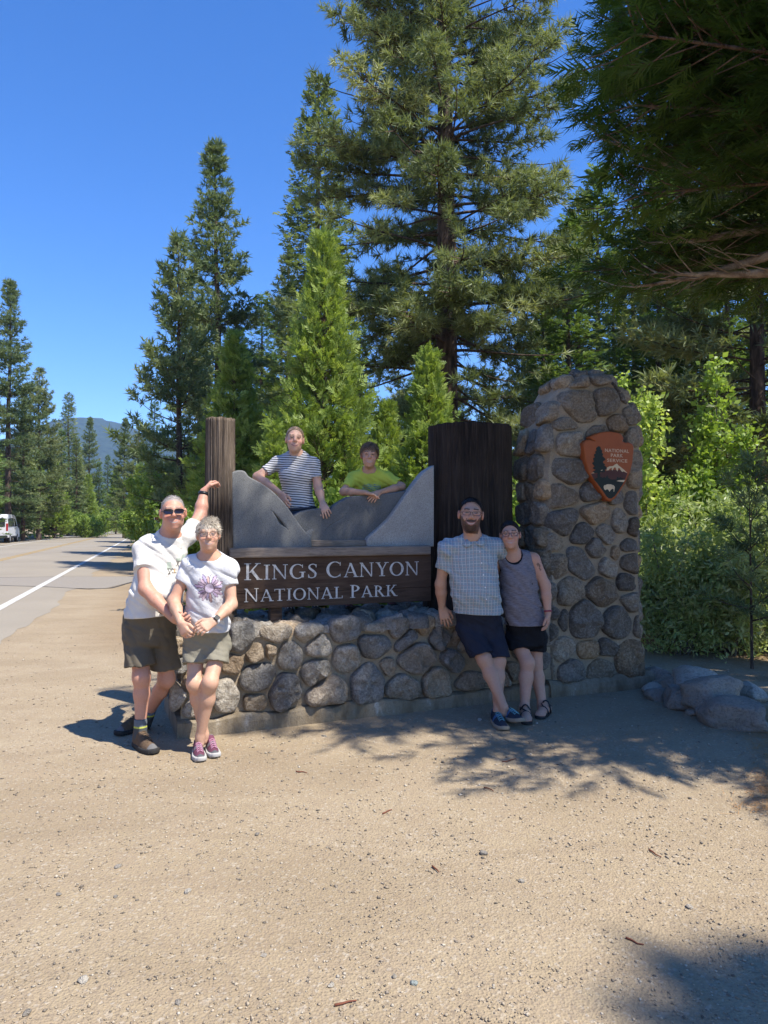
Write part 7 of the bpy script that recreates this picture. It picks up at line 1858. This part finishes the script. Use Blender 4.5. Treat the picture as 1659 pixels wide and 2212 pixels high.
# --- brown signs, delineator, guard rail
brown = mat_enamel('brown_sign_paint', (0.10, 0.035, 0.02)); wood = plain('sign_post_wood', (.12, .09, .06), .9); alu = plain('sign_edge', (.6, .58, .55), .5)
def road_sign(x, Y, w_, h_, z0, rows, label, border=False):
    p = P(x, HZ, Y); r = empty('road_sign', (p[0], p[1], 0), -.08); tag(r, label, 'road sign')
    for dx in ((-w_ * .3, w_ * .3) if w_ > .6 else (0,)):
        mb = MB(); mb.box((dx - .04, -.03, 0), (dx + .04, .03, z0 + h_ * .5)); mb.build('post', wood, r)
    for k in range(rows):
        mb = MB(); hh = h_ / rows; mb.box((-w_/2, -.05, z0 + k * hh + .008), (w_/2, -.031, z0 + (k+1) * hh - .008)); b = mb.build('sign_board', brown, r, False, .006)
        if border:
            mb = MB()
            for a in ((-w_/2, -w_/2 + .03), (w_/2 - .03, w_/2)): mb.box((a[0], -.054, z0 + .03), (a[1], -.0505, z0 + h_ - .03))
            mb.box((-w_/2, -.0545, z0 + .01), (w_/2, -.051, z0 + .03)); mb.box((-w_/2, -.0545, z0 + h_ - .03), (w_/2, -.051, z0 + h_ - .01)); mb.build('border', alu, b)
road_sign(319, 42, .60, .46, 1.75, 3, 'small brown three-board road sign on a post beside the road')
road_sign(348, 33, .62, .62, 1.62, 1, 'square brown road sign with pale border behind the man with sunglasses', True)
p = G(134, 1152); r = empty('delineator_post', (p[0], p[1], 0)); tag(r, 'thin white delineator post on the left road shoulder', 'post')
mb = MB(); mb.box((-.06, -.02, 0), (.06, .02, 1.35)); mb.build('blade', M_WHITE, r, False, .01); mb = MB(); mb.box((-.045, -.024, 1.1), (.045, -.021, 1.28)); mb.build('reflector', plain('reflector', (.5, .35, .05), .3), r)
r = empty('guard_rail', tuple(np.r_[road_xy(98, -9.2), 0])); tag(r, 'low wooden guard rail where the road bends out of sight', 'fence'); 
def rail_parts():
    for i in range(9):
        q = road_xy(92 + i * 3, -9.3 - .02 * i * i + .4 * i); mb = MB(); mb.box((q[0] - .1, q[1] - .1, 0), (q[0] + .1, q[1] + .1, .8)); mb.build('post', wood)
        if i < 8:
            q2 = road_xy(92 + i * 3 + 3, -9.3 - .02 * (i+1) ** 2 + .4 * (i+1)); mb = MB(); mb.tube([(q[0], q[1], .62), (q2[0], q2[1], .62)], .11, 8); mb.build('rail', wood)
kids(r, rail_parts)

# --- gravel: thousands of grains as one object, the larger stones and twigs one by one
Rg = np.random.default_rng(88)
def grains(n, smin, smax, xr, yr, seed):
    R = np.random.default_rng(seed); base = np.array([[1,0,0],[-1,0,0],[0,1,0],[0,-1,0],[0,0,1],[0,0,-.5]], float); f = np.array([[0,2,4],[2,1,4],[1,3,4],[3,0,4],[2,0,5],[1,2,5],[3,1,5],[0,3,5]])
    # density falls with distance so that it stays even in the picture
    u = R.random(n); Y = 1 / (1 / yr[0] + u * (1 / yr[1] - 1 / yr[0])); X = R.uniform(xr[0], xr[1], n) * Y
    s = smin * (smax / smin) ** (R.random(n) ** 3.0) * np.clip(Y / 4, .75, 1.15)
    V = base[None] * (1 + R.normal(0, .22, (n, 6, 1))) * s[:, None, None] * np.array([1, 1, .62]) * R.uniform(.7, 1.3, (n, 1, 3))
    a = R.uniform(0, 6.28, n); c, q = np.cos(a)[:, None], np.sin(a)[:, None]; V = np.stack([V[..., 0] * c - V[..., 1] * q, V[..., 0] * q + V[..., 1] * c, V[..., 2]], -1)
    V += np.stack([X, Y, ground_z(X, Y) + s * .2], -1)[:, None, :]
    pal = np.array([(.41, .335, .235), (.34, .27, .185), (.46, .395, .30), (.25, .205, .155), (.17, .145, .115), (.44, .355, .25), (.50, .44, .35)])
    C = np.repeat(pal[R.choice(7, n, p=[.28, .25, .10, .15, .09, .11, .02])] * R.uniform(.68, 1.02, (n, 1)), 6, 0)
    keep = road_b(X, Y) > .2
    wq = np.stack([X, Y], -1) - WO; t_ = wq @ WU; s_ = wq @ WB; keep &= ~((t_ > -.02) & (t_ < 4.6) & (s_ > -.07) & (s_ < 1.0))
    F = (np.arange(n)[:, None, None] * 6 + f[None]).reshape(-1, 3); F = F[np.repeat(keep, 8)]
    return V.reshape(-1, 3), F, C
Vg, Fg, Cg = grains(30000, .0020, .0115, (-.56, .56), (2.2, 12), 5)
m = Mat('gravel'); m.color(m.attr('Col')).rough(.95)
tag(mesh_np('gravel', Vg, Fg, m.m, None, False, col=Cg), 'fine tan gravel scattered over the pull-out', None, None, 'stuff')
pebs = [(255, 1870, 13, DG, 'dark pebble left of centre below the woman with sunflower shirt'), (405, 1925, 15, LG, 'pale pebble right of the dark ones in the left foreground'), (180, 2118, 22, LG, 'flat pale chip low in the left foreground'), (127, 1932, 11, DG, 'dark pebble nearest the left edge of the foreground'), (250, 1936, 10, DG, 'dark pebble between the left edge one and the pale one'), (570, 2063, 13, MG, 'grey pebble at mid foreground, lower left of the greenish one'), (895, 2122, 16, (.42, .46, .42), 'greenish grey pebble low in the middle foreground'), (852, 2108, 14, MG, 'brown-grey pebble touching distance left of the greenish one'), (715, 2128, 13, LG, 'pale upright chip left of the greenish pebble'), (555, 1803, 11, DG, 'small dark pebble in the left half beyond the foreground'), (1044, 1847, 17, DG, 'rough dark pebble right of centre'), (1127, 1908, 15, LG, 'pale angular chip right of centre'), (1490, 1962, 14, MG, 'grey flat pebble in the right foreground'), (385, 2165, 13, DG, 'dark pebble close to the bottom edge'), (60, 2190, 17, MG, 'grey pebble in the lower left corner'), (1036, 1556, 10, LG, 'light pebble under the middle of the wall footing'), (1095, 1568, 9, LG, 'light pebble left of the navy sneakers'), (700, 1590, 10, MG, 'grey pebble in front of the wall footing')]
for i, (x, y, s_, col, lab) in enumerate(pebs):
    g = G(x, y); w_ = s_ * g[1] / FPX; R = np.random.default_rng(900 + i); V, F = boulder_mesh(R)
    bmv = V * np.array([w_ / 2 * R.uniform(.9, 1.5), w_ / 2, w_ / 2 * .6])
    o = mesh_np('pebble', bmv, F, M_BOULD, None, True, col=np.tile(np.array(col) * R.uniform(.8, 1.1), (len(V), 1))); o.location = (g[0], g[1], float(ground_z(g[0], g[1])) + w_ * .16); o.rotation_euler = (0, 0, R.uniform(0, 3))
    tag(o, lab, 'pebble', 'loose pebbles on the gravel')
twm = plain('red_brown_twig', (0.16, 0.055, 0.03), .8)
for i, (x0, y0, x1, y1, lab) in enumerate([(1355, 2028, 1392, 2042, 'red-brown twig nearest the lower right corner'), (1400, 1838, 1424, 1856, 'bent brown twig in the right foreground'), (937, 1876, 946, 1890, 'short curled red twig in the middle of the gravel'), (1045, 1702, 1070, 1712, 'dark twig in the shade edge before the wall'), (720, 2168, 770, 2160, 'orange twig low in the middle foreground'), (640, 1668, 665, 1672, 'small red twig left of centre'), (1085, 1646, 1120, 1640, 'thin red twig in front of the shade'), (830, 1760, 850, 1750, 'tiny orange twig in the middle distance of the gravel')]):
    a, b = G(x0, y0), G(x1, y1); R = np.random.default_rng(950 + i); s_ = np.linspace(0, 1, 7); L_ = np.linalg.norm(b - a); pts = np.outer(1 - s_, a) + np.outer(s_, b); pts += np.stack([vnoise(np.stack([s_ * 3 + i * 9, s_ * 0, s_ * 0 + k], -1)) for k in range(3)], -1) * L_ * .12
    pts[:, 2] = np.array([float(ground_z(p_[0], p_[1])) for p_ in pts]) + .006; v, f = tube(pts, .0045 * (1 - .5 * s_), 6); o = mesh_np('twig', v - a, f, twm, None, True); o.location = tuple(a); tag(o, lab, 'twig')
# fallen needles at the right edge
n = 3400; Y = Rg.uniform(4.0, 6.3, n); X = Y * (.548 + Rg.normal(0, .030, n)) + .25 * fbm(np.stack([Y * 2.5, Y * 0, Y * 0], -1), 3); a = Rg.uniform(0, 3.14, n); l = Rg.uniform(.03, .08, n)
c = np.stack([X, Y, ground_z(X, Y) + .006 + .01 * Rg.random(n)], -1); d = np.stack([np.cos(a), np.sin(a), Rg.normal(0, .1, n)], -1) * l[:, None]; s_ = np.stack([-np.sin(a), np.cos(a), a * 0], -1) * .0016
V = np.stack([c - d - s_, c - d + s_, c + d], 1).reshape(-1, 3)
tag(mesh_np('pine_needles', V, np.arange(3 * n).reshape(-1, 3), plain('dry_needles', (.42, .22, .08), .8)), 'drift of fallen orange pine needles at the right edge', None, None, 'stuff')
# small pine seedling among the willows
R = np.random.default_rng(66); yp2 = conifer(R, 2.3, .35, lambda u: .55 * (1 - u) ** .7 + .08, 18, lambda u: 15 + 45 * u, 'near', .15, .018, spacing=.17, twig=.22, curl=.6, limb_r=.010)
plant(make_tree('pine_seedling', R, *yp2, PT, L_PINE2, B_PINE), at(1622, 8.0), 0, 1.0, 'slender pine seedling in front of the right willow shrub', 'sapling')
# the pine behind the camera whose crown shades the lower right corner
o = plant(T_MID2, (9.75, -3.9, 0), .4, 1.0, 'pine standing behind the viewer, shading the lower right of the gravel', 'tree')
# ================================================================ HAZE
hm = bpy.data.materials.new('haze_air'); hm.use_nodes = True; nt = hm.node_tree
for n_ in list(nt.nodes):
    if n_.type == 'BSDF_PRINCIPLED': nt.nodes.remove(n_)
pv = nt.nodes.new('ShaderNodeVolumePrincipled'); pv.inputs['Color'].default_value = (0.42, 0.64, 1.0, 1); pv.inputs['Density'].default_value = 0.00017; pv.inputs['Anisotropy'].default_value = 0.0
nt.links.new(pv.outputs[0], nt.nodes['Material Output'].inputs['Volume'])
mb = MB(); mb.box((-2500, -90, -8), (1700, 2700, 480)); hz = mb.build('haze', hm); tag(hz, 'thin blue air between the camera and the far ridge', None, None, 'stuff')
